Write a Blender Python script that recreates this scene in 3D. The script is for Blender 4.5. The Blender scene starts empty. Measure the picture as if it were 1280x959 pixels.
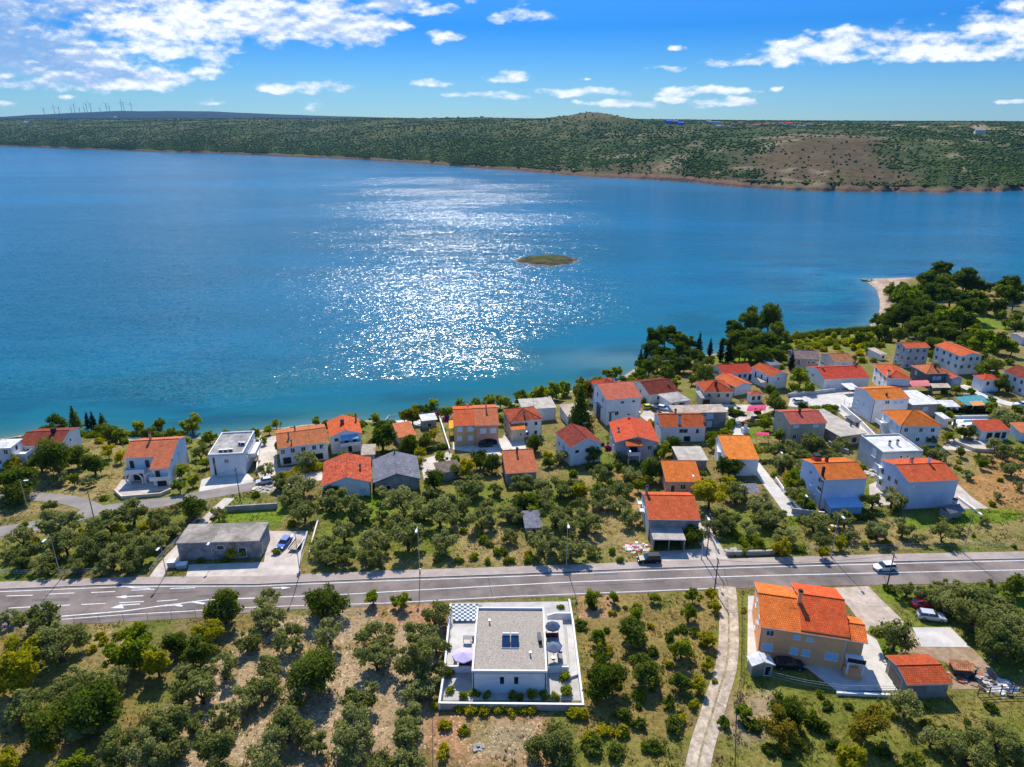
import bpy, bmesh, math, random
import numpy as np
from mathutils import Vector, Matrix
random.seed(7); RNG = np.random.default_rng(7)
SC = bpy.context.scene
COL = SC.collection
R = math.radians
# ------------------------------------------------------------------ camera geometry (drone photograph, 1280 x 959 frame)
FOC, CAMZ, PITCH = 881.0, 90.0, R(20.5)
CP, SP = math.cos(PITCH), math.sin(PITCH)
def ray(px, py):
    u = (px-640)/FOC; v = (py-479.5)/FOC
    return (u, CP - v*SP, -SP - v*CP)
def pz(px, py, z):
    d = ray(px, py); t = (z-CAMZ)/d[2]
    return Vector((d[0]*t, d[1]*t, z))
# ------------------------------------------------------------------ numpy value noise
def _h(ix, iy, s):
    n = (ix.astype(np.int64)*374761393 + iy.astype(np.int64)*668265263 + s*1274126177) & 0x7fffffff
    n = ((n ^ (n >> 13))*1103515245) & 0x7fffffff
    n = ((n ^ (n >> 16))*69069+12345) & 0x7fffffff
    return (n & 0xffffff)/float(0xffffff)
def vnoise(x, y, s=0):
    x = np.asarray(x, float); y = np.asarray(y, float)
    ix = np.floor(x); iy = np.floor(y); fx = x-ix; fy = y-iy
    fx = fx*fx*(3-2*fx); fy = fy*fy*(3-2*fy)
    a = _h(ix, iy, s); b = _h(ix+1, iy, s); c = _h(ix, iy+1, s); d = _h(ix+1, iy+1, s)
    return (a*(1-fx)+b*fx)*(1-fy) + (c*(1-fx)+d*fx)*fy
def fbm(x, y, o=4, s=0):
    t = 0; a = .5; n = 0
    for i in range(o):
        t = t + a*vnoise(np.asarray(x)*2**i, np.asarray(y)*2**i, s+i*17); n += a; a *= .5
    return t/n
def sstep(a, b, x):
    t = np.clip((x-a)/(b-a), 0, 1); return t*t*(3-2*t)
# ------------------------------------------------------------------ shoreline and terrain height
SHORE_PX = [(-420,560),(-200,556),(-60,553),(0,549),(60,539),(110,545),(150,549),(200,551),(250,547),(300,541),(345,536),(400,529),(450,526),(490,527),
            (540,522),(600,511),(650,503),(700,492),(745,481),(775,474),(795,460),(830,452),(880,445),(930,436),(985,424),(1040,417),(1078,413),(1094,402),
            (1100,388),(1100,375),(1096,362),(1083,351.5),(1086,349),(1132,347.5),(1180,352),(1230,357),(1280,357),(1400,352),(1700,345)]
SHORE = np.array([(p.x, p.y) for p in (pz(a, b, 0) for a, b in SHORE_PX)])
LAND = np.vstack([SHORE, [[900, -60], [-500, -60]]])
def inside(poly, x, y):
    r = np.zeros(np.shape(x), bool); n = len(poly); j = n-1
    for i in range(n):
        xi, yi = poly[i]; xj, yj = poly[j]
        if yi != yj:
            c = ((yi > y) != (yj > y)) & (x < (xj-xi)*(y-yi)/(yj-yi)+xi); r ^= c
        j = i
    return r
def pdist(line, x, y, closed=False):
    d = np.full(np.shape(x), 1e9); n = len(line)
    for i in range(n-1 + (1 if closed else 0)):
        a = line[i]; b = line[(i+1) % n]; v = b-a; L = max(v@v, 1e-9)
        t = np.clip(((x-a[0])*v[0]+(y-a[1])*v[1])/L, 0, 1)
        d = np.minimum(d, np.hypot(x-a[0]-t*v[0], y-a[1]-t*v[1]))
    return d
def shore_d(x, y):
    x = np.asarray(x, float); y = np.asarray(y, float)
    d = pdist(SHORE, x, y)
    return np.where(inside(LAND, x, y), d, -d)
def gz(x, y):
    d = shore_d(x, y)
    return np.where(d > 0, .7*(1-np.exp(-np.abs(d)/4)) + 9*(1-np.exp(-np.abs(d)/52)), np.maximum(-4, d*.12))
def g(x, y): return float(gz(x, y))
def at(px, py, h=0.0):
    z = 8.0
    for _ in range(7):
        p = pz(px, py, z+h); z = g(p.x, p.y)
    return Vector((p.x, p.y, z+h))
# ------------------------------------------------------------------ node helpers / materials
def newmat(name):
    m = bpy.data.materials.new(name); m.use_nodes = True
    nt = m.node_tree; b = nt.nodes['Principled BSDF']
    return m, nt, b
def N(nt, t, **kw):
    n = nt.nodes.new(t)
    for k, v in kw.items():
        if k in n.inputs: n.inputs[k].default_value = v
        else: setattr(n, k, v)
    return n
def ramp(nt, stops):
    r = nt.nodes.new('ShaderNodeValToRGB'); e = r.color_ramp.elements
    e[0].position, e[0].color = stops[0][0], stops[0][1]
    e[1].position, e[1].color = stops[-1][0], stops[-1][1]
    for p, c in stops[1:-1]:
        k = e.new(p); k.color = c
    return r
def c4(c): return (c[0], c[1], c[2], 1)
MATS = {}
def M(name, col, var=.18, scale=1.2, rough=.85, bump=0., spec=.10, metal=0., col2=None, stain=0., scale2=None):
    """plain weathered material: two noise layers move the colour, optional bump"""
    if name in MATS: return MATS[name]
    m, nt, b = newmat(name); MATS[name] = m
    b.inputs['Roughness'].default_value = rough; b.inputs['Specular IOR Level'].default_value = spec; b.inputs['Metallic'].default_value = metal
    tc = N(nt, 'ShaderNodeTexCoord')
    n1 = N(nt, 'ShaderNodeTexNoise', Scale=scale, Detail=6., Roughness=.65); nt.links.new(tc.outputs['Object'], n1.inputs['Vector'])
    lo = col2 or tuple(c*(1-var*1.6) for c in col); hi = tuple(min(1, c*(1+var*.7)) for c in col)
    r = ramp(nt, [(.3, c4(lo)), (.55, c4(col)), (.75, c4(hi))]); nt.links.new(n1.outputs['Fac'], r.inputs['Fac'])
    out = r.outputs['Color']
    if stain:
        n2 = N(nt, 'ShaderNodeTexNoise', Scale=scale2 or scale*.25, Detail=8., Roughness=.7, Distortion=.6); nt.links.new(tc.outputs['Object'], n2.inputs['Vector'])
        r2 = ramp(nt, [(.42, (1-stain, 1-stain, 1-stain, 1)), (.6, (1, 1, 1, 1))]); nt.links.new(n2.outputs['Fac'], r2.inputs['Fac'])
        mx = N(nt, 'ShaderNodeMixRGB', blend_type='MULTIPLY', Fac=1.); nt.links.new(out, mx.inputs[1]); nt.links.new(r2.outputs['Color'], mx.inputs[2]); out = mx.outputs[0]
    nt.links.new(out, b.inputs['Base Color'])
    if bump:
        n3 = N(nt, 'ShaderNodeTexNoise', Scale=scale*9, Detail=4.); nt.links.new(tc.outputs['Object'], n3.inputs['Vector'])
        bp = N(nt, 'ShaderNodeBump', Strength=bump, Distance=.1); nt.links.new(n3.outputs['Fac'], bp.inputs['Height']); nt.links.new(bp.outputs['Normal'], b.inputs['Normal'])
    return m
def tile_mat(name, col, var=.35, old=.0):
    m, nt, b = newmat(name); b.inputs['Roughness'].default_value = .9; b.inputs['Specular IOR Level'].default_value = .05
    uv = N(nt, 'ShaderNodeUVMap'); uv.uv_map = 'uv'
    br = N(nt, 'ShaderNodeTexBrick', offset=.5, Scale=1.); br.inputs['Brick Width'].default_value = .30; br.inputs['Row Height'].default_value = .38
    br.inputs['Mortar Size'].default_value = .028; br.inputs['Mortar Smooth'].default_value = .4; br.inputs['Bias'].default_value = 0.
    br.inputs['Color1'].default_value = c4([c*(1-var*.55) for c in col]); br.inputs['Color2'].default_value = c4([min(1, c*(1+var*.45)) for c in col])
    br.inputs['Mortar'].default_value = c4([c*.42 for c in col])
    nt.links.new(uv.outputs[0], br.inputs['Vector'])
    ns = N(nt, 'ShaderNodeTexNoise', Scale=.55, Detail=7., Roughness=.7); nt.links.new(uv.outputs[0], ns.inputs['Vector'])
    lo = .62-old*.35
    r = ramp(nt, [(.32, (lo, lo*.97, lo*.95, 1)), (.6, (1, 1, 1, 1)), (.8, (1.0, 1.0, .95, 1))]); nt.links.new(ns.outputs['Fac'], r.inputs['Fac'])
    mx = N(nt, 'ShaderNodeMixRGB', blend_type='MULTIPLY', Fac=.8); nt.links.new(br.outputs['Color'], mx.inputs[1]); nt.links.new(r.outputs['Color'], mx.inputs[2])
    oi = N(nt, 'ShaderNodeObjectInfo'); hv = N(nt, 'ShaderNodeHueSaturation'); mrh = N(nt, 'ShaderNodeMapRange'); mrh.inputs['To Min'].default_value = .496; mrh.inputs['To Max'].default_value = .514; nt.links.new(oi.outputs['Random'], mrh.inputs['Value']); nt.links.new(mrh.outputs[0], hv.inputs['Hue'])
    rm = N(nt, 'ShaderNodeMath', operation='FRACT'); r7 = N(nt, 'ShaderNodeMath', operation='MULTIPLY'); nt.links.new(oi.outputs['Random'], r7.inputs[0]); r7.inputs[1].default_value = 7.3; nt.links.new(r7.outputs[0], rm.inputs[0])
    mrv = N(nt, 'ShaderNodeMapRange'); mrv.inputs['To Min'].default_value = .74; mrv.inputs['To Max'].default_value = 1.12; nt.links.new(rm.outputs[0], mrv.inputs['Value']); nt.links.new(mrv.outputs[0], hv.inputs['Value']); hv.inputs['Saturation'].default_value = .96; nt.links.new(mx.outputs[0], hv.inputs['Color'])
    nt.links.new(hv.outputs[0], b.inputs['Base Color'])
    wv = N(nt, 'ShaderNodeTexWave', wave_type='BANDS', bands_direction='X', Scale=3.33/6.283*3.1416*.66); nt.links.new(uv.outputs[0], wv.inputs['Vector'])
    ad = N(nt, 'ShaderNodeMath', operation='ADD'); nt.links.new(wv.outputs['Fac'], ad.inputs[0]); nt.links.new(br.outputs['Fac'], ad.inputs[1])
    bp = N(nt, 'ShaderNodeBump', Strength=.5, Distance=.05); nt.links.new(ad.outputs[0], bp.inputs['Height']); nt.links.new(bp.outputs['Normal'], b.inputs['Normal'])
    MATS[name] = m; return m
def leaf_mat(name, c1, c2, c3, trans=.35):
    """leaf colour differs leaf by leaf (attribute) and tree by tree (object random); thin leaves let light through"""
    m = bpy.data.materials.new(name); m.use_nodes = True; nt = m.node_tree; nt.nodes.clear()
    out = N(nt, 'ShaderNodeOutputMaterial'); at_ = N(nt, 'ShaderNodeAttribute', attribute_name='rnd')
    oi = N(nt, 'ShaderNodeObjectInfo')
    ad = N(nt, 'ShaderNodeMath', operation='MULTIPLY_ADD'); nt.links.new(oi.outputs['Random'], ad.inputs[0]); ad.inputs[1].default_value = .45
    ml = N(nt, 'ShaderNodeMath', operation='MULTIPLY'); nt.links.new(at_.outputs['Fac'], ml.inputs[0]); ml.inputs[1].default_value = .6
    nt.links.new(ml.outputs[0], ad.inputs[2])
    r = ramp(nt, [(.08, c4(c1)), (.5, c4(c2)), (.98, c4(c3))]); nt.links.new(ad.outputs[0], r.inputs['Fac'])
    d = N(nt, 'ShaderNodeBsdfDiffuse'); nt.links.new(r.outputs[0], d.inputs['Color'])
    t = N(nt, 'ShaderNodeBsdfTranslucent'); hs = N(nt, 'ShaderNodeHueSaturation', Saturation=1.15, Value=1.35); nt.links.new(r.outputs[0], hs.inputs['Color']); nt.links.new(hs.outputs[0], t.inputs['Color'])
    mx = N(nt, 'ShaderNodeMixShader', Fac=trans); nt.links.new(d.outputs[0], mx.inputs[1]); nt.links.new(t.outputs[0], mx.inputs[2]); nt.links.new(mx.outputs[0], out.inputs['Surface'])
    MATS[name] = m; return m
W_WHITE = M('white_render', (.83,.82,.79), var=.06, scale=.6, stain=.11, scale2=.35)
W_CREAM = M('cream_render', (.74,.63,.46), var=.1, scale=.6, stain=.2)
W_SALMON = M('salmon_render', (.74,.38,.24), var=.08, scale=.6, stain=.15)
W_TAN = M('tan_render', (.76,.50,.22), var=.08, scale=.6, stain=.15)
W_GREY = M('grey_concrete', (.36,.345,.32), var=.2, scale=.9, stain=.3)
W_LGREY = M('pale_grey_render', (.55,.54,.52), var=.1, scale=.7, stain=.22)
W_STONE = M('rubble_stone', (.42,.38,.33), var=.35, scale=2.5, bump=.4)
W_KHAKI = M('khaki_render', (.45,.43,.31), var=.08, scale=.7, stain=.15)
W_PEACH = M('peach_render', (.97,.45,.20), var=.05, scale=.6, stain=.1)
TRIM = M('white_trim', (.78,.77,.74), var=.05); DARK = M('dark_opening', (.018,.02,.024), var=.2, rough=.35, spec=.5)
GLASS = M('window_glass', (.02,.03,.045), var=.2, rough=.08, spec=.8)
SHUT_B = M('blue_shutter', (.42,.60,.78), var=.06); SHUT_W = M('white_shutter', (.74,.76,.78), var=.05); SHUT_N = M('brown_shutter', (.10,.055,.03), var=.2)
METAL = M('galvanised_metal', (.42,.43,.44), var=.1, rough=.45, metal=.6, spec=.5); WOOD = M('weathered_wood', (.13,.10,.075), var=.3)
DMETAL = M('dark_metal', (.035,.035,.04), var=.2, rough=.5); RUBBER = M('black_rubber', (.015,.015,.016), var=.2)
T_RED = tile_mat('red_tiles', (.68,.078,.022)); T_ORANGE = tile_mat('orange_tiles', (.88,.165,.012), var=.3); T_TERRA = tile_mat('terracotta_tiles', (.88,.135,.012), var=.3); T_OLD = tile_mat('old_mixed_tiles', (.60,.10,.035), var=.7, old=.7)
T_DARK = tile_mat('dark_red_tiles', (.28,.055,.03), var=.4, old=.4); T_PINK = tile_mat('faded_pink_tiles', (.66,.12,.08), var=.3); T_BROWN = tile_mat('brown_tiles', (.52,.22,.085), var=.5, old=.5)
T_SALM = tile_mat('salmon_tiles', (.74,.175,.07), var=.3); T_STONE = tile_mat('grey_brown_tiles', (.30,.22,.18), var=.5, old=.4)
F_GREY = M('grey_roof_slab', (.43,.40,.36), var=.25, scale=.8, stain=.35, bump=.15); F_WHITE = M('white_roof_slab', (.74,.73,.71), var=.12, stain=.3, scale2=.5)
F_CORR = M('grey_fibre_cement', (.20,.20,.23), var=.3, scale=1.5, stain=.25); F_RUST = M('weathered_slab', (.46,.41,.34), var=.25, scale=.5, stain=.0, bump=.2)
F_BEIGE = M('beige_roof_slab', (.52,.42,.32), var=.25, stain=.3)
F_GRAVEL = M('roof_gravel', (.47,.405,.325), var=.45, scale=7., bump=.6)
MAG = M('magenta_awning', (.60,.06,.14), var=.1); PINKA = M('rose_awning', (.55,.16,.17), var=.15); BLUEC = M('blue_canopy', (.22,.42,.62), var=.1)
TEAL = M('teal_cover', (.07,.26,.28), var=.2); POOLW = M('pool_water', (.05,.16,.35), var=.15, rough=.1, spec=.6)
TRUNK = M('olive_bark', (.10,.08,.062), var=.4, scale=4., bump=.5); PBARK = M('pine_bark', (.14,.085,.055), var=.4, scale=3., bump=.5)
L_OLIVE = leaf_mat('olive_leaves', (.105,.124,.026), (.215,.232,.064), (.34,.335,.125), .38)
L_DARK = leaf_mat('dark_leaves', (.045,.072,.008), (.098,.134,.018), (.185,.210,.040), .42)
L_BRIGHT = leaf_mat('bright_leaves', (.085,.125,.008), (.19,.24,.018), (.32,.33,.036), .42)
L_YELLOW = leaf_mat('yellow_green_leaves', (.17,.185,.010), (.35,.325,.018), (.52,.42,.03), .45)
L_PINE = leaf_mat('pine_needles', (.038,.066,.008), (.092,.130,.017), (.19,.22,.034), .36)
L_CYP = leaf_mat('cypress_needles', (.008,.016,.007), (.015,.026,.010), (.028,.042,.016), .15)
L_AUT = leaf_mat('autumn_leaves', (.10,.105,.012), (.20,.175,.02), (.34,.23,.03), .4)
L_BOUG = leaf_mat('bougainvillea_flowers', (.06,.08,.02), (.30,.03,.22), (.45,.06,.36), .4)
# ------------------------------------------------------------------ mesh builder
class MB:
    def __init__(s): s.v = []; s.f = []; s.m = []; s.uv = []
    def face(s, pts, m=0):
        i = len(s.v); s.v += [tuple(p) for p in pts]; s.f.append(list(range(i, i+len(pts)))); s.m.append(m)
        p = [Vector(q) for q in pts]; n = Vector((0, 0, 0))
        for k in range(len(p)):
            a = p[k]; b = p[(k+1) % len(p)]
            n += Vector(((a.y-b.y)*(a.z+b.z), (a.z-b.z)*(a.x+b.x), (a.x-b.x)*(a.y+b.y)))
        n = n.normalized() if n.length > 1e-9 else Vector((0, 0, 1))
        t = Vector((-n.y, n.x, 0)); t = t.normalized() if t.length > 1e-4 else Vector((1, 0, 0)); w = n.cross(t)
        s.uv += [(q.dot(t), q.dot(w)) for q in p]
    def box(s, x0, y0, z0, x1, y1, z1, m=0, skip=''):
        P = [(x0,y0,z0),(x1,y0,z0),(x1,y1,z0),(x0,y1,z0),(x0,y0,z1),(x1,y0,z1),(x1,y1,z1),(x0,y1,z1)]
        for q in ((3,2,1,0),(4,5,6,7),(0,1,5,4),(1,2,6,5),(2,3,7,6),(3,0,4,7)): s.face([P[k] for k in q], m)
    def prism(s, poly, z0, z1, m=0, mt=None):
        n = len(poly)
        s.face([(x, y, z1) for x, y in poly], m if mt is None else mt); s.face([(x, y, z0) for x, y in poly[::-1]], m)
        for i in range(n):
            a = poly[i]; b = poly[(i+1) % n]; s.face([(a[0],a[1],z0),(b[0],b[1],z0),(b[0],b[1],z1),(a[0],a[1],z1)], m)
    def tube(s, pts, rad, n=7, m=0, cap=True):
        pts = [Vector(p) for p in pts]; rings = []
        for i, p in enumerate(pts):
            d = (pts[min(i+1, len(pts)-1)]-pts[max(i-1, 0)]).normalized()
            a = d.cross(Vector((0, 0, 1))) if abs(d.z) < .95 else d.cross(Vector((1, 0, 0))); a.normalize(); b = d.cross(a)
            r = rad[i] if isinstance(rad, (list, tuple)) else rad
            rings.append([p + a*math.cos(2*math.pi*k/n)*r + b*math.sin(2*math.pi*k/n)*r for k in range(n)])
        for i in range(len(rings)-1):
            for k in range(n):
                s.face([rings[i][k], rings[i+1][k], rings[i+1][(k+1) % n], rings[i][(k+1) % n]][::-1], m)
        if cap: s.face(rings[-1], m); s.face(rings[0][::-1], m)
    def mesh(s, name, mats):
        me = bpy.data.meshes.new(name); me.from_pydata(s.v, [], s.f)
        for k in mats: me.materials.append(k)
        me.polygons.foreach_set('material_index', s.m)
        ul = me.uv_layers.new(name='uv'); ul.data.foreach_set('uv', [c for q in s.uv for c in q]); me.update()
        return me
    def build(s, name, mats, parent=None, loc=None, rz=0):
        if not isinstance(mats, (list, tuple)): mats = [mats]
        return link(name, s.mesh(name, mats), parent, loc, rz)
def link(name, me, parent=None, loc=None, rz=0):
    o = bpy.data.objects.new(name, me); COL.objects.link(o)
    if parent: o.parent = parent
    if loc is not None: o.location = loc
    o.rotation_euler = (0, 0, rz); return o
def tag(o, label=None, cat=None, group=None, kind=None):
    for k, v in (('label', label), ('category', cat), ('group', group), ('kind', kind)):
        if v: o[k] = v
    return o
def thing(name, label, cat, loc=(0,0,0), rz=0, group=None):
    o = bpy.data.objects.new(name, None); COL.objects.link(o); o.location = loc; o.rotation_euler = (0, 0, rz); o.empty_display_size = .3
    return tag(o, label, cat, group)
def np_mesh(name, V, F, mats, attr=None, smooth=False):
    """quads/tris from numpy arrays; attr = {name: per-vertex float array or Nx4 colours}"""
    me = bpy.data.meshes.new(name); n, k = F.shape
    me.vertices.add(len(V)); me.vertices.foreach_set('co', np.asarray(V, np.float32).ravel())
    me.loops.add(n*k); me.loops.foreach_set('vertex_index', F.astype(np.int32).ravel())
    me.polygons.add(n); me.polygons.foreach_set('loop_start', np.arange(0, n*k, k, dtype=np.int32))
    if smooth: me.polygons.foreach_set('use_smooth', np.ones(n, bool))
    for m in mats: me.materials.append(m)
    me.update(calc_edges=True); me.validate()
    for nm, a in (attr or {}).items():
        a = np.asarray(a, np.float32)
        if a.ndim == 1: me.attributes.new(nm, 'FLOAT', 'POINT').data.foreach_set('value', a)
        else: me.attributes.new(nm, 'FLOAT_COLOR', 'POINT').data.foreach_set('color', a.ravel())
    return me
LANDMARKS = []      # (phrase, x, y)
def mark(phrase, p): LANDMARKS.append((phrase, p[0], p[1]))
# ------------------------------------------------------------------ near ground: one sheet, soil and grass colours by field
def px_poly(pts): return np.array([(p.x, p.y) for p in (at(a, b) for a, b in pts)])
DRY, GRN, LAWN = (.275,.200,.066), (.165,.190,.030), (.150,.215,.018)
STONY, REDS, ORNG, TAN, STRAW = (.40,.29,.175), (.40,.225,.12), (.42,.225,.085), (.36,.27,.16), (.31,.235,.095)
FIELDS = [  # pixel outline, colour, edge jitter (m)
 ([(150,959),(215,880),(270,820),(330,780),(400,765),(470,752),(548,760),(540,880),(530,959)], STONY, 2.5),
 ([(-40,959),(-40,800),(120,790),(200,850),(160,959)], DRY, 2),
 ([(100,781),(175,779),(150,850),(115,850)], STRAW, 1.5),
 ([(455,756),(555,752),(556,790),(460,775)], REDS, 1.5),
 ([(535,886),(675,890),(690,959),(530,959)], REDS, 2),
 ([(585,900),(660,905),(660,955),(590,950)], TAN, 2),
 ([(722,742),(905,735),(898,830),(870,910),(850,959),(700,959),(730,880)], DRY, 2),
 ([(720,740),(770,738),(770,770),(724,775)], REDS, 1.5),
 ([(690,925),(860,925),(850,985),(690,985)], GRN, 2),
 ([(918,738),(936,738),(936,830),(1010,850),(1200,872),(1320,862),(1330,985),(890,985),(905,900)], (.185,.195,.034), 1),
 ([(905,870),(960,865),(990,905),(930,930),(900,920)], TAN, 1.5),
 ([(1090,735),(1300,722),(1340,850),(1200,850),(1120,790)], GRN, 1.5),
 ([(1090,735),(1150,732),(1150,765),(1108,752)], LAWN, .6),
 ([(1205,735),(1290,728),(1290,765),(1225,752)], LAWN, 1),
 ([(1085,785),(1120,778),(1145,812),(1108,832)], LAWN, .6),
 ([(375,720),(560,710),(700,706),(800,703),(806,640),(800,588),(712,582),(700,600),(560,600),(400,620)], GRN, 2),
 ([(600,712),(560,700),(570,660),(640,650),(660,690),(720,640),(715,590),(740,585),(800,610),(806,700),(700,708)], STRAW, 2.5),
 ([(770,590),(790,590),(800,640),(790,650)], ORNG, 1.5),
 ([(260,660),(275,636),(350,628),(365,640),(345,662)], LAWN, .6),
 ([(445,640),(460,622),(490,622),(490,650),(460,660)], LAWN, 1),
 ([(375,716),(560,706),(700,703),(805,700),(805,692),(560,694),(380,706)], STRAW, 1.2),
 ([(1010,690),(1290,680),(1290,632),(1190,632),(1085,652),(1000,660)], STRAW, 2.5),
 ([(1120,650),(1260,630),(1290,640),(1290,646),(1150,664)], LAWN, 1.2),
 ([(905,690),(1010,690),(1000,650),(940,640),(890,650)], GRN, 2),
 ([(1180,566),(1270,560),(1300,600),(1290,640),(1190,630),(1195,600)], ORNG, 2),
 ([(1160,560),(1230,560),(1240,580),(1200,600),(1180,590)], STRAW, 2),
 ([(985,440),(985,420),(1085,412),(1120,430),(1110,445),(1040,438)], GRN, 2),
 ([(0,600),(75,570),(150,555),(165,600),(120,625),(90,622),(0,615)], STRAW, 1.5),
 ([(-40,653),(-40,628),(60,628),(100,637),(60,642)], STRAW, .8),
 ([(-60,720),(-60,684),(100,668),(200,640),(235,640),(185,712)], GRN, 1.5),
 ([(225,560),(255,555),(250,590),(228,590)], GRN, 1),
 ([(930,548),(968,545),(985,600),(968,600)], STRAW, 1),
 ([(975,630),(990,620),(1000,650),(990,650)], LAWN, .5),
 ([(930,537),(965,535),(965,548),(935,548)], LAWN, .5),
 ([(905,438),(1000,424),(985,455),(890,455)], LAWN, 1),
 ([(1215,362),(1300,362),(1320,412),(1240,425),(1225,400)], (.30,.19,.08), 3),
 ([(1236,375),(1300,385),(1300,420),(1260,418)], (.15,.14,.05), 4),
 ([(1240,362),(1300,362),(1300,380),(1260,370)], LAWN, 2),
 ([(1195,395),(1240,392),(1262,412),(1210,418)], LAWN, 2),
 ([(1250,418),(1300,418),(1300,440),(1250,432)], STRAW, 2),
]
def ground_sheet():
    xs = np.arange(-340, 561, 1.25); ys = np.arange(0, 486, 1.25)
    X, Y = np.meshgrid(xs, ys); n, m = X.shape
    d = shore_d(X, Y)
    Z = np.where(d > 0, .7*(1-np.exp(-np.abs(d)/4)) + 9*(1-np.exp(-np.abs(d)/52)), np.maximum(-4, d*.12))
    k = fbm(X/16, Y/16, 4, 3); k2 = fbm(X/4, Y/4, 3, 9)
    C = np.empty((n, m, 3)); t = sstep(.42, .68, k*.7+k2*.3)[..., None]
    C[:] = np.array((.24,.185,.068))*(1-t) + np.array((.145,.172,.028))*t
    for pts, col, jit in FIELDS:
        P = px_poly(pts); x0, y0 = P.min(0)-8; x1, y1 = P.max(0)+8
        i0, i1 = np.searchsorted(ys, (y0, y1)); j0, j1 = np.searchsorted(xs, (x0, x1))
        if i1 <= i0 or j1 <= j0: continue
        sx = X[i0:i1, j0:j1]; sy = Y[i0:i1, j0:j1]
        dd = pdist(P, sx, sy, True); dd = np.where(inside(P, sx, sy), dd, -dd)
        a = sstep(-jit*.6, jit*.6, dd + (fbm(sx/3, sy/3, 3, 21)-.5)*jit*2.6)[..., None]
        alt = np.array(GRN if col in (DRY, STRAW, LAWN) else DRY if col in (GRN, (.185,.195,.034), TAN, STONY, REDS, ORNG) else col)
        mixn = sstep(.50, .72, fbm(sx/5.5, sy/5.5, 4, 31))[..., None]*.65
        cc = np.array(col)*(1-mixn) + alt*mixn
        C[i0:i1, j0:j1] = C[i0:i1, j0:j1]*(1-a) + cc*a
    # pebbly shore rim and the sandy spit
    rim = sstep(3.2, 1.0, d)[..., None]; C = C*(1-rim) + np.array((.40,.35,.28))*rim
    spit = px_poly([(1075,356),(1083,350),(1140,346),(1130,366),(1122,375),(1112,400),(1092,404),(1100,385)])
    sp = sstep(-2, 3, np.where(inside(spit, X, Y), 1, -1)*pdist(spit, X, Y, True) + (k2-.5)*4)[..., None]
    band = sstep(.45, .6, fbm(d/3.0, Y/40, 3, 5))[..., None]
    C = C*(1-sp) + sp*(np.array((.47,.37,.29))*(1-band*.6) + np.array((.33,.20,.15))*band*.6)
    C *= (.86 + .28*k2)[..., None]
    idx = np.arange(n*m).reshape(n, m)
    F = np.stack([idx[:-1, :-1], idx[:-1, 1:], idx[1:, 1:], idx[1:, :-1]], -1).reshape(-1, 4)
    V = np.stack([X, Y, Z], -1).reshape(-1, 3)
    keep = (Z.reshape(-1)[F] > -3.9).any(1); F = F[keep]
    mt, nt, b = newmat('soil_and_grass'); b.inputs['Roughness'].default_value = .95; b.inputs['Specular IOR Level'].default_value = .1
    at_ = N(nt, 'ShaderNodeAttribute', attribute_name='col'); tc = N(nt, 'ShaderNodeTexCoord')
    n1 = N(nt, 'ShaderNodeTexNoise', Scale=1.5, Detail=8., Roughness=.8); nt.links.new(tc.outputs['Object'], n1.inputs['Vector'])
    r = ramp(nt, [(.34, (.36,.36,.30,1)), (.5, (1,1,1,1)), (.66, (1.45,1.38,1.22,1))]); nt.links.new(n1.outputs['Fac'], r.inputs['Fac'])
    n2 = N(nt, 'ShaderNodeTexNoise', Scale=.22, Detail=5., Roughness=.65, Distortion=.4); nt.links.new(tc.outputs['Object'], n2.inputs['Vector'])
    r2 = ramp(nt, [(.35, (.72,.76,.62,1)), (.62, (1.12,1.08,1.06,1))]); nt.links.new(n2.outputs['Fac'], r2.inputs['Fac'])
    m1 = N(nt, 'ShaderNodeMixRGB', blend_type='MULTIPLY', Fac=1.); m2 = N(nt, 'ShaderNodeMixRGB', blend_type='MULTIPLY', Fac=.8)
    nt.links.new(at_.outputs['Color'], m1.inputs[1]); nt.links.new(r.outputs[0], m1.inputs[2]); nt.links.new(m1.outputs[0], m2.inputs[1]); nt.links.new(r2.outputs[0], m2.inputs[2])
    nt.links.new(m2.outputs[0], b.inputs['Base Color'])
    bp = N(nt, 'ShaderNodeBump', Strength=.9, Distance=.35); nt.links.new(n1.outputs['Fac'], bp.inputs['Height']); nt.links.new(bp.outputs['Normal'], b.inputs['Normal'])
    CC = np.concatenate([C.reshape(-1, 3), np.ones((n*m, 1))], 1)
    o = link('ground', np_mesh('ground', V, F, [mt], {'col': CC}, True)); tag(o, kind='structure')
    return xs, ys, C
GX, GY, GC = ground_sheet()
def gcol(x, y):
    return GC[np.clip(np.round(y/1.25).astype(int), 0, len(GY)-1), np.clip(np.round((x+340)/1.25).astype(int), 0, len(GX)-1)]
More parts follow.
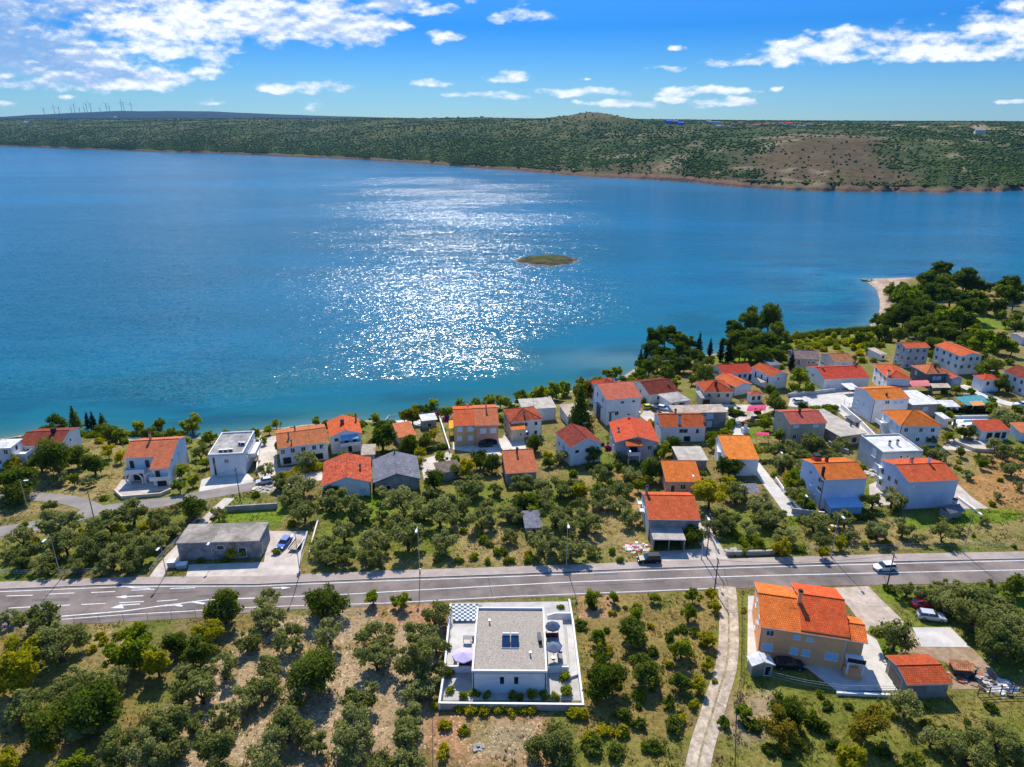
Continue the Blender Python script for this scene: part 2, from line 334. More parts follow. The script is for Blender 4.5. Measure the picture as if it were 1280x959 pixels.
# ------------------------------------------------------------------ water
ISL_C = pz(683, 325, 0)
WAVE_FINE, WAVE_CALM, WAVE_WIND, ROUGH_CALM, ROUGH_WIND, FACET = .26, .40, .60, .10, .20, .45
def water_sheet():
    xs = np.unique(np.concatenate([-np.geomspace(430, 9500, 40), np.arange(-420, 641, 6.), np.geomspace(660, 9500, 40)]))
    ys = np.unique(np.concatenate([[60.], np.arange(80, 700, 5.), np.arange(700, 1500, 14.), np.geomspace(1510, 9000, 50)]))
    X, Y = np.meshgrid(xs, ys); n, m = X.shape
    d = -shore_d(X, Y)
    w = d + (fbm(X/45, Y/30, 4, 40)-.5)*60*sstep(0, 40, d)
    teal = np.exp(-np.maximum(w, 0)/48.); shal = np.exp(-np.maximum(d, 0)/4.5)
    # shelf off the bay at right, sandy patches on it
    bay = np.exp(-((X-225)/120)**2 - ((Y-400)/120)**2)
    patch = sstep(.47, .63, fbm(X/55, Y/22, 4, 51))
    C = np.empty((n, m, 3)); deep = np.array((.0002,.094,.150)); te = np.array((.0002,.104,.084)); sh = np.array((.20,.24,.19))
    big = sstep(.35, .65, fbm(X/260+3, Y/110, 4, 60))[..., None]
    C[:] = deep*(1-big) + np.array((.0002,.120,.205))*big
    a = np.clip(teal*.95, 0, 1)[..., None]; C = C*(1-a) + te*a
    a = np.clip(bay*(.35+.5*patch), 0, 1)[..., None]; C = C*(1-a) + np.array((.006,.135,.185))*a
    dark = (bay*sstep(.55, .68, fbm(X/40+9, Y/16, 3, 77))*.7)[..., None]; C = C*(1-dark) + np.array((.004,.05,.10))*dark
    cove = np.exp(-((X-45)/32)**2 - ((Y-268)/14)**2); spitw = np.exp(-((X-222)/16)**2-((Y-372)/34)**2)
    a = np.clip(np.maximum(shal*.45, np.maximum(cove*.35, spitw*.55)), 0, 1)[..., None]; C = C*(1-a) + sh*a
    isl = np.exp(-(((X-ISL_C.x)/34)**2 + ((Y-ISL_C.y)/22)**2)); a = (isl*.35)[..., None]; C = C*(1-a) + np.array((.03,.14,.17))*a
    weed = (sstep(.52, .66, fbm(X/30+4, Y/14, 4, 78))*np.exp(-np.maximum(d, 0)/55.)*sstep(3, 12, d)*.65)[..., None]; C = C*(1-weed) + np.array((.0005,.030,.045))*weed
    # wind: calm in the lee of the village, ruffled streaks further out
    wind = sstep(15, 60, d + (fbm(X/60, Y/26, 4, 70)-.5)*55)
    st = fbm(X/150+5, Y/45, 5, 80); wind = wind*(.74+.26*sstep(.36, .6, st))
    lee = sstep(0, 1, (X-45-(Y-300)*.06)/60 + (fbm(X/40, Y/60, 3, 90)-.5)*1.2); wind = wind*(1-.55*lee*sstep(1300, 500, Y))
    wind = wind*(1-.45*sstep(900, 1700, Y))
    CC = np.concatenate([C.reshape(-1, 3), np.ones((n*m, 1))], 1)
    idx = np.arange(n*m).reshape(n, m); F = np.stack([idx[:-1, :-1], idx[:-1, 1:], idx[1:, 1:], idx[1:, :-1]], -1).reshape(-1, 4)
    V = np.stack([X, Y, X*0], -1).reshape(-1, 3)
    mt, nt, b = newmat('lake_water')
    at_ = N(nt, 'ShaderNodeAttribute', attribute_name='col'); aw = N(nt, 'ShaderNodeAttribute', attribute_name='wind')
    tc = N(nt, 'ShaderNodeTexCoord'); L = nt.links.new
    L(at_.outputs['Color'], b.inputs['Base Color']); b.inputs['IOR'].default_value = 1.33; b.inputs['Specular IOR Level'].default_value = .30
    mp = N(nt, 'ShaderNodeMapping'); mp.inputs['Scale'].default_value = (.55, 1., 1.); mp.inputs['Rotation'].default_value = (0, 0, R(-16)); L(tc.outputs['Object'], mp.inputs['Vector'])
    hs = []
    for sc, amp, det in ((.045, 2.2, 2.), (.16, 1.0, 3.), (.75, WAVE_FINE, 3.)):
        nz = N(nt, 'ShaderNodeTexNoise', Scale=sc, Detail=det, Roughness=.55); L(mp.outputs[0], nz.inputs['Vector'])
        k = N(nt, 'ShaderNodeMath', operation='MULTIPLY'); L(nz.outputs['Fac'], k.inputs[0]); k.inputs[1].default_value = amp; hs.append(k)
    s1 = N(nt, 'ShaderNodeMath', operation='ADD'); L(hs[0].outputs[0], s1.inputs[0]); L(hs[1].outputs[0], s1.inputs[1])
    s2 = N(nt, 'ShaderNodeMath', operation='ADD'); L(s1.outputs[0], s2.inputs[0]); L(hs[2].outputs[0], s2.inputs[1])
    bs = N(nt, 'ShaderNodeMapRange'); L(aw.outputs['Fac'], bs.inputs['Value']); bs.inputs['To Min'].default_value = WAVE_CALM; bs.inputs['To Max'].default_value = WAVE_WIND
    bp = N(nt, 'ShaderNodeBump', Distance=1.); L(bs.outputs[0], bp.inputs['Strength']); L(s2.outputs[0], bp.inputs['Height']); vn = bp.outputs['Normal']
    for sc, k in ((3.6, FACET), (1.5, FACET*.9)):
        vo = N(nt, 'ShaderNodeTexVoronoi', Scale=sc); L(mp.outputs[0], vo.inputs['Vector'])
        sb = N(nt, 'ShaderNodeVectorMath', operation='SUBTRACT'); L(vo.outputs['Color'], sb.inputs[0]); sb.inputs[1].default_value = (.5,.5,.5)
        kk = N(nt, 'ShaderNodeMath', operation='MULTIPLY'); L(aw.outputs['Fac'], kk.inputs[0]); kk.inputs[1].default_value = k
        ms = N(nt, 'ShaderNodeVectorMath', operation='SCALE'); L(sb.outputs[0], ms.inputs[0]); L(kk.outputs[0], ms.inputs['Scale'])
        mz = N(nt, 'ShaderNodeVectorMath', operation='MULTIPLY'); L(ms.outputs[0], mz.inputs[0]); mz.inputs[1].default_value = (.42,1,0)
        av = N(nt, 'ShaderNodeVectorMath', operation='ADD'); L(vn, av.inputs[0]); L(mz.outputs[0], av.inputs[1]); vn = av.outputs[0]
    nv = N(nt, 'ShaderNodeVectorMath', operation='NORMALIZE'); L(vn, nv.inputs[0]); L(nv.outputs[0], b.inputs['Normal'])
    rr = N(nt, 'ShaderNodeMapRange'); L(aw.outputs['Fac'], rr.inputs['Value']); rr.inputs['To Min'].default_value = ROUGH_CALM; rr.inputs['To Max'].default_value = ROUGH_WIND
    L(rr.outputs[0], b.inputs['Roughness'])
    o = link('water', np_mesh('water', V, F, [mt], {'col': CC, 'wind': wind.reshape(-1)}, True)); tag(o, kind='structure')

water_sheet()
# ------------------------------------------------------------------ far shore: plateau, hill, blue ridge
FAR_PX = [(-900,178.5),(-260,181),(-120,182),(0,183),(100,187),(190,190),(300,193.5),(430,199),(530,205),(600,211),(640,213),(700,218),(760,222),(830,225),(880,229),(930,234),(1000,238),(1100,240),(1200,240.5),(1280,239),(1380,237),(1560,234),(2000,228)]
FPX = np.array([a for a, b in FAR_PX], float); FY0 = np.array([pz(a, b, 0).y for a, b in FAR_PX])
def far_h(c, s, X, Y):
    zp = np.interp(c, [-260, 100, 600, 800, 1000, 1280, 1560], [97, 95, 95, 88, 81, 76, 74])
    Ls = np.interp(c, [-260, 400, 800, 1000, 1300], [800, 640, 560, 420, 360])
    z = zp*(1-np.exp(-s/Ls)) + 3.5*(1-np.exp(-s/6.))
    e = sstep(20, 260, s)
    z += e*((fbm(X/260, Y/260, 4, 100)-.5)*34 + (fbm(X/70, Y/70, 3, 110)-.5)*9)*np.interp(s, [0, 900, 2400], [1, .8, .30])
    hc = np.exp(-np.abs((c-742)/np.where(c < 742, 78., 62.))**1.5)*np.exp(-((s-820)/330.)**2); z += 36*hc
    z += 20*np.exp(-((c-860)/60.)**2 - ((s-250)/170.)**2) + 12*np.exp(-((c-1035)/90.)**2 - ((s-260)/180.)**2)
    return z
def far_pos(c, s):
    y0 = np.interp(c, FPX, FY0); Y = y0+s; X = (c-640)/941.*Y; return X, Y
def far_hills():
    cs = np.arange(-800, 1951, 6.); ss = np.concatenate([[-60, -20, -4, 0, 2, 4, 7], np.geomspace(10, 5200, 110)])
    Cc, S = np.meshgrid(cs, ss); j = (fbm(Cc/12, S*0, 3, 120)-.5)*36
    X, Y = far_pos(Cc, S + j*np.exp(-np.maximum(S, 0)/150)); Z = np.where(S <= 0, S*.12, far_h(Cc, np.maximum(S, 0), X, Y))
    n, m = X.shape; idx = np.arange(n*m).reshape(n, m); F = np.stack([idx[:-1, :-1], idx[:-1, 1:], idx[1:, 1:], idx[1:, :-1]], -1).reshape(-1, 4)
    k = fbm(X/120, Y/160, 4, 130); k2 = fbm(X/35, Y/45, 3, 140)
    t = sstep(.36, .62, k*.6+k2*.4)[..., None]
    C = np.array((.036,.068,.018))*(1-t) + np.array((.082,.100,.032))*t
    br = bare(Cc, S, X, Y)[..., None]; C = C*(1-br) + np.array((.120,.088,.044))*br
    pale = (sstep(.62, .72, k2)*sstep(900, 300, S)*.5*sstep(600, 800, Cc))[..., None]; C = C*(1-pale) + np.array((.30,.23,.15))*pale
    strip = (np.exp(-((S-(700+ (1200-Cc)*.9))/70)**2)*sstep(960, 1010, Cc)*sstep(.4, .55, k2))[..., None]; C = C*(1-strip) + np.array((.34,.25,.15))*strip
    rim = sstep(22, 3, S + (k2-.5)*26)[..., None]; C = C*(1-rim) + np.array((.23,.135,.085))*rim
    C = C*(.8+.4*k2)[..., None]
    mt, nt, b = newmat('karst_scrub'); b.inputs['Roughness'].default_value = .95; b.inputs['Specular IOR Level'].default_value = .05
    a_ = N(nt, 'ShaderNodeAttribute', attribute_name='col'); tc = N(nt, 'ShaderNodeTexCoord')
    n1 = N(nt, 'ShaderNodeTexNoise', Scale=.09, Detail=8., Roughness=.75); nt.links.new(tc.outputs['Object'], n1.inputs['Vector'])
    r = ramp(nt, [(.35, (.6,.66,.6,1)), (.52, (1,1,1,1)), (.7, (1.35,1.25,1.15,1))]); nt.links.new(n1.outputs['Fac'], r.inputs['Fac'])
    m1 = N(nt, 'ShaderNodeMixRGB', blend_type='MULTIPLY', Fac=1.); nt.links.new(a_.outputs['Color'], m1.inputs[1]); nt.links.new(r.outputs[0], m1.inputs[2]); nt.links.new(m1.outputs[0], b.inputs['Base Color'])
    bp = N(nt, 'ShaderNodeBump', Strength=1., Distance=3.); nt.links.new(n1.outputs['Fac'], bp.inputs['Height']); nt.links.new(bp.outputs['Normal'], b.inputs['Normal'])
    CC = np.concatenate([C.reshape(-1, 3), np.ones((n*m, 1))], 1)
    o = link('hills', np_mesh('hills', np.stack([X, Y, Z], -1).reshape(-1, 3), F, [mt], {'col': CC}, True)); tag(o, kind='structure')
    # far blue ridge carrying the wind farm
    cs = np.arange(-260, 900, 6.); ss = np.linspace(-1500, 1500, 31); Cc, S = np.meshgrid(cs, ss); Y = 9000+S; X = (Cc-640)/941.*Y
    crest = np.interp(cs, [-260, -40, 60, 150, 260, 340, 420, 640, 900], [30, 118, 165, 205, 196, 168, 140, 106, 60])[None]
    Z = crest*(1-np.abs(S/1500.)**2) + (fbm(X/500, Y/500, 3, 150)-.5)*16 - 12
    n, m = X.shape; idx = np.arange(n*m).reshape(n, m); F = np.stack([idx[:-1, :-1], idx[:-1, 1:], idx[1:, 1:], idx[1:, :-1]], -1).reshape(-1, 4)
    mr = M('ridge_scrub', (.018,.040,.034), var=.3, scale=.01, rough=.95, spec=.05)
    o = link('mountains', np_mesh('mountains', np.stack([X, Y, Z], -1).reshape(-1, 3), F, [mr], None, True)); tag(o, kind='structure')
    return crest[0], cs
def bare(c, s, X, Y):
    f = sstep(1.25, .7, np.abs((c-1035)/(118-np.clip(s, 0, 450)*.10)) + (fbm(X/60, Y/60, 4, 160)-.5)*1.3)*sstep(560, 340, s + (fbm(X/50, Y/50, 3, 161)-.5)*260)*sstep(14, 26, s)
    f2 = .7*sstep(1.1, .7, np.abs((c-790)/120)+np.abs((s-40)/70)+(fbm(X/30, Y/30, 3, 170)-.5))
    f3 = .8*np.exp(-((c-742)/40)**2-((s-800)/160)**2)
    return np.clip(np.maximum(np.maximum(f, f2), f3), 0, 1)
CREST, CREST_C = far_hills()
def far_forest():
    n = 205000; c = RNG.uniform(-560, 1760, n); s = 10*(520.)**RNG.uniform(0, 1, n)**.62
    X, Y = far_pos(c, s); Z = far_h(c, s, X, Y)
    dens = sstep(.34, .56, fbm(X/90, Y/130, 4, 180)) ; dens = np.maximum(dens, np.interp(c, [-200, 600, 760, 900], [.85, .8, .55, .25]))
    dens *= 1-.955*bare(c, s, X, Y)**.7; dens *= 1-.8*np.exp(-((s-(700+(1200-c)*.9))/70)**2)*sstep(960, 1010, c); dens *= sstep(8, 22, s)
    k = RNG.uniform(0, 1, n) < dens; X, Y, Z, c, s = X[k], Y[k], Z[k], c[k], s[k]; n = len(X)
    t = (1+5**.5)/2
    iv = np.array([(-1,t,0),(1,t,0),(-1,-t,0),(1,-t,0),(0,-1,t),(0,1,t),(0,-1,-t),(0,1,-t),(t,0,-1),(t,0,1),(-t,0,-1),(-t,0,1)])/1.9
    it = np.array([(0,11,5),(0,5,1),(0,1,7),(0,7,10),(0,10,11),(1,5,9),(5,11,4),(11,10,2),(10,7,6),(7,1,8),(3,9,4),(3,4,2),(3,2,6),(3,6,8),(3,8,9),(4,9,5),(2,4,11),(6,2,10),(8,6,7),(9,8,1)])
    r = RNG.uniform(.9, 2.5, n)*(1+.35*np.clip(s/2500, 0, 1)); hz = r*RNG.uniform(.4, .85, n)
    V = iv[None]*RNG.uniform(.75, 1.25, (n, 12, 1)); a = RNG.uniform(0, 6.28, n); ca, sa = np.cos(a)[:, None], np.sin(a)[:, None]
    vx = (V[..., 0]*ca - V[..., 1]*sa)*r[:, None] + X[:, None]; vy = (V[..., 0]*sa + V[..., 1]*ca)*r[:, None] + Y[:, None]; vz = V[..., 2]*hz[:, None] + Z[:, None] + hz[:, None]*.55
    F = (it[None] + (np.arange(n)*12)[:, None, None]).reshape(-1, 3)
    q = np.clip(fbm(X/140, Y/180, 4, 190)*1.5-.45 + RNG.normal(0, .18, n), 0, 1)
    q = np.clip(q + np.interp(c, [0, 700, 900, 1280], [-.12, .06, .1, .12]), 0, 1)
    yel = (RNG.uniform(0, 1, n) < .35*sstep(60, 20, s)*sstep(900, 1150, c))
    col = np.array((.036,.090,.022))*(1-q[:, None]) + np.array((.115,.150,.030))*q[:, None]; col[yel] = (.16,.15,.03)
    CC = np.concatenate([np.repeat(col, 12, 0), np.ones((n*12, 1))], 1)
    mt, nt, b = newmat('far_scrub_leaves'); b.inputs['Roughness'].default_value = .95; b.inputs['Specular IOR Level'].default_value = .05
    a_ = N(nt, 'ShaderNodeAttribute', attribute_name='col'); nt.links.new(a_.outputs['Color'], b.inputs['Base Color'])
    o = link('forest', np_mesh('forest', np.stack([vx, vy, vz], -1).reshape(-1, 3), F, [mt], {'col': CC}))
    tag(o, 'dark green scrub and pine wood covering the hills across the water', 'forest', kind='stuff')
far_forest()
# ------------------------------------------------------------------ island in the bay
def island():
    L = pz(645, 324.5, 0); Rr = pz(722, 328, 0); cx, cy = (L.x+Rr.x)/2, (L.y+Rr.y)/2+1; a = (Rr-L).length/2; bb = 19.
    n, m = 90, 60; U, Vv = np.meshgrid(np.linspace(-1.25, 1.25, n), np.linspace(-1.25, 1.25, m))
    X = cx+U*a; Y = cy+Vv*bb; rr = np.sqrt(np.abs(U)**1.7 + np.abs(Vv)**1.8) + (fbm(X/5, Y/5, 4, 200)-.5)*.46
    Z = np.where(rr < 1, 2.1*(1-np.clip(rr, 0, 1)**4) + (fbm(X/4, Y/4, 3, 210)-.5)*.9*(1-np.clip(rr, 0, 1)), (1-rr)*6) - .05
    t = sstep(.72, .9, rr + (fbm(X/3, Y/3, 3, 220)-.5)*.3)[..., None]; k = fbm(X/5, Y/5, 4, 230)[..., None]
    k = sstep(.35,.65,k); C = (np.array((.036,.055,.012))*(1-k) + np.array((.095,.085,.028))*k)*(1-t) + np.array((.10,.065,.045))*t
    t2 = sstep(.93, 1.02, rr)[..., None]; C = C*(1-t2) + np.array((.46,.38,.32))*t2
    idx = np.arange(n*m).reshape(m, n); F = np.stack([idx[:-1, :-1], idx[:-1, 1:], idx[1:, 1:], idx[1:, :-1]], -1).reshape(-1, 4)
    CC = np.concatenate([C.reshape(-1, 3), np.ones((n*m, 1))], 1)
    o = link('island', np_mesh('island', np.stack([X, Y, Z], -1).reshape(-1, 3), F, [bpy.data.materials['soil_and_grass']], {'col': CC}, True)); tag(o, kind='structure')
island()
# ------------------------------------------------------------------ roads, pavements, yards
def asphalt(name, col, crack=.5):
    return M(name, col, var=.10, scale=.35, rough=.95, spec=.05, stain=.22, scale2=.12, bump=.1)
ASPH = M('worn_asphalt', (.255,.210,.182), var=.22, scale=.16, rough=.95, spec=.05, stain=.30, scale2=.07, bump=.1); ASPH2 = asphalt('pale_asphalt', (.30,.265,.235))
WALK = M('pinkish_pavement', (.42,.345,.295), var=.08, scale=.8, stain=.2); CONC = M('yard_concrete', (.60,.52,.44), var=.1, scale=.6, stain=.25, scale2=.2)
TANG = M('tan_gravel', (.56,.45,.35), var=.16, scale=.9, stain=.25, scale2=.3, bump=.3); PALEC = M('pale_concrete', (.62,.58,.52), var=.1, scale=.6, stain=.18, scale2=.2); GRAV = M('gravel_track', (.60,.48,.35), var=.28, scale=1.1, stain=.35, scale2=.35, bump=.5)
DIRT = M('dirt_yard', (.40,.28,.17), var=.2, scale=1.2, stain=.25, scale2=.3, bump=.3)
PAINT = M('road_paint', (.78,.77,.74), var=.08, scale=3., stain=.25, scale2=2.); KERB = M('kerb_stone', (.40,.38,.35), var=.15)
def resample(P, n):
    P = np.array([(p[0], p[1]) for p in P], float); d = np.r_[0, np.cumsum(np.hypot(*np.diff(P, axis=0).T))]
    t = np.linspace(0, d[-1], n); return np.stack([np.interp(t, d, P[:, 0]), np.interp(t, d, P[:, 1])], -1)
def smooth(P, k=3):
    for _ in range(k):
        Q = [P[0]]
        for a, b in zip(P[:-1], P[1:]): Q += [a*.75+b*.25, a*.25+b*.75]
        Q.append(P[-1]); P = np.array(Q)
    return P
def drape(name, V2, F, off, mat, kind='structure'):
    V2 = np.asarray(V2); Z = gz(V2[:, 0], V2[:, 1])+off
    o = link(name, np_mesh(name, np.c_[V2, Z], np.asarray(F), [mat], None, True)); tag(o, kind=kind); return o
def loft(name, A, B, off, mat, n=260, k=8, kind='structure'):
    A = resample(A, n); B = resample(B, n); T = np.linspace(0, 1, k)[None, :, None]
    G = A[:, None]*(1-T) + B[:, None]*T; idx = np.arange(n*k).reshape(n, k)
    F = np.stack([idx[:-1, :-1], idx[:-1, 1:], idx[1:, 1:], idx[1:, :-1]], -1).reshape(-1, 4)[:, ::-1]
    return drape(name, G.reshape(-1, 2), F, off, mat, kind)
def strip(name, P, w, off, mat, k=4, sm=3, kind='structure', step=1.5):
    P = np.asarray(P, float)
    if sm: P = smooth(P, sm)
    L = np.hypot(*np.diff(P, axis=0).T).sum(); P = resample(P, max(3, int(L/step)))
    t = np.gradient(P, axis=0); t /= np.linalg.norm(t, axis=1)[:, None]; nn = np.c_[-t[:, 1], t[:, 0]]*w/2
    return loft(name, P+nn, P-nn, off, mat, len(P), k, kind)
def pp(pts): return np.array([(p.x, p.y) for p in (at(a, b) for a, b in pts)])
def yard(name, pts, off, mat, world=False):
    P = np.asarray(pts) if world else pp(pts); bm = bmesh.new()
    bm.faces.new([bm.verts.new((x, y, 0)) for x, y in P])
    for ax in (0, 1):
        lo, hi = P[:, ax].min(), P[:, ax].max()
        for q in np.arange(math.floor(lo/3)*3, hi, 3.):
            co = [0, 0, 0]; co[ax] = q; no = [0, 0, 0]; no[ax] = 1
            bmesh.ops.bisect_plane(bm, geom=bm.verts[:]+bm.edges[:]+bm.faces[:], plane_co=co, plane_no=no)
    for v in bm.verts: v.co.z = g(v.co.x, v.co.y)+off
    bmesh.ops.recalc_face_normals(bm, faces=bm.faces)
    if sum(f.normal.z for f in bm.faces) < 0: bmesh.ops.reverse_faces(bm, faces=bm.faces[:])
    me = bpy.data.meshes.new(name); bm.to_mesh(me); bm.free(); me.materials.append(mat)
    o = link(name, me); tag(o, kind='structure'); return o
R_FAR = [(-150,739),(0,737),(157,731),(320,731),(480,724),(640,718.5),(800,711.5),(960,706.5),(1120,702.5),(1280,699),(1440,696)]
R_NEAR = [(-150,797),(0,787),(90,781),(240,773),(330,764),(420,760),(488,756),(640,748),(720,745),(899,737),(960,734),(1280,728),(1440,725)]
loft('road', pp(R_FAR), pp(R_NEAR), .04, ASPH, 300, 12)
S_FAR = [(-150,731),(0,728),(157,722),(320,721),(418,717),(480,714),(640,709),(800,703),(960,697.5),(1120,693),(1280,690),(1440,687)]
loft('pavement', pp(S_FAR), pp([(x, y-.6) for x, y in R_FAR]), .13, WALK, 300, 4)
strip('kerb', pp([(x, y-.5) for x, y in R_FAR]), .22, .15, KERB, 2, 0)
def paint(pts, w=.16, off=.055): strip('road_marking', pp(pts), w, off, PAINT, 2, 0, step=1.)
paint([(-150,742),(0,740),(157,733.6),(320,733),(480,726.5),(640,721),(800,714),(960,709),(1120,704.8),(1280,701)], .2)
paint([(320,747.8),(412,744.4),(520,738),(640,731.6),(720,727.6),(860,722.6),(960,719.6),(1120,716),(1280,712.6),(1440,709.5)], .22)
paint([(73,771),(157,764),(196,758.5),(261,750),(320,747.8)], .28)
paint([(488,754),(560,750),(640,745.8),(720,742.6),(800,739.6),(899,735.4)], .18)
paint([(60,776),(150,769),(240,764),(300,760),(420,756),(488,754)], .18)
for q in ([(8,745.3),(41,744.4)],[(60,743),(93,741.6)],[(114,741),(144,739.8)],[(164,738.2),(193,737)],[(213,736),(244,735)],
          [(11,760.5),(39,759)],[(62,758),(88,756.6)],[(102,756),(132,754.6)],[(149,753.8),(180,752.2)],[(196,752),(222,750)]): paint(q, .22)
for q in ([(205,757.4),(226,755.4)],[(240,752.6),(256,755)],[(216,755.8),(228,758)]): paint(q, .45)
def arrow(stem, head):
    paint(stem, .28); yard('road_marking', head, .056, PAINT)
arrow([(157,746.2),(179,745)], [(144,746.6),(158,744.3),(158,748.3)])
arrow([(149,757),(175,755.3)], [(138,760.5),(152,755.4),(155,760.8)])
arrow([(165,734.9),(188,735.8)], [(157,733.8),(167,733.2),(168,736.2)])
arrow([(340,735.4),(352,735)], [(352,733.8),(364,734.8),(352,736.8)])
# village lanes
strip('lane', pp([(-90,676),(-30,669),(20,662),(60,655),(100,645),(125,638),(160,633),(200,629),(250,620),(300,611),(345,603)]), 5.2, .05, ASPH2)
strip('lane', pp([(-90,617),(0,618.5),(50,621),(88,625),(112,633),(124,641)]), 4.2, .065, ASPH2)
strip('lane', pp([(905,505),(918,520),(923,545),(938,575),(958,600),(975,622),(992,645)]), 3.2, .05, PALEC)
strip('lane', pp([(872,652),(882,672),(893,690),(902,704)]), 4.2, .05, CONC)
strip('lane', pp([(1010,497),(1040,505),(1065,522),(1085,545),(1098,560)]), 3.6, .05, PALEC)
strip('lane', pp([(1300,510),(1250,504),(1225,490),(1200,482)]), 4.2, .05, PALEC)
strip('path', pp([(287,623),(268,640),(250,660),(225,685),(204,708),(195,722)]), 2.6, .06, CONC)
strip('path', pp([(1320,388),(1280,380),(1258,368),(1250,362)]), 3.0, .05, GRAV)
strip('gravel_track', pp([(908,733),(910,745),(911,775),(911,810),(907,840),(897,868),(888,900),(878,930),(872,959),(866,1000)]), 3.2, .05, GRAV)
strip('track_verge', pp([(909,748),(911,775),(911,810),(907,840),(897,868),(888,900),(878,930),(872,959),(866,1000)]), .32, .056, M('track_weeds', (.34,.28,.15), var=.4, scale=1.2), 2)
for nm, pts, mt in (
 ('driveway', [(1040,735),(1085,733),(1100,748),(1128,775),(1150,800),(1142,812),(1118,790),(1088,782),(1084,790),(1062,760)], TANG),
 ('parking_slab', [(1140.5,784.5),(1188,784.5),(1213,809.4),(1152,808.8)], PALEC),
 ('dirt_yard', [(1128,775),(1138,785),(1152,809),(1214,810),(1240,835),(1262,862),(1190,862),(1192,832),(1150,818),(1120,815),(1142,806)], DIRT),
 ('courtyard', [(1004,832),(1060,825),(1080,790),(1096,800),(1123,863),(1046,864)], PALEC),
 ('courtyard', [(935,745),(948,745),(945,832),(934,832)], PALEC),
 ('forecourt', [(232,724),(236,706),(330,703),(336,664),(385,664),(372,722)], CONC),
 ('forecourt', [(808,703),(808,690),(880,686),(884,700)], CONC),
 ('courtyard', [(144,612),(152,600),(225,592),(232,607),(200,614),(150,622)], CONC),
 ('driveway', [(247,622),(252,600),(302,585),(318,600),(312,608)], PALEC),
 ('courtyard', [(322,590),(322,548),(345,545),(347,585),(400,582),(405,600),(330,612)], CONC),
 ('courtyard', [(566,562),(566,553),(628,548),(632,540),(655,552),(660,566),(620,570)], PALEC),
 ('courtyard', [(525,575),(560,565),(575,572),(570,585),(530,600)], CONC),
 ('courtyard', [(800,520),(812,505),(840,508),(840,520),(812,530)], CONC),
 ('courtyard', [(985,508),(990,490),(1050,486),(1072,492),(1068,512),(1030,512)], PALEC),
 ('courtyard', [(1175,562),(1190,548),(1240,552),(1248,566)], CONC),
 ('courtyard', [(1196,532),(1218,530),(1222,548),(1204,552)], CONC),
 ('courtyard', [(920,530),(905,506),(960,506),(970,512),(940,522)], CONC),
 ('terrace', [(482,533),(484,524),(520,520),(528,527),(524,534)], PALEC),
 ('courtyard', [(1195,636),(1176,634),(1198,606),(1215,622),(1236,636)], CONC),
 ('courtyard', [(1088,634),(1086,606),(1102,600),(1136,628)], CONC),
): yard(nm, pts, .035, mt)

# repairs in the asphalt
PATCH = M('fresh_asphalt', (.15,.135,.127), var=.15, scale=.5, rough=.9); SEAM = M('tar_seam', (.07,.065,.062), var=.2)
for q in ([(560,735.5),(596,734),(597,737.2),(560,738.8)], [(246,744),(300,742.6),(302,745.6),(246,747.4)], [(742,716.5),(772,715.4),(773,718.6),(742,719.8)], [(1003,716),(1062,714),(1063,716.6),(1003,718.8)], [(1180,705.5),(1230,703.8),(1231,706.4),(1180,708)], [(660,739),(672,738.4),(673,744),(660,744.6)], [(40,749),(86,747.8),(86,751),(40,752.4)]): yard('road_patch', q, .046, PATCH)
for q in ([(610,722),(616,748)], [(905,711),(910,733)], [(330,733),(322,760)], [(1100,704),(1108,730)], [(440,742),(520,738.5),(560,736.2)], [(1010,722),(1080,720),(1150,716)], [(700,733),(780,730.5),(830,727.5)], [(120,746),(190,742.5),(250,740)]): strip('road_seam', pp(q), .10, .048, SEAM, 2, 1, step=1.)
# ------------------------------------------------------------------ houses
WINC = {}
def win_mesh(w, h, style):
    k = (round(w, 2), round(h, 2), style)
    if k in WINC: return WINC[k]
    b = MB(); fr = .07; x, z = w/2, h/2
    glass = {'dark': GLASS, 'blue': SHUT_B, 'white': SHUT_W, 'brown': SHUT_N, 'door': SHUT_N, 'open': DARK, 'wdoor': SHUT_W}[style]
    b.box(-x, -.035, -z, x, .02, z, 1)
    b.box(-x-fr, -.06, z, x+fr, .02, z+fr); b.box(-x-fr, -.06, -z, -x, .02, z); b.box(x, -.06, -z, x+fr, .02, z)
    if 'door' not in style: b.box(-x-.14, -.13, -z-.07, x+.14, .02, -z)
    if style == 'dark' and w > .8: b.box(-.03, -.055, -z, .03, -.036, z)
    if style in ('blue', 'white'):
        for i in range(1, int(h/.16)): b.box(-x, -.042, -z+i*.16, x, -.036, -z+i*.16+.03, 1)
    WINC[k] = b.mesh('window', [TRIM, glass]); return WINC[k]
def add_win(root, f, u, z, w, h, style, W, D, ov, name='window'):
    x, y, rz = {'f': (ov+(W-2*ov)*u, ov, 0), 'l': (ov, D-ov-(D-2*ov)*u, -math.pi/2), 'r': (W-ov, ov+(D-2*ov)*u, math.pi/2), 'b': (W-ov-(W-2*ov)*u, D-ov, math.pi)}[f]
    return link(name, win_mesh(w, h, style), root, (x, y, z), rz)
def chimney(roof, x, y, z, h=1.3, w=.55, m=None):
    b = MB(); b.box(x-w/2, y-w/2, z-.6, x+w/2, y+w/2, z+h); b.box(x-w/2-.08, y-w/2-.08, z+h, x+w/2+.08, y+w/2+.08, z+h+.1, 1)
    b.box(x-w/2+.06, y-w/2+.06, z+h+.1, x+w/2-.06, y+w/2-.06, z+h+.3, 1)
    return b.build('chimney', [m or W_LGREY, T_RED if m is None else DMETAL], roof)
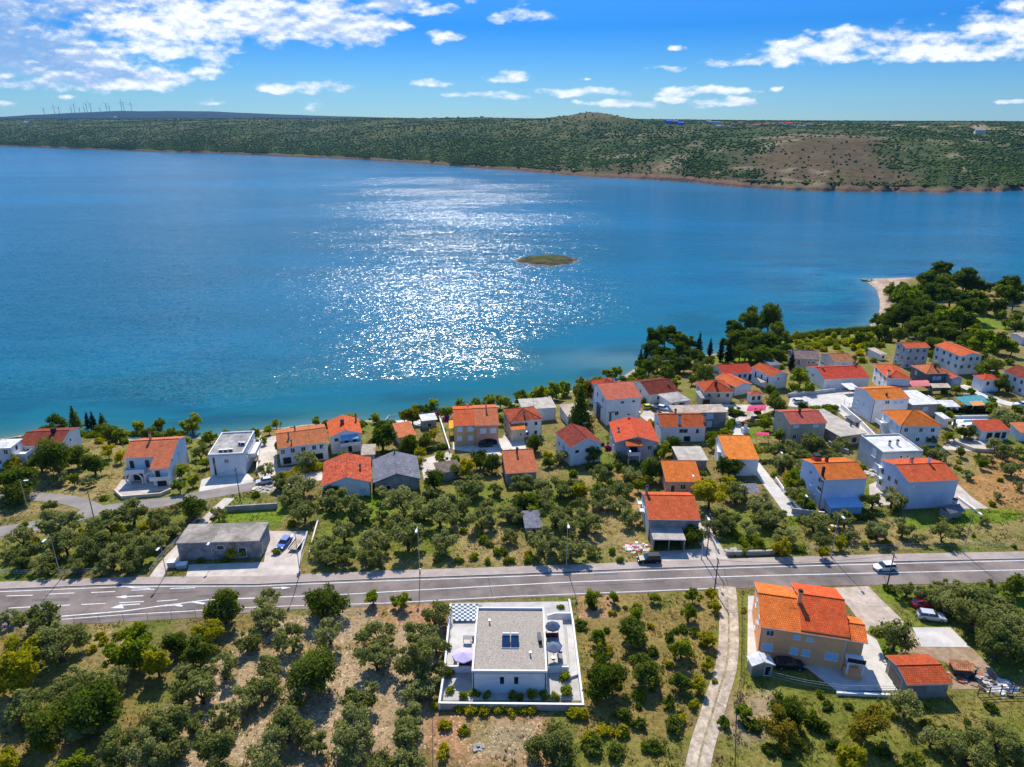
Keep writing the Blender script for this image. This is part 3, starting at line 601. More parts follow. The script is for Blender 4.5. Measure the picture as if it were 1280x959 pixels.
def balcony(root, x0, x1, y0, y1, z, wall=None, posts=True, ground=True):
    """slab projecting from a facade with a rail and pillars"""
    b = MB(); m = wall or TRIM; b.box(x0, y0, z-.16, x1, y1, z); b.box(x0, y0, z, x1, y0+.12, z+.85); b.box(x0, y0+.12, z, x0+.12, y1, z+.85); b.box(x1-.12, y0+.12, z, x1, y1, z+.85)
    if posts:
        n = max(2, int((x1-x0)/3)+1)
        for i in range(n):
            x = x0+.02+(x1-x0-.34)*i/(n-1); b.box(x, y0+.02, -1.0, x+.3, y0+.32, z-.16)
    return b.build('balcony', [m], root)
def roof_gable(b, x0, x1, y0, y1, H, pitch, rf=.5, t=.16, ridge=True):
    yr = y0+(y1-y0)*rf; r = math.tan(R(pitch))*(y1-y0)*max(rf, 1-rf)*.9; zr = H+r
    A = [(y0, H), (yr, zr), (y1, H), (y1, H-t), (yr, zr-t), (y0, H-t)]
    F = lambda i, j, m: b.face([(x0, *A[i]), (x1, *A[i]), (x1, *A[j]), (x0, *A[j])], m)
    F(0, 1, 0); F(1, 2, 0); F(2, 3, 1); F(3, 4, 1); F(4, 5, 1); F(5, 0, 1)
    for q in ((0,1,4,5), (1,2,3,4)):
        b.face([(x0, *A[k]) for k in q], 1); b.face([(x1, *A[k]) for k in q[::-1]], 1)
    if ridge: b.tube([(x0-.02, yr, zr+.0), (x1+.02, yr, zr+.0)], .12, 6, 0)
    return yr, zr
def rot90(b, W):
    """swap axes of a builder made with ridge along x so that the ridge runs along y:  (x,y)->(W-y, x)"""
    b.v = [(W-y, x, z) for x, y, z in b.v]
HOUSES = []; FOOT = []
def house(label, short, A, B, C=None, D=None, H=3.2, roof='gable', pitch=19, rf=.5, wall=None, tiles=None, ov=.35, wf=None, wl=None, wr=None, ws='dark', win=(), chim=(), cat='house',
          name='house', group=None, wing=None, slab=None, wh=1.15, ww=.95, pipe=False, open_front=False, wall_f=None):
    wall = wall or W_WHITE; tiles = tiles or T_RED
    mid = at((A[0]+B[0])/2, (A[1]+B[1])/2, H); z0 = mid.z-H
    a = pz(*A, z0+H); b_ = pz(*B, z0+H); v = b_-a; W = math.hypot(v.x, v.y); ang = math.atan2(v.y, v.x)
    if C is not None:
        c = pz(*C, z0+H) - a; D = -math.sin(ang)*c.x + math.cos(ang)*c.y
    D = max(2.2, min(D, 24))
    root = thing(name, label, cat, (a.x, a.y, z0), ang, group)
    mark(short, (a + v/2 + Vector((-math.sin(ang), math.cos(ang), 0))*D/2))
    HOUSES.append((short, W, D, z0)); FOOT.append((a.x, a.y, ang, W, D))
    lo = -3.0; w = MB(); x0, x1, y0, y1 = ov, W-ov, ov, D-ov; top = H-.08; zr = H
    rb = MB(); mats = [tiles, slab or TRIM]
    cap = 1.0 if open_front else 0
    # ---- roof
    if roof == 'gable':
        yr, zr = roof_gable(rb, 0, W, 0, D, H, pitch, rf)
        zz = lambda y: H-.08 + (zr-H)*((y/yr) if y < yr else (D-y)/(D-yr))
        for x, fl in ((x0, 1), (x1, 0)):
            P = [(x, y0, lo), (x, y0, zz(y0)), (x, yr, zr-.08), (x, y1, zz(y1)), (x, y1, lo)]
            w.face(P if fl else P[::-1], 0)
        w.face([(x0,y0,lo),(x1,y0,lo),(x1,y0,zz(y0)),(x0,y0,zz(y0))], 1); w.face([(x1,y1,lo),(x0,y1,lo),(x0,y1,zz(y1)),(x1,y1,zz(y1))], 0)
        zroof = lambda x, y: H + (zr-H)*((y/yr) if y < yr else (D-y)/(D-yr))
    elif roof == 'gabley':
        yr, zr = roof_gable(rb, 0, D, 0, W, H, pitch, rf); rot90(rb, W); xr = W-yr
        zz = lambda x: H-.08 + (zr-H)*((x/xr) if x < xr else (W-x)/(W-xr))
        for y, fl in ((y0, 0), (y1, 1)):
            P = [(x0, y, lo), (x0, y, zz(x0)), (xr, y, zr-.08), (x1, y, zz(x1)), (x1, y, lo)]
            w.face(P if fl else P[::-1], 1 if not fl else 0)
        w.face([(x0,y1,lo),(x0,y0,lo),(x0,y0,zz(x0)),(x0,y1,zz(x0))], 0); w.face([(x1,y0,lo),(x1,y1,lo),(x1,y1,zz(x1)),(x1,y0,zz(x1))], 0)
        zroof = lambda x, y: H + (zr-H)*((x/xr) if x < xr else (W-x)/(W-xr))
    elif roof == 'hip':
        s = min(W, D)/2; r = math.tan(R(pitch))*s; zr = H+r
        if W >= D: p, q = (s, D/2, zr), (W-s, D/2, zr)
        else: p, q = (W/2, s, zr), (W/2, D-s, zr)
        c0, c1, c2, c3 = (0,0,H), (W,0,H), (W,D,H), (0,D,H)
        if W >= D: fs = [[c0,c1,q,p],[c1,c2,q],[c2,c3,p,q],[c3,c0,p]]
        else: fs = [[c0,c1,p],[c1,c2,q,p],[c2,c3,q],[c3,c0,p,q]]
        for f in fs:
            f = [k for i, k in enumerate(f) if k != f[i-1]]
            rb.face(f, 0)
        lw = lambda k: (k[0], k[1], H-.16)
        for m_, n_ in ((c0,c1),(c1,c2),(c2,c3),(c3,c0)): rb.face([lw(m_), lw(n_), n_, m_], 1)
        rb.face([lw(c3), lw(c2), lw(c1), lw(c0)], 1)
        for e in ((c0,p),(c3,p if W >= D else q),(c1,q if W >= D else p),(c2,q)): rb.tube(e, .10, 5, 0)
        if (Vector(p)-Vector(q)).length > .3: rb.tube((p, q), .10, 5, 0)
        w.prism([(x0,y0),(x1,y0),(x1,y1),(x0,y1)], lo, top, 0)
        zroof = lambda x, y: H + math.tan(R(pitch))*min(x, y, W-x, D-y)
    elif roof == 'mono':
        r = math.tan(R(pitch))*D; zr = H+r; t = .14
        P = [(0, H), (D, zr), (D, zr-t), (0, H-t)]
        for i, m_ in ((0,0),(1,1),(2,1),(3,1)):
            j = (i+1) % 4; rb.face([(0, *P[i]), (W, *P[i]), (W, *P[j]), (0, *P[j])], m_)
        rb.face([(0, *k) for k in P], 1); rb.face([(W, *k) for k in P[::-1]], 1)
        zz = lambda y: H-.07+r*y/D
        for x, fl in ((x0, 1), (x1, 0)):
            Q = [(x,y0,lo),(x,y0,zz(y0)),(x,y1,zz(y1)),(x,y1,lo)]; w.face(Q if fl else Q[::-1], 0)
        w.face([(x0,y0,lo),(x1,y0,lo),(x1,y0,zz(y0)),(x0,y0,zz(y0))], 1); w.face([(x1,y1,lo),(x0,y1,lo),(x0,y1,zz(y1)),(x1,y1,zz(y1))], 0)
        zroof = lambda x, y: H + r*y/D
    elif roof in ('flat', 'parapet'):
        pr = .35 if roof == 'parapet' else .0
        rb.box(0, 0, H-.18-pr, W, D, H-pr, 0)
        if pr:
            e = .28
            for q in ((0,0,W,e),(0,D-e,W,D),(0,e,e,D-e),(W-e,e,W,D-e)): rb.box(q[0], q[1], H-pr-.28, q[2], q[3], H, 1)
        else:
            rb.v = []; rb.f = []; rb.m = []; rb.uv = []
            rb.prism([(0,0),(W,0),(W,D),(0,D)], H-.2, H, 1, 0)
        if open_front:      # carport: back and side walls, posts
            e = .22
            for q in ((x0,y0,x0+e,y1),(x1-e,y0,x1,y1),(x0+e,y1-e,x1-e,y1)): w.box(q[0], q[1], lo, q[2], q[3], H-.1)
            w.box((x0+x1)/2-.1, y0, lo, (x0+x1)/2+.1, y0+.2, H-.1)
        else: w.prism([(x0,y0),(x1,y0),(x1,y1),(x0,y1)], lo, H-.1-pr, 0)
        zroof = lambda x, y: H-pr
    if wing:    # front wing under the continued roof slope
        u0, u1, ext = wing[:3]; X0, X1 = W*u0, W*u1; sl = (zr-H)/(D*rf); He = H-ext*sl; t = .16
        P = [(-ext, He), (0, H), (0, H-t), (-ext, He-t)]
        for i, m_ in ((0,0),(2,1),(3,1)):
            j = (i+1) % 4; rb.face([(X0, *P[i]), (X1, *P[i]), (X1, *P[j]), (X0, *P[j])], m_)
        rb.face([(X0, *k) for k in P], 1); rb.face([(X1, *k) for k in P[::-1]], 1)
        w.prism([(X0+ov,-ext+ov),(X1-ov,-ext+ov),(X1-ov,y0),(X0+ov,y0)], lo, He-.1, 0)
        for u, z, ww_, hh, st in wing[3] if len(wing) > 3 else (): link('window', win_mesh(ww_, hh, st), root, (X0+ov+(X1-X0-2*ov)*u, -ext+ov, z), 0)
    w.build('wall', [wall, wall_f or wall], root)
    rf_ = rb.build('roof', mats, root)
    for cx, cy, hh, *rest in chim:
        chimney(rf_, W*cx, D*cy, zroof(W*cx, D*cy), hh, rest[0] if rest else .55, rest[1] if len(rest) > 1 else W_GREY)
    for f, spec in (('f', wf), ('l', wl), ('r', wr)):
        if not spec: continue
        rows, cols = spec[:2]; st = spec[2] if len(spec) > 2 else ws
        for i in range(rows):
            z = H-1.25-2.75*(rows-1-i)
            for j in range(cols): add_win(root, f, (j+.5)/cols + random.uniform(-.03, .03), z, ww, wh, st, W, D, ov)
    for f, u, z, w_, h_, st in win: add_win(root, f, u, z, w_, h_, st, W, D, ov, 'door' if 'door' in st else 'window')
    if pipe:
        b = MB(); b.tube([(x0+.0, y0-.1, -.5), (x0+.0, y0-.1, H-.2)], .07, 6); b.build('drainpipe', DMETAL, root)
    root['_w'], root['_d'], root['_h'] = W, D, H
    return root
def done(root):
    for k in ('_w', '_d', '_h'):
        if k in root: del root[k]
def unit(label, x, y, z, parent=None): pass
g2 = 'houses along the lake shore'; g3 = 'houses of the village by the bay'
# ---- left waterfront
h = house('white terraced house with stacked balconies, cut by the picture edge', 'the white terraced house', (-14,561), (13,560), (7,549), H=6, roof='flat', tiles=F_WHITE, wf=(2,2), wr=(2,1,'open'), group=g2)
balcony(h, h['_w']*.6, h['_w']+2.6, 1.0, h['_d']*.7, 2.9)
house('long low house with faded dark red roof among trees at the water', 'the faded red roofed house', (20,558.5), (75.5,556), (38,536.5), H=4.6, tiles=T_DARK, wf=(1,2,'open'), wr=(2,1), ww=.6, wh=.6, chim=[(.66,.45,1.0,1.0,DMETAL)], group=g2, pitch=17)
h = house('white house with stepped orange tile roof and arched ground floor porch', 'the arched porch house', (153.5,573), (216,569.5), (157,549), H=6.6, tiles=T_SALM, pitch=20, group=g2, wing=(.62,1.0,4.2,[(.35,3.6,1.1,2.0,'brown'),(.5,1.0,2.2,1.9,'open')]),
          win=[('f',.12,4.6,1.0,2.1,'brown'),('f',.45,4.6,1.0,2.0,'open'),('f',.2,1.3,2.2,2.2,'open'),('r',.4,4.8,1.2,1.4,'blue')], chim=[(.41,.52,1.9,.5,W_SALMON)])
balcony(h, .2, h['_w']*.42, -1.6, .35, 3.1); balcony(h, h['_w']*.62, h['_w']-.2, -5.2, -3.85, 2.6, posts=False)
b = MB()      # the row of porch arches under the balcony
for x0 in (1.2, 4.9):
    for i in range(9):
        t0, t1 = math.pi*i/9, math.pi*(i+1)/9
        b.face([(x0+1.4-1.3*math.cos(t0),-1.62,1.5+1.3*math.sin(t0)),(x0+1.4-1.3*math.cos(t1),-1.62,1.5+1.3*math.sin(t1)),(x0+1.4-1.75*math.cos(t1),-1.62,1.5+1.6*math.sin(t1)),(x0+1.4-1.75*math.cos(t0),-1.62,1.5+1.6*math.sin(t0))])
    for dx in (-.35, 2.75): b.box(x0+dx, -1.62, -1, x0+dx+.4, -1.3, 1.5)
b.build('porch_arch', [TRIM], h)
h = house('white flat roofed modern house with air conditioners on its gravel roof', 'the white modern cube house', (259.5,568.3), (303.5,566), (264.5,541), H=6.2, roof='parapet', tiles=F_GREY, ov=.05, win=[('f',.5,4.1,.9,.9,'dark'),('f',.14,2.8,.5,5.0,'dark'),('r',.3,4.3,1.6,1.3,'dark'),('r',.7,4.3,1.6,1.3,'dark')], group=g2)
rf = [o for o in h.children if o.name.startswith('roof')][0]
for u, v_ in ((.33,.08),(.47,.08),(.61,.09),(.78,.38),(.86,.36)):
    b = MB(); x, y = h['_w']*u, h['_d']*v_+.5; b.box(x-.55, y-.3, 5.86, x+.55, y+.3, 6.7); b.box(x-.42, y-.33, 5.98, x+.42, y-.305, 6.6, 1); b.build('air_conditioner', [TRIM, DARK], rf)
balcony(h, h['_w']-.05, h['_w']+1.8, h['_d']*.3, h['_d']*.95, 3.1, posts=False)
house('long white house with salmon tile roof and covered gallery', 'the long salmon roofed house', (346.6,561), (410.6,552.3), (345,537.5), H=5.2, tiles=T_SALM, pitch=15, wf=(1,5), win=[('f',.14,1.3,2.0,1.9,'open'),('f',.75,1.2,3.4,1.8,'open')], chim=[(.24,.30,1.2,.4),(.38,.62,1.0,.4),(.28,.08,1.1,.35)], group=g2)
h = house('white gabled house with blue awning over its upper balcony', 'the blue awning house', (411.5,546.5), (453,541.4), (407.5,527), H=5.4, roof='gabley', tiles=T_RED, pitch=21, win=[('f',.18,4.2,1.0,.9,'open'),('f',.5,3.9,1.0,2.0,'brown'),('f',.78,3.9,1.0,2.0,'brown'),('f',.6,1.1,1.0,2.0,'open'),('r',.3,4.2,1,1.2,'dark')], chim=[(.45,.45,1.0,1.0,T_RED),(.9,.75,2.0,.45)], group=g2)
balcony(h, h['_w']*.30, h['_w']*.92, -1.3, .35, 2.75)
b = MB(); W = h['_w']; b.face([(W*.34,-1.5,4.75),(W*.86,-1.5,4.75),(W*.86,.35,5.3),(W*.34,.35,5.3)]); b.box(W*.34,-1.52,4.5,W*.86,-1.47,4.75); b.build('awning', BLUEC, h)
house('gabled house with mottled old red tile roof behind olive trees', 'the mottled tile house', (401.5,608.3), (464.3,602.5), (403.5,577), H=3.7, roof='gabley', tiles=T_OLD, pitch=20, win=[('f',.32,2.5,.55,.7,'dark'),('f',.84,1.4,1.4,1.2,'blue')], chim=[(.78,.42,1.1,.45)], wall=W_WHITE, group=g2)
house('house with dark grey fibre cement gable roof beside a conifer', 'the grey gabled house', (466,604), (526,598.5), (468,574.5), H=3.1, roof='gabley', tiles=F_CORR, slab=F_CORR, pitch=21, win=[('f',.3,1.4,1.0,1.0,'open')], wall=W_GREY, group=g2, chim=[(.5,.9,.9,.4)])
house('small shed with pale lean-to roof tucked beside white gabled house', 'the pale lean-to shed', (451,569), (469,568), (448.5,558.6), H=2.7, roof='mono', pitch=7, tiles=F_BEIGE, slab=F_BEIGE, wall=W_GREY, cat='shed', name='shed', win=[('f',.3,1.1,.9,1.6,'open')])
house('small boathouse with orange tile roof next to a waterside terrace', 'the orange boathouse', (498,547.5), (521,543.8), (490.5,534.7), H=2.8, roof='mono', pitch=10, tiles=T_SALM, wall=W_CREAM, win=[('f',.6,1.2,.9,1.0,'open')], cat='boathouse', name='boathouse')
house('grey stone hut with pale flat roof and magenta bougainvillea', 'the bougainvillea hut', (527,526.5), (547,524.3), (531,517.5), H=3, roof='flat', tiles=F_WHITE, wall=W_STONE, win=[('f',.5,1.3,1.0,1.2,'open')], cat='hut', name='hut')
# ---- middle of the village
h = house('semi detached house half tan half salmon with car arch', 'the tan and salmon house', (566.7,532.3), (595,531.2), (567,508), H=6.3, tiles=T_RED, pitch=17, wall=W_TAN, ov=.2, wf=(2,2,'white'), ww=1.25, wh=1.35, group=g3, chim=[(.7,.85,1.4,.5,W_WHITE)])
W0, D0 = h['_w'], h['_d']; q = pz(624,531.3,h.location.z+6.3); W1 = (q-h.location).to_2d().length - W0
b = MB(); b.prism([(W0-.18,-.45),(W0+W1-.3,-.45),(W0+W1-.3,D0-.2),(W0-.18,D0-.2)], -3, 6.1); b.build('wall', W_SALMON, h)
b = MB(); roof_gable(b, W0-.3, W0+W1, -.8, D0, 6.45, 17); r2 = b.build('roof', [T_SALM, TRIM], h); chimney(r2, W0+W1*.5, D0*.44, 8.4, 2.0, .4, W_SALMON)
for u, z, w_, hh, st in ((.3,4.6,1.6,1.4,'white'),(.74,4.6,1.6,1.4,'white')): link('window', win_mesh(w_, hh, st), h, (W0+W1*u, -.45, z), 0)
b = MB(); cx = W0+W1*.55; P = [(cx-2.4, 0)]+[(cx-2.4*math.cos(math.pi*i/14), .9+1.35*math.sin(math.pi*i/14)) for i in range(15)]+[(cx+2.4, 0)]
b.face([(x, -.47, z) for x, z in P]); b.build('car_arch', DARK, h)
house('square house with mottled red hip roof and a low front wing', 'the mottled hip roof house', (637.8,528), (679,524), (632,511), H=5.2, roof='hip', tiles=T_OLD, pitch=21, wf=(2,3,'open'), wl=(2,2), ww=.8, wh=1.0, chim=[(.48,.22,1.0,.4)], group=g3)
house('low cream annex with orange lean-to roof in front of hip roof', 'the cream annex', (639,537.5), (657.5,536), (638,528.5), H=3.8, roof='mono', pitch=10, tiles=T_ORANGE, wall=W_CREAM, win=[('f',.7,2.0,.35,.9,'open')], cat='annex', name='annex')
house('white flat roofed block with stained roof next to the water', 'the stained white block', (653,512), (696,509.4), (645,499), H=4.2, roof='flat', tiles=F_RUST, slab=TRIM, win=[('f',.3,2.8,.7,.8,'dark'),('f',.75,2.6,.8,1.2,'white'),('r',.5,2.6,.9,1.0,'dark')], group=g3)
house('brown slab roofed shack half hidden behind tall conifer', 'the brown shack', (709,521), (740,518.5), (701.5,505.5), H=3, roof='flat', tiles=F_BEIGE, slab=F_BEIGE, wall=W_WHITE, cat='shack', name='shack')
house('white house turned askew with weathered dark red gable roof', 'the askew dark roofed house', (713,560), (753.5,553.5), (699,540), H=5.4, roof='gabley', tiles=T_DARK, pitch=27, win=[('f',.2,3.9,1.1,.8,'open'),('f',.55,3.8,1.2,1.2,'brown'),('l',.5,3.2,.9,1.1,'dark'),('l',.2,3.2,.9,1.1,'dark')], group=g3)
h = house('pale house with broad bright red gable roof and porch', 'the broad red gable house', (769,553), (825,553), (762,527.5), H=5.3, roof='gabley', tiles=T_RED, pitch=18, wall=W_LGREY, win=[('f',.42,3.2,2.2,2.0,'open'),('f',.8,3.6,1.0,1.1,'dark'),('l',.3,3.2,1.,1.2,'dark'),('l',.7,3.2,1.,1.2,'dark')], chim=[(.14,.45,.8,.5,W_WHITE),(.45,.95,.9,.6,W_WHITE)], group=g3)
balcony(h, h['_w']*.28, h['_w']*.56, -1.6, .35, 2.3); b = MB(); W = h['_w']; b.face([(W*.22,-2,5.2),(W*.58,-2,5.2),(W*.58,1.2,6.3),(W*.22,1.2,6.3)]); b.box(W*.22,-2.03,5.0,W*.58,-1.98,5.2); b.build('porch_roof', T_RED, h)
house('tall white house with faded pink roof above a grey garage block', 'the pink roofed tall house', (758,500), (803.5,496.5), (750,480), H=8.2, tiles=T_PINK, pitch=11, rf=.72, win=[('f',.45,6.9,.9,.7,'dark'),('f',.78,7.0,.8,.6,'dark'),('l',.3,6.5,1,1.2,'dark'),('l',.7,6.5,1,1.2,'dark'),('f',.3,3.6,1.,1.2,'dark')], group=g3)
h = house('dark grey garage block with pale sheet roof below the pink roof', 'the dark grey block', (761.5,516), (799,510), (756,501), H=4.2, roof='flat', tiles=F_CORR, slab=F_GREY, wall=M('slate_blue_render', (.11,.125,.15), var=.15), win=[('f',.36,2.2,2.4,1.8,'white'),('f',.72,3.0,.9,1.2,'white')], cat='garage', name='garage')
b = MB(); W, D = h['_w'], h['_d']; b.box(W*.1, D*.55, 4.02, W*.75, D*.98, 4.5); b.build('roof_sheet', F_WHITE, h)
house('red hip roofed house peeking out behind faded pink roof', 'the red hip house by the water', (750,487), (779,483), (748.5,474), H=6.5, roof='hip', tiles=T_RED, pitch=22, win=[('l',.5,5,1,1.2,'dark')], chim=[(.7,.3,1.3,.4)], group=g3)
house('white cottage with brown weathered tile roof near the pines', 'the brown roofed cottage', (812,494), (850,489.5), (803.5,474.5), H=3.2, tiles=T_DARK, pitch=18, win=[('l',.5,2,.9,1.0,'dark'),('f',.3,1.8,.9,1.,'open')], chim=[(.8,.3,1.3,.5,W_SALMON)], group=g3)
house('white garage annex with pale flat roof in front of brown cottage', 'the pale garage annex', (838,503.5), (863.5,500), (828,492), H=2.8, roof='flat', tiles=F_GREY, wall=W_WHITE, win=[('f',.62,1.2,2.2,1.9,'open'),('f',.15,1.2,1.,1.9,'open')], cat='garage', name='garage')
house('cream house with orange red hip roof and grey front', 'the orange hip roof house', (880,490.5), (918,490), (864.5,477), H=4.0, roof='hip', tiles=T_RED, pitch=25, wall=W_CREAM, wf=(1,3,'open'), wl=(1,2), chim=[(.45,.25,1.3,.7,T_DARK)], group=g3)
house('small grey garage with sloping slab in front of cream house', 'the small slab garage', (876,498), (891,497.5), (868,490.5), H=2.6, roof='mono', pitch=5, tiles=F_GREY, slab=F_GREY, wall=W_CREAM, win=[('f',.55,1.1,2.4,1.9,'brown')], cat='garage', name='garage')
house('white house with long red roof closing a courtyard', 'the courtyard house', (904,467.8), (943.7,465.2), (899.5,456.5), H=3.8, tiles=T_RED, pitch=17, rf=.6, win=[('f',.55,2.5,1.,1.2,'dark'),('f',.72,2.5,1.0,1.2,'dark'),('f',.9,1.9,1.0,2.2,'open'),('l',.5,2.5,1,1,'dark')], group=g3)
house('white wing with red roof facing the courtyard trellis', 'the courtyard wing', (919,484), (941,480), (903.5,470), H=3.2, roof='gabley', tiles=T_RED, pitch=18, win=[('l',.25,1.9,.9,1.6,'dark'),('l',.55,1.9,.9,1.6,'dark'),('l',.8,1.9,.9,1.6,'dark')], group=g3)
house('white gabled house with red roof, end wall toward the palm', 'the white gable end house', (965.5,471), (986,467.5), (943,458.5), H=4.8, roof='gabley', tiles=T_RED, pitch=22, win=[('f',.42,3.6,.6,.8,'dark'),('l',.2,2.8,.7,2,'dark'),('l',.5,2.8,.7,2.,'dark'),('l',.8,2.8,.7,2.,'dark')], group=g3)
house('tiny kiosk with orange hip roof and dark openings', 'the tiny hip roof kiosk', (938.5,494), (955,493), (936.5,489), H=2.9, roof='hip', tiles=T_SALM, pitch=22, wf=(1,2,'open'), cat='kiosk', name='kiosk', ww=1.0, wh=1.3)
house('white house with brick red roof and two grey chimneys', 'the two chimney house', (826.5,534), (883.5,533.5), D=10, H=4.6, tiles=T_RED, pitch=21, ov=.25, win=[('f',.5,3.3,2.3,1.1,'dark'),('f',.82,3.2,.7,1.2,'brown'),('f',.6,.9,1.8,1.6,'open'),('l',.5,3.2,.8,1.1,'dark')], chim=[(.41,.12,2.6,.75,W_LGREY),(.97,.18,2.0,.6,W_SALMON),(.42,.62,1.2,.5)], group=g3)
house('grey concrete block with flat roof behind the brick red roof', 'the grey concrete block', (843,516.8), (910.5,515), (845,506.5), H=5, roof='flat', tiles=F_BEIGE, slab=F_BEIGE, wall=W_GREY, win=[('f',.68,3.7,1.9,1.6,'blue'),('f',.68,1.2,1.4,1.8,'white')], group=g3)
# ---- right part of the village
house('old stone chapel house with grey brown roof beside a cypress', 'the old stone house', (992,447.5), (1026,448.8), D=9, H=4.6, tiles=T_STONE, pitch=22, wall=W_STONE, win=[('f',.2,2.8,.9,2.0,'dark'),('f',.6,3.0,.7,.8,'dark'),('f',.78,3.0,.7,.8,'dark'),('f',.93,3.0,.7,.8,'dark')], group=g3)
house('small white cottage with faded orange brown tile roof', 'the faded orange cottage', (1043,452.5), (1069,451.5), D=10, H=2.8, tiles=T_BROWN, pitch=18, win=[('f',.5,1.6,1.,1.,'blue')], group=g3)
house('long white barn-like house with dark red roof beside pale yard', 'the long dark red house', (1031,474.3), (1088,472), (1019,458), H=3.6, tiles=T_RED, pitch=19, ov=.2, win=[('l',.4,2.4,.8,.8,'dark')], chim=[(.13,.5,1.3,.6,W_WHITE),(.88,.55,1.2,.5,W_SALMON)], group=g3)
house('small white shed with single slope roof among bushes', 'the white garden shed', (1100,443.3), (1109.5,442.5), (1087.5,436), H=2.4, roof='mono', pitch=3, tiles=F_BEIGE, win=[('f',.6,1.2,1.,1.,'open')], cat='shed', name='shed')
house('three storey grey stone house with orange roof and rows of windows', 'the three storey stone house', (1133,435.2), (1163.5,434.3), (1117.5,428.5), H=7.6, tiles=T_RED, pitch=17, wall=W_LGREY, wf=(3,3), wl=(3,2), ww=1.0, wh=1.35, group=g3)
house('white two storey house with long orange gable roof at wood edge', 'the white house at the wood', (1201,445.5), (1230,444), (1174,431), H=6.8, roof='gabley', tiles=T_RED, pitch=15, wf=(2,3), wl=(2,4), ww=1., wh=1.2, group=g3)
house('white house with red hip roof and stepped lower roofs', 'the stepped red hip house', (1109,472.5), (1140,474), (1089.5,455.5), H=5.4, roof='hip', tiles=T_RED, pitch=21, wl=(2,3), ww=1.1, wh=1.4, chim=[(.1,.12,1.5,.7,W_WHITE)], group=g3)
house('dark stone house with bright orange hip roof', 'the dark stone hip house', (1158,467.3), (1187,466.5), (1141,456.5), H=4.6, roof='hip', tiles=T_SALM, pitch=23, wall=M('dark_stone', (.17,.16,.15), var=.3, scale=2.), win=[('f',.4,2.8,.9,1.1,'blue'),('f',.62,2.8,1.4,1.1,'blue'),('l',.35,3.0,.9,1.2,'blue')], chim=[(.55,.3,1.0,.6,T_DARK)], group=g3)
house('small grey annex with orange gable roof beside dark stone house', 'the orange gable annex', (1190,473.5), (1205,473), (1181,463), H=3.4, roof='gabley', tiles=T_SALM, pitch=25, wall=W_LGREY, win=[('f',.5,2,1.2,1.,'blue')], cat='annex', name='annex')
house('low white house with flat red hip roof behind bushy tree', 'the low red hip house', (1230,475.5), (1254,474.5), (1216,468.5), H=4.2, roof='hip', tiles=T_RED, pitch=17, wf=(1,2,'open'), group=g3)
house('white gabled house with very dark roof, cut by the frame', 'the dark roofed edge house', (1284,476), (1318,474), (1262,463), H=5.4, roof='gabley', tiles=T_DARK, pitch=22, wl=(2,3), group=g3)
house('tall white house with vivid orange gable roof over blank side', 'the vivid orange roof house', (1093,500), (1138,498), (1071,484), H=7.2, tiles=T_ORANGE, pitch=17, ov=.2, win=[('f',.38,6.2,1.2,.9,'dark'),('f',.62,6.1,1.1,.8,'blue'),('f',.8,6.1,1.1,.8,'blue'),('l',.55,3.9,.8,.9,'blue'),('l',.25,3.9,.8,.9,'blue'),('l',.2,1.2,.9,1.1,'blue')], pipe=True, group=g3, chim=[(.42,.16,.5,.4,DMETAL)])
house('beige block with white painted flat roof joined to orange house', 'the white flat roofed block', (1140.5,506.3), (1176,504.8), (1131.5,488), H=4.2, roof='flat', tiles=F_WHITE, slab=F_BEIGE, wall=W_STONE, win=[('f',.52,2.6,1.4,1.,'blue')], group=g3)
h = house('large white house with bright red pyramid roof', 'the red pyramid roof house', (1126,532.7), (1179,533), (1100,513), H=5.9, roof='hip', tiles=T_ORANGE, pitch=24, wf=(2,3,'dark'), wl=(2,3,'blue'), ww=.9, wh=1.0, group=g3, pipe=True)
balcony(h, -1.5, .35, h['_d']*.62, h['_d']*.95, 3.0, posts=True)
house('pale grey unfinished block with white flat roof and two vents', 'the pale grey block', (1103.5,565), (1154.5,563.2), (1079,543.5), H=6.4, roof='parapet', tiles=F_WHITE, slab=W_LGREY, wall=W_LGREY, ov=.04, win=[('l',.68,4.6,1.5,2.,'white'),('l',.85,1.6,1.5,2.,'white'),('f',.48,4.9,.5,.6,'dark'),('f',.64,4.9,.5,.6,'dark')], chim=[(.38,.38,1.2,.45,METAL),(.6,.42,1.2,.45,METAL)], group=g3)
house('khaki two storey house with dull red roof', 'the khaki house', (988,530.3), (1034.5,528.5), (969,512.3), H=6.2, tiles=T_PINK, pitch=18, wall=W_KHAKI, ov=.25, win=[('f',.13,5.3,.7,.7,'white'),('f',.2,5.3,.7,.7,'white'),('f',.68,5.3,.7,.7,'white'),('f',.75,5.3,.7,.7,'white'),('f',.15,2.3,1.,1.2,'dark'),('f',.4,2.3,1.4,.9,'dark'),('l',.35,4.6,.5,.9,'dark'),('l',.4,1.9,.5,.9,'dark')], chim=[(.42,.42,1.1,.5,T_DARK)], group=g3)
h = house('low sprawling workshop with grey weathered slab roof', 'the sprawling workshop', (1050,546), (1084,541.5), (1028,511), H=3.1, roof='flat', tiles=F_RUST, slab=F_GREY, wall=W_GREY, cat='workshop', name='workshop', chim=[(.12,.55,1.,.5,T_DARK),(.9,.3,1.,.4,W_GREY)], win=[('f',.6,1.4,1.6,1.6,'open')])
BLUEW = M('blue_white_render', (.62,.70,.80), var=.05, scale=.6, stain=.1); LILW = M('lilac_white_render', (.66,.68,.76), var=.05, scale=.6, stain=.14)  # blue one: a white wall with the blue of its shade put into the colour
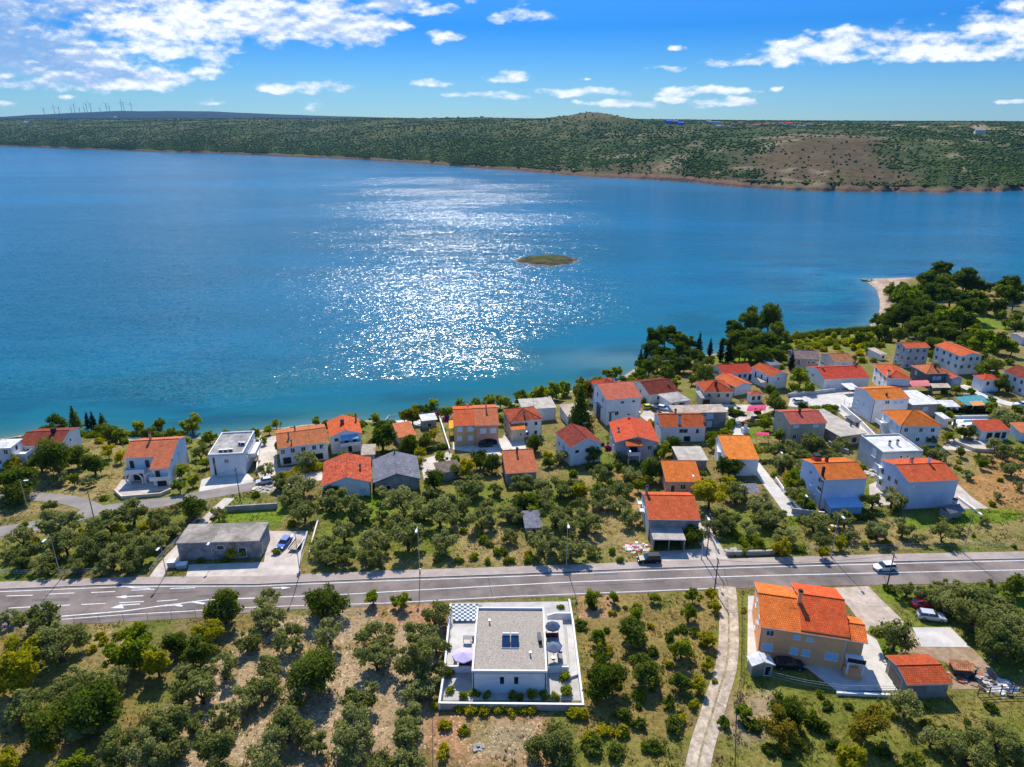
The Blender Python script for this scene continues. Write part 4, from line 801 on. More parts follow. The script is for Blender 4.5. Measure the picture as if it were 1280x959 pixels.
h = house('big white house glowing blue in shade with orange roof and dark pipe', 'the blue shaded house', (1029,600), (1085.5,597.7), (1003.5,573.5), H=7.4, tiles=T_ORANGE, pitch=17, ov=.2, wall=BLUEW, pipe=True, win=[('l',.45,6.3,.6,.8,'dark'),('l',.55,4.0,.7,.9,'blue'),('l',.9,4.6,1.6,1.1,'dark'),('l',.9,6.4,1.6,1.1,'dark'),('l',.72,1.2,.9,2.0,'blue')], chim=[(.36,.60,1.0,.6,T_RED),(.04,.12,2.0,.5,DMETAL),(.24,.8,1.2,1.6,T_SALM)], group=g3)
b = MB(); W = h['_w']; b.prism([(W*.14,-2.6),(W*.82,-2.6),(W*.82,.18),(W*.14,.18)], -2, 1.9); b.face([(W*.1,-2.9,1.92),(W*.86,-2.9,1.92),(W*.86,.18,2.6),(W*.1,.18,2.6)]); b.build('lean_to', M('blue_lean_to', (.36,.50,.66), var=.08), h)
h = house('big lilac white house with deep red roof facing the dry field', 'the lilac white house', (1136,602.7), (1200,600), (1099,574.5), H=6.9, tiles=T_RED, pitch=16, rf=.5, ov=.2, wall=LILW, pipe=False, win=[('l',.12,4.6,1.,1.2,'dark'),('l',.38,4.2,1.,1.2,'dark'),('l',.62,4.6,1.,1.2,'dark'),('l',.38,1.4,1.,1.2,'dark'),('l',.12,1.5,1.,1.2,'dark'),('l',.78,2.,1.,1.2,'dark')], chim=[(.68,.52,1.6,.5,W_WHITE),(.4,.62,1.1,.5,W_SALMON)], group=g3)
b = MB(); D = h['_d']
for v_, z in ((.8,2.8),(.88,5.3)): b.box(-1.0, D*v_-.1, z, .2, D*v_+1.6, z+.14); b.box(-1.0, D*v_-.1, z+.14, -.9, D*v_+1.6, z+.7)
b.build('balcony', TRIM, h)
house('white house with plain bright orange roof and attached ruin wall', 'the plain orange roof house', (908,574), (949.5,574.6), (903,549.5), H=4.6, tiles=T_ORANGE, pitch=13, rf=.85, ov=.15, wall=W_WHITE, win=[('f',.3,2.6,.9,1.1,'dark')], group=g3)
house('white outbuilding with flat slab roof against plain orange roof', 'the white outbuilding', (896.5,565), (906,566), (896,552), H=4.0, roof='flat', tiles=F_WHITE, wall=W_WHITE, cat='outbuilding', name='outbuilding')
house('small salmon house with bright orange roof behind roadside house', 'the small orange roof house', (832,601.8), (877.5,602.3), (830.5,579), H=3.4, tiles=T_ORANGE, pitch=14, rf=.8, ov=.3, wall=W_SALMON, win=[('f',.5,1.9,1.2,1.2,'dark'),('f',.2,1.3,.9,1.9,'brown')], group=g3)
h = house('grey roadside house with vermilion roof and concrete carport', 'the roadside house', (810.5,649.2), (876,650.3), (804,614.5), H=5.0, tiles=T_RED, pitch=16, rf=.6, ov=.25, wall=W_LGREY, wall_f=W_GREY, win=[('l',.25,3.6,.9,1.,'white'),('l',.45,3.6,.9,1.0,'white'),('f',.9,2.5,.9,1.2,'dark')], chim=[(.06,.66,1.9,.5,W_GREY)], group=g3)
b = MB()
for v_ in (.55, .82): b.box(-.9, h['_d']*v_, 2.9, .22, h['_d']*v_+1.3, 3.05); b.box(-.9, h['_d']*v_, 3.05, -.82, h['_d']*v_+1.3, 3.8)
b.build('balcony', TRIM, h)
house('open concrete carport with weathered slab roof at the roadside', 'the concrete carport', (816.5,674.3), (857.5,675), (812.8,655.4), H=2.9, roof='flat', tiles=F_RUST, slab=W_LGREY, wall=W_GREY, cat='carport', name='carport', open_front=True, ov=.1)
house('small house with salmon tile roof and tall flue among olives', 'the salmon roofed cottage', (632,592.2), (672.5,589.7), (623,566), H=3.4, tiles=T_SALM, pitch=16, rf=.72, wall=W_GREY, win=[('f',.6,2.3,.7,.7,'open')], chim=[(.47,.6,1.5,.4,DMETAL)], group=g3)
house('concrete garage with pale slab roof between orange roofs', 'the slab roofed garage', (848,575.5), (886,575.5), (853.4,558), H=3.0, roof='flat', tiles=F_RUST, slab=W_LGREY, wall=W_GREY, cat='garage', name='garage', win=[('f',.3,1.3,2.2,1.8,'open')])
house('low tumbledown shed with beige tile roof behind olive trees', 'the tumbledown shed', (547,592), (577,587.5), (541.5,581.5), H=2.5, roof='mono', pitch=8, tiles=T_STONE, wall=W_STONE, cat='shed', name='shed')
house('long grey concrete shed with rust stained flat roof by the road', 'the long concrete shed', (219.5,679), (324,676), (233.5,655.3), H=4.1, roof='flat', tiles=M('stained_slab', (.40,.35,.285), var=.2, scale=.5, stain=.45, scale2=.22, bump=.2), slab=W_LGREY, wall=M('streaked_concrete', (.38,.365,.345), var=.25, scale=.8, stain=.4, scale2=.5), ov=.12, cat='shed', name='shed', win=[('f',.52,2.7,1.3,.9,'open'),('r',.3,1.4,1.3,2.4,'open'),('f',.78,1.5,1.4,2.0,'open')])
house('tiny tool hut with grey corrugated roof inside the olive grove', 'the tiny tool hut', (656,660.5), (678.5,659.5), (655.5,641), H=2.1, roof='mono', pitch=5, tiles=F_CORR, slab=F_CORR, wall=W_STONE, cat='hut', name='hut', win=[('f',.5,.9,.9,1.5,'open')])
house('low white pool house with red single slope roof', 'the pool house', (1228,539), (1264,537.7), (1215,529.5), H=3.0, roof='mono', pitch=12, tiles=T_RED, cat='pool house', name='pool_house', win=[('f',.3,1.4,1.6,1.8,'open'),('f',.6,1.4,1.6,1.8,'open'),('f',.85,1.4,1.2,1.8,'open')])
house('small white changing hut at the end of the pool', 'the changing hut', (1180,524), (1189,523.5), (1176.5,516.5), H=2.9, roof='mono', pitch=4, tiles=F_WHITE, cat='hut', name='hut', win=[('r',.5,1.1,.9,1.9,'open')])
house('pair of low sheds under white roof behind the pool', 'the low white sheds', (1180,508.5), (1201,508.5), (1175,501.5), H=2.3, roof='mono', pitch=5, tiles=F_WHITE, wall=W_LGREY, cat='shed', name='shed', win=[('f',.3,1.2,1.2,1.5,'open'),('f',.7,1.2,1.2,1.5,'open')])
house('red roofed outbuilding at the edge of the dry field', 'the field edge outbuilding', (1276,541), (1312,540), (1266,532), H=2.7, roof='mono', pitch=12, tiles=T_SALM, wall=W_WHITE, cat='outbuilding', name='outbuilding', win=[('f',.4,1.2,1.6,1.6,'open')])
house('pale low farmhouse roof behind the tree belt', 'the pale farmhouse', (1278,422), (1312,421), (1270,416), H=3, tiles=F_BEIGE, pitch=10, cat='farmhouse', name='farmhouse')
house('low grey roofed shed behind the white gable end house', 'the low grey shed', (963,457), (977,456), (959.5,451), H=2.6, roof='mono', pitch=5, tiles=F_CORR, slab=F_GREY, wall=W_STONE, cat='shed', name='shed', win=[('f',.4,1.2,.9,1.4,'open')])
house('small tin roofed shed between workshop and lane wall', 'the small tin shed', (1068,528), (1078,526.5), (1062,520.5), H=2.4, roof='mono', pitch=5, tiles=F_CORR, slab=F_GREY, wall=W_LGREY, cat='shed', name='shed', win=[('f',.5,1.2,1.1,1.6,'open')])
# ---- foreground apartment house with orange roofs
h = house('big peach apartment house with split orange tile roof and blue shutters', 'the peach apartment house', (950,783.5), (1062.5,800.5), (946.5,728), H=6.1, tiles=T_TERRA, pitch=21, ov=.3, wall=W_PEACH, win=[('f',.11,5.0,1.1,1.0,'dark'),('f',.43,4.9,.85,.7,'blue'),('f',.58,4.9,.85,.7,'blue'),('f',.10,2.2,1.6,1.3,'blue'),('f',.42,2.2,1.1,1.1,'blue'),('f',.56,2.2,1.1,1.1,'blue'),('f',.86,2.3,1.8,1.3,'blue'),('l',.3,4.6,1.,1.2,'blue'),('l',.7,4.6,1.,1.2,'blue'),('l',.5,1.8,1.,1.2,'blue')], group='houses in front of the road')
PH = h; W, D = h['_w'], h['_d']
b = MB(); roof_gable(b, W*.46, W+.02, .35, D*1.08, 6.42, 22); r2 = b.build('roof', [T_TERRA, W_PEACH], h)
r1 = [o for o in h.children if o.name.startswith('roof')][0]
chimney(r1, W*.47, D*.44, 8.6, 1.5, .6, W_PEACH)
b = MB(); b.prism([(W-.28,.6),(W+2.2,.6),(W+2.2,6.0),(W-.28,6.0)], -2, 5.6); b.build('stair_tower', W_PEACH, h)
b = MB(); roof_gable(b, W-.5, W+2.7, .3, 6.4, 5.8, 20); b.build('roof', [T_TERRA, TRIM], h)
b = MB(); b.box(W-.2, -1.5, -1, W+2.3, .3, .9, 0); b.box(W-.2, -1.5, 3.0, W+2.4, .58, 3.15, 1); b.box(W-.2, -1.5, 3.15, W+2.4, -1.4, 3.9, 2); b.box(W-.1,-1.45,.9,W+.15,-1.2,3.0,1); b.box(W+2.1,-1.45,.9,W+2.35,-1.2,3.0,1); b.build('porch', [W_PEACH, TRIM, DMETAL], h)
link('door', win_mesh(1.0, 2.1, 'wdoor'), h, (W+.9, .58, 1.95), 0)
b = MB(); b.tube([(.3,.2,-.5),(.3,.2,5.9)], .06, 6); b.build('drainpipe', METAL, h)
h = house('open fronted block garage with red corrugated roof in the yard', 'the red roofed garage', (1134.5,856.5), (1191.5,855), (1108.5,819), H=2.9, tiles=T_RED, pitch=16, ov=.35, wall=W_GREY, cat='garage', name='garage', win=[('l',.45,1.1,3.4,2.2,'open'),('r',.5,1.2,1.2,1.6,'open')], group=None)
h = house('tiny white roofed garden hut beside the peach apartment house', 'the white garden hut', (940,833), (969.5,831.5), (939.5,819.5), H=2.2, roof='gabley', pitch=24, tiles=F_WHITE, wall=METAL, cat='hut', name='hut', win=[('f',.75,1.0,.9,1.7,'open')], ov=.2)
def aerial(roof, x, y, z, h=2.2):
    b = MB(); b.tube([(x,y,z-.3),(x,y,z+h)], .035, 5); b.tube([(x-.7,y,z+h-.15),(x+.7,y,z+h-.15)], .025, 5)
    for i in range(5): b.tube([(x-.6+i*.3,y-.35,z+h-.15),(x-.6+i*.3,y+.35,z+h-.15)], .018, 4)
    b.build('aerial', METAL, roof)
def dish(root, x, y, z):
    b = MB(); P = [[(x+r*.42*math.cos(k*.7854), y-.25-.10*(1-r*r), z+r*.42*math.sin(k*.7854)) for k in range(8)] for r in (1, .5)]
    for k in range(8): b.face([P[0][k], P[0][(k+1)%8], P[1][(k+1)%8], P[1][k]])
    b.face(P[1]); b.tube([(x,y+.0,z-.2),(x,y-.22,z)], .03, 5); b.build('satellite_dish', TRIM, root)
rx = random.Random(3)
for o in list(bpy.data.objects):      # rooftop aerials, dishes and downpipes, as on most of these houses
    if o.get('category') == 'house' and '_h' in o:
        W, D, H = o['_w'], o['_d'], o['_h']
        rf = [k for k in o.children if k.name.split('.')[0] == 'roof'][0]; zt = max(v.co.z for v in rf.data.vertices)
        if rx.random() < .7: aerial(rf, W*rx.uniform(.2,.8), D*.5, zt-.25, rx.uniform(1.4,2.6))
        if rx.random() < .45 and H > 3.5: dish(o, W*rx.choice((.12,.9)), .35, H-rx.uniform(.9,1.6))
        if rx.random() < .8: b = MB(); x = W-.42; b.tube([(x,.27,-.6),(x,.27,H-.15)], .055, 5); b.build('drainpipe', rx.choice((METAL, TRIM, DMETAL)), o)
for o in list(bpy.data.objects): done(o)
for s_, W, D, z in HOUSES: print('HOUSE %-34s W %.1f D %.1f z %.1f' % (s_, W, D, z))
# ------------------------------------------------------------------ helpers for things standing on the ground
def block(name, pts, h, mats, lo=-1.2, parent=None):
    """solid slab whose top outline is given"""
    c = at(sum(p[0] for p in pts)/len(pts), sum(p[1] for p in pts)/len(pts), h); z = c.z
    P = [pz(x, y, z) for x, y in pts]; o = P[0]; b = MB(); Q = [(p.x-o.x, p.y-o.y) for p in P]
    ar = sum(Q[i-1][0]*Q[i][1]-Q[i][0]*Q[i-1][1] for i in range(len(Q)))
    if ar < 0: Q = Q[::-1]
    b.prism(Q, lo-h, 0, 0); return b.build(name, mats, parent, (o.x, o.y, z))
def wall(label, pts, h, th, mat, cat='wall', name='garden_wall', cap=None, top=True, lo=-1.0):
    P = [at(x, y, h if top else 0) for x, y in pts]; o = at(*pts[0]); o.z = g(P[0].x, P[0].y); b = MB()
    for p, q in zip(P[:-1], P[1:]):
        v = (q-p).to_2d(); L = v.length; n = max(1, int(L/4)); v.normalize(); nx, ny = -v.y*th/2, v.x*th/2
        for i in range(n):
            s = p.lerp(q, i/n); e = p.lerp(q, (i+1)/n)
            zs = g(s.x, s.y); ze = g(e.x, e.y); ex = v*(th*.45 if i == n-1 else 0); e2 = (e.x+ex.x, e.y+ex.y)
            bot = [(s.x-nx,s.y-ny,zs+lo),(e2[0]-nx,e2[1]-ny,ze+lo),(e2[0]+nx,e2[1]+ny,ze+lo),(s.x+nx,s.y+ny,zs+lo)]
            tp = [(k[0],k[1],(zs if j in (0,3) else ze)+h) for j, k in enumerate(bot)]
            T = lambda k: (k[0]-o.x, k[1]-o.y, k[2]-o.z)
            b.face([T(k) for k in tp], 1 if cap else 0)
            for j in range(4): b.face([T(bot[j]), T(bot[(j+1)%4]), T(tp[(j+1)%4]), T(tp[j])], 0)
    ob = b.build(name, [mat, cap] if cap else mat, None, tuple(o)); return tag(ob, label, cat)
def fence(label, pts, h, gap, mat, rails=(.5, 1.), r=.035, name='fence', cat='fence', mesh=False):
    P = np.array([(p.x, p.y) for p in (at(x, y) for x, y in pts)]); L = np.hypot(*np.diff(P, axis=0).T).sum(); n = max(2, int(L/gap)+1); Q = resample(P, n)
    o = Vector((Q[0][0], Q[0][1], g(*Q[0]))); root = thing(name, label, cat, o)
    T = [Vector((x-o.x, y-o.y, g(x, y)-o.z)) for x, y in Q]
    for t in T:
        b = MB(); b.tube([(0,0,-.4),(0,0,h)], r*1.3, 6); b.build('post', mat, root, t)
    b = MB()
    for f in rails: b.tube([t+Vector((0,0,h*f-.03)) for t in T], r, 5)
    b.build('rail', mat, root); return root
# ------------------------------------------------------------------ white villa in the foreground
v = house('white flat roofed villa with gravel roof and solar collectors', 'the white gravel roof villa', (589.4,838.4), (684.3,839), (596.3,758.5), H=4.3, roof='parapet', tiles=F_GRAVEL, ov=.04, win=[('f',.40,2.5,.62,1.35,'dark'),('f',.59,2.5,.62,1.35,'dark'),('r',.7,1.9,2.4,2.2,'dark'),('r',.35,1.9,2.4,2.2,'dark'),('l',.3,1.9,2.4,2.2,'dark'),('l',.65,1.9,2.4,2.2,'dark')], cat='villa', name='villa')
W, D = v['_w'], v['_d']; done(v); print('VILLA', W, D)
for x in (.25, W-.25):
    b = MB(); b.tube([(x,-.02,-.5),(x,-.02,3.9)], .07, 6); b.build('drainpipe', DMETAL, v)
def vloc(px, py, h):        # point at height h above the villa floor
    return pz(px, py, v.location.z+h)
p = vloc(638, 808, 4.2); s = thing('solar_collector', 'pair of dark blue solar collectors with white tanks on gravel roof', 'solar collector', (p.x, p.y, v.location.z+3.96), v.rotation_euler.z)
for x in (-1.32, .06):
    b = MB(); a = R(24); c_, s_ = math.cos(a)*2.0, math.sin(a)*2.0
    b.face([(x,-.2,.12),(x+1.26,-.2,.12),(x+1.26,-.2+c_,.12+s_),(x,-.2+c_,.12+s_)][::1]); b.face([(x,-.2,.06),(x,-.2+c_,.06+s_),(x+1.26,-.2+c_,.06+s_),(x+1.26,-.2,.06)])
    b.box(x-.04,-.24,0,x+1.3,-.2,.14,1); b.box(x+.1,1.5,0,x+.16,1.56,.85,1); b.box(x+1.1,1.5,0,x+1.16,1.56,.85,1); b.build('panel', [M('solar_glass', (.015,.04,.09), var=.1, rough=.1, spec=.7), TRIM], s)
    b = MB(); b.tube([(x+.05,1.9,1.0),(x+1.2,1.9,1.0)], .27, 12); b.build('tank', TRIM, s)
b = MB(); px_ = vloc(677, 799, 4.2); b.box(-.25,-.9,0,.25,.9,.75); b.box(-.3,-.95,.75,.3,.95,.8,1)
tag(b.build('roof_ventilator', [DMETAL, F_CORR], None, (px_.x-.3, px_.y, v.location.z+3.96), .1), 'dark rectangular ventilator box at the edge of gravel roof', 'ventilator')
yard('patio', [(563,754),(712,752),(728,876),(549,876)], .03, M('patio_paving', (.50,.47,.43), var=.1, scale=1., stain=.15))
block('terrace', [(566,783),(597,783),(590,831),(557,831)], .9, PALEC); tag(bpy.context.scene.objects['terrace.001'] if 'terrace.001' in bpy.data.objects else bpy.data.objects['terrace'], kind='structure')
t2 = block('terrace', [(683,775),(703,775),(709,831),(684,831)], .9, PALEC); tag(t2, kind='structure')
t3 = block('garden_path', [(708,783),(718,782),(725,842),(713,846)], .5, PALEC); tag(t3, kind='structure')
wall('white wall along the terrace side of villa plot', [(563,755),(556,832),(549,878)], 1.3, .3, W_WHITE)
wall('white front retaining wall at the foot of villa plot', [(549.5,878),(729,880)], 1.2, .35, M('plinth_wall', (.50,.44,.40), var=.1, stain=.2), cap=TRIM)
wall('white wall along the ramp side of villa plot', [(711.5,748.5),(716,775),(729,880)], 1.2, .3, W_WHITE)
wall('low white terrace wall with planting bed before it', [(555,832.5),(589,832.5)], 1.25, .28, W_WHITE)
wall('low white wall ending the shaded sitting terrace', [(684,833),(710,833)], 1.25, .28, W_WHITE)
wall('stepped white wall enclosing small lawn by the road', [(684,769),(694,766),(713,766)], 1.4, .28, W_WHITE)
# chequered paving
b = MB(); q = [pz(x, y, v.location.z+.08) for x, y in ((566,776),(597,776),(598,755),(565,755))]
for i in range(9):
    for j in range(9):
        f = lambda a, c: (q[0].lerp(q[1], a)).lerp(q[3].lerp(q[2], a), c)
        P = [f(i/9, j/9), f((i+1)/9, j/9), f((i+1)/9, (j+1)/9), f(i/9, (j+1)/9)]; b.face([(p.x, p.y, v.location.z+.08) for p in P], (i+j) % 2)
o = b.build('chequered_paving', [M('slate_paver', (.07,.095,.14), var=.15), M('pale_paver', (.62,.64,.66), var=.1)]); tag(o, kind='structure')
def parasol(px, py, r, col, label, h=2.7):
    p = vloc(px, py, .9+h-.3); root = thing('parasol', label, 'parasol', (p.x, p.y, v.location.z+.9), random.uniform(0, 1), 'garden parasols of the villa')
    b = MB(); n = 8
    for k in range(n):
        a0, a1 = 2*math.pi*k/n, 2*math.pi*(k+1)/n; A_ = (r*math.cos(a0), r*math.sin(a0), h-.55); B_ = (r*math.cos(a1), r*math.sin(a1), h-.55)
        b.face([A_, B_, (0,0,h)]); b.face([(A_[0],A_[1],A_[2]-.18), (B_[0],B_[1],B_[2]-.18), B_, A_])
    b.build('canopy', col, root)
    b = MB(); b.tube([(0,0,0),(0,0,h-.05)], .04, 6); b.build('pole', METAL, root); b = MB(); b.prism([(.3*math.cos(k), .3*math.sin(k)) for k in np.arange(0, 6.28, .785)], 0, .1); b.build('base', METAL, root)
parasol(579, 817, 1.75, M('lilac_cloth', (.55,.47,.66), var=.06), 'lilac parasol open over the sunny terrace')
parasol(691, 781, 1.25, M('navy_cloth', (.06,.085,.14), var=.1), 'dark blue parasol over sofas nearer the road')
parasol(692, 807, 1.25, M('slate_cloth', (.13,.16,.22), var=.1), 'slate grey parasol over terrace nearer front wall')
def lounge(px, py, rz, w, label, mat):
    p = vloc(px, py, 1.3); root = thing('sofa', label, 'sofa', (p.x, p.y, v.location.z+.9), rz, 'outdoor sofas')
    b = MB(); b.box(-w/2,-.4,0.08,w/2,.4,.42); b.build('seat', mat, root); b = MB(); b.box(-w/2,.25,.42,w/2,.42,.85); b.build('backrest', mat, root)
    for x in (-w/2-.14, w/2): b = MB(); b.box(x,-.4,.05,x+.14,.42,.62); b.build('armrest', mat, root)
SOF = M('dark_red_cushion', (.12,.035,.04), var=.2); SOFG = M('grey_cushion', (.30,.29,.28), var=.15)
lounge(690, 793, math.pi, 1.9, 'dark red outdoor sofa between the blue and slate parasols', SOF)
lounge(700, 820, math.pi/2, 1.5, 'grey outdoor sofa beside the slate parasol', SOFG)
lounge(582, 829, 0, 1.8, 'brown outdoor sofa under the lilac parasol', SOF)
def pot(px, py, label, h=.9, top=.9):
    p = vloc(px, py, .9); root = thing('planter', label, 'planter', (p.x, p.y, v.location.z+top), 0)
    b = MB(); b.tube([(0,0,0),(0,0,h*.5)], [.25,.34], 10); b.build('pot', DMETAL, root); return root
pot(592, 799, 'round dark planter beside the terrace door'); pot(569, 826, 'round dark planter at the terrace wall end')
# ------------------------------------------------------------------ vehicles
def car(px, py, rz, col, label, kind='hatch', L=4.2, name='parked_car', group=None, cat='car'):
    p = at(px, py, .0); root = thing(name, label, cat, (p.x, p.y, p.z+.06), rz, group); w = .88; mark({'k': label}['k'], p) if False else None
    hb = .95 if kind != 'suv' else 1.08; ht = 1.46 if kind != 'suv' else 1.75
    paint_ = M('car_paint_'+'%d_%d_%d' % tuple(int(c*100) for c in col), col, var=.04, rough=.32, spec=.6 if sum(col) > .2 else .3)
    h = L/2; prof = [(-h,.35),(-h+.02,.62),(-h+.12,hb-.1),(-h*.72,hb),(h*.42,hb-.02),(h*.86,hb-.16),(h-.03,.66),(h,.38),(h*.9,.24),(-h*.9,.24)]
    b = MB(); ins = .1
    for s in (-1, 1):
        P = [(x, s*w*(1-ins*(z > .9*hb-.1)*.6), z) for x, z in prof]; b.face(P if s > 0 else P[::-1])
    n = len(prof)
    for i in range(n):
        a, c = prof[i], prof[(i+1) % n]; ya = w*(1-ins*(a[1] > .9*hb-.1)*.6); yc = w*(1-ins*(c[1] > .9*hb-.1)*.6)
        b.face([(a[0],-ya,a[1]),(c[0],-yc,c[1]),(c[0],yc,c[1]),(a[0],ya,a[1])])
    b.build('body', paint_, root)
    rear = {'hatch': (-h+.14, -h+.55), 'suv': (-h+.1, -h+.4), 'estate': (-h+.1, -h+.45)}[kind]
    x0, x1, x2, x3 = rear[0], rear[1], h*.10, h*.46; wt = .66; wb = w*.94
    b = MB(); lo = [(x0,-wb,hb-.03),(x3,-wb,hb-.05),(x3,wb,hb-.05),(x0,wb,hb-.03)]; hi = [(x1,-wt,ht-.05),(x2,-wt,ht-.04),(x2,wt,ht-.04),(x1,wt,ht-.05)]
    for i in range(4): b.face([lo[i], lo[(i+1)%4], hi[(i+1)%4], hi[i]])
    b.build('window', GLASS, root)
    b = MB(); b.prism([(x1-.05,-wt-.03),(x2+.05,-wt-.03),(x2+.05,wt+.03),(x1-.05,wt+.03)], ht-.07, ht); b.box((x1+x2)/2-.05,-wt-.10,hb,(x1+x2)/2+.05,-wt-.02,ht-.06); b.box((x1+x2)/2-.05,wt+.02,hb,(x1+x2)/2+.05,wt+.10,ht-.06); b.build('roof', paint_, root)
    for x in (-h*.62, h*.62):
        for s in (-1, 1):
            b = MB(); b.tube([(0,s*.0,0),(0,s*.2,0)], .32, 12); b.tube([(0,s*.2,0),(0,s*.215,0)], .19, 10, 1); b.build('wheel', [RUBBER, METAL], root, (x, s*(w-.16), .31))
    for s in (-1, 1):
        b = MB(); b.box(h*.86, s*.62-.17, .60, h-.0, s*.62+.17, .76); b.build('headlight', METAL, root)
        b = MB(); b.box(-h-.01, s*.68-.12, .62, -h+.12, s*.68+.12, .82); b.build('taillight', M('tail_lamp', (.35,.02,.02), var=.05, rough=.3), root)
        b = MB(); b.box(x3-.35, s*(w+.0)-.04+s*.08, hb-.02, x3-.2, s*w+.04+s*.08, hb+.12); b.build('mirror', paint_, root)
    return root
BLK, WHT, RED_, SILV, BLU = (.012,.013,.016), (.72,.73,.74), (.42,.015,.035), (.50,.51,.53), (.004,.085,.42)
car(355.5, 682, R(-101), BLU, 'bright blue hatchback parked nose out beside the concrete shed')
car(811, 702.5, R(183), BLK, 'black sport utility car parked on the roadside pavement', 'suv', 4.6)
car(1105, 712, R(186), WHT, 'white hatchback driving along the main road', 'hatch', 4.2, 'moving_car')
car(1153, 757, R(8), RED_, 'crimson car parked in olive shade above silver car', 'hatch', 4.2, group='cars in front of the olive trees')
car(1163.5, 773.5, R(-12), SILV, 'silver estate car parked just below crimson car', 'estate', 4.4, group='cars in front of the olive trees')
car(986, 834, R(-6), (.02,.021,.025), 'black car in shade against the peach apartment house', 'estate', 4.5)
car(607, 558, R(4), (.06,.045,.04), 'dark brown car under the arch of the salmon house', 'hatch', 4.)
car(811, 511, R(15), (.55,.50,.03), 'yellow car in the yard above the two chimney roof', 'hatch', 3.8)
car(820, 515, R(-70), BLK, 'black car between the yellow and pale blue cars', 'hatch', 4)
car(829, 512.5, R(-30), (.55,.66,.78), 'pale blue car at the wooden gate of the yard', 'hatch', 4.)
car(1000, 504, R(5), WHT, 'white car in pale yard before the barn-like house', 'estate', 4.4)
car(1277, 508, R(170), (.6,.72,.78), 'pale car on the lane cut by the picture edge', 'hatch', 4.2)
car(331, 604, R(200), SILV, 'silver car in deep shade beside low stone heap', 'hatch', 4.)
car(908, 481, R(150), (.45,.60,.72), 'light blue car beside the orange hip roof', 'hatch', 4.)
p = at(371, 684); t = thing('trailer', 'flat open trailer standing beside the blue hatchback', 'trailer', (p.x, p.y, p.z+.06), R(-98))
b = MB(); b.box(-1.9,-.95,.55,1.9,.95,.67); b.build('bed', F_BEIGE, t)
for s in (-1, 1): b = MB(); b.box(-1.9,s*.95-.03,.67,1.9,s*.95+.03,1.0); b.build('side_board', METAL, t)
for x in (-.45, .45):
    for s in (-1, 1): b = MB(); b.tube([(0,0,0),(0,s*.18,0)], .3, 10); b.build('wheel', RUBBER, t, (x, s*.98, .3))
b = MB(); b.tube([(1.9,0,.6),(3.0,0,.55)], .05, 6); b.build('drawbar', DMETAL, t)
# ------------------------------------------------------------------ lamps, poles
def lamp(px, py, h, label, arm=1.5, az=-90, name='street_lamp', group='tall lamps along the main road', wood=False, head=True, r=.09, base=True):
    p = at(px, py); root = thing(name, label, 'street lamp' if head else 'utility pole', p, R(az), group)
    b = MB(); b.tube([(0,0,-.5),(0,0,h)], [r, r*.6], 8); b.build('pole', WOOD if wood else METAL, root)
    if base: b = MB(); b.tube([(0,0,0),(0,0,.9)], r*1.7, 8); b.build('base', METAL, root)
    if head:
        b = MB(); b.tube([(0,0,h-.1),(arm*.5,0,h+.18),(arm,0,h+.2)], .05, 6); b.build('arm', METAL, root)
        b = MB(); b.box(arm-.15,-.2,h+.1,arm+.75,.2,h+.28); b.box(arm,-.15,h+.06,arm+.6,.15,h+.1,1); b.build('lamp_head', [SHUT_W, GLASS], root)
    else:
        b = MB(); b.box(-.9,-.05,h-.5,.9,.05,h-.38); b.build('crossarm', WOOD, root)
        for x in (-.75, 0, .75): b = MB(); b.tube([(x,0,h-.38),(x,0,h-.18)], .05, 6); b.build('insulator', SHUT_W, root)
    return root
lamp(525, 716, 10.2, 'tall grey lamp before the olive grove with hatched grass')
lamp(708, 709, 10, 'tall grey lamp standing before the tiny tool hut')
lamp(1203.5, 692, 10, 'tall grey lamp at the edge of the dry field')
lamp(1038.5, 697, 10, 'tall grey lamp in front of the blue shaded house')
lamp(876.5, 699, 10, 'tall pale lamp beside the roadside house drive')
lamp(375, 718, 9.5, 'tall grey lamp beside the flat trailer')
lamp(77, 724, 9.5, 'tall grey lamp beside the road guard rail')
lamp(208, 718, 6.2, 'short lamp pole at the foot of the stair path', arm=.8, group=None)
lamp(34.5, 635, 6.8, 'pale concrete lamp post on the grass between two lanes', arm=.9, az=10, group=None, r=.13)
lamp(267, 703, 4.6, 'thin dark lamp post against the concrete shed wall', arm=.5, group=None, r=.06)
lamp(658, 566, 6.5, 'small lamp post by the cream annex', arm=.7, group=None, r=.07)
lamp(797, 540, 6.5, 'small lamp post in front of the dark grey block', arm=.9, group=None, r=.07)
lamp(971, 592, 6.0, 'small lamp post on the lane above the blue house', arm=.8, group=None, r=.07)
lamp(862, 622, 6.0, 'small lamp post in front of the small orange roof', arm=.8, group=None, r=.07)
lamp(785, 590, 6.0, 'small lamp post below the broad red gable house', arm=.7, group=None, r=.07)
lamp(1003, 640, 4.2, 'short lamp post at the gate of the blue house', arm=.4, group=None, r=.07)
lamp(118, 650, 7.4, 'bare wooden pole at the lane junction', head=False, name='utility_pole', wood=True, group=None, r=.12, base=False)
lamp(300.5, 626, 8.6, 'dark wooden pole below the white modern cube house', head=False, name='utility_pole', wood=True, group=None, r=.13, base=False)
lamp(883, 696, 9.6, 'dark wooden pole next to the pale lamp', head=False, name='utility_pole', wood=True, group=None, r=.13, base=False)
lamp(893, 739, 7.0, 'wooden pole at the mouth of the gravel track', head=False, name='utility_pole', wood=True, group=None, r=.14, base=False)
lamp(1109, 732, 7.0, 'wooden pole on the verge near the crimson car', head=False, name='utility_pole', wood=True, group=None, r=.14, base=False)
lamp(240, 575, 5.5, 'thin dark post among trees behind the white modern cube', head=False, name='utility_pole', wood=True, group=None, r=.07, base=False)
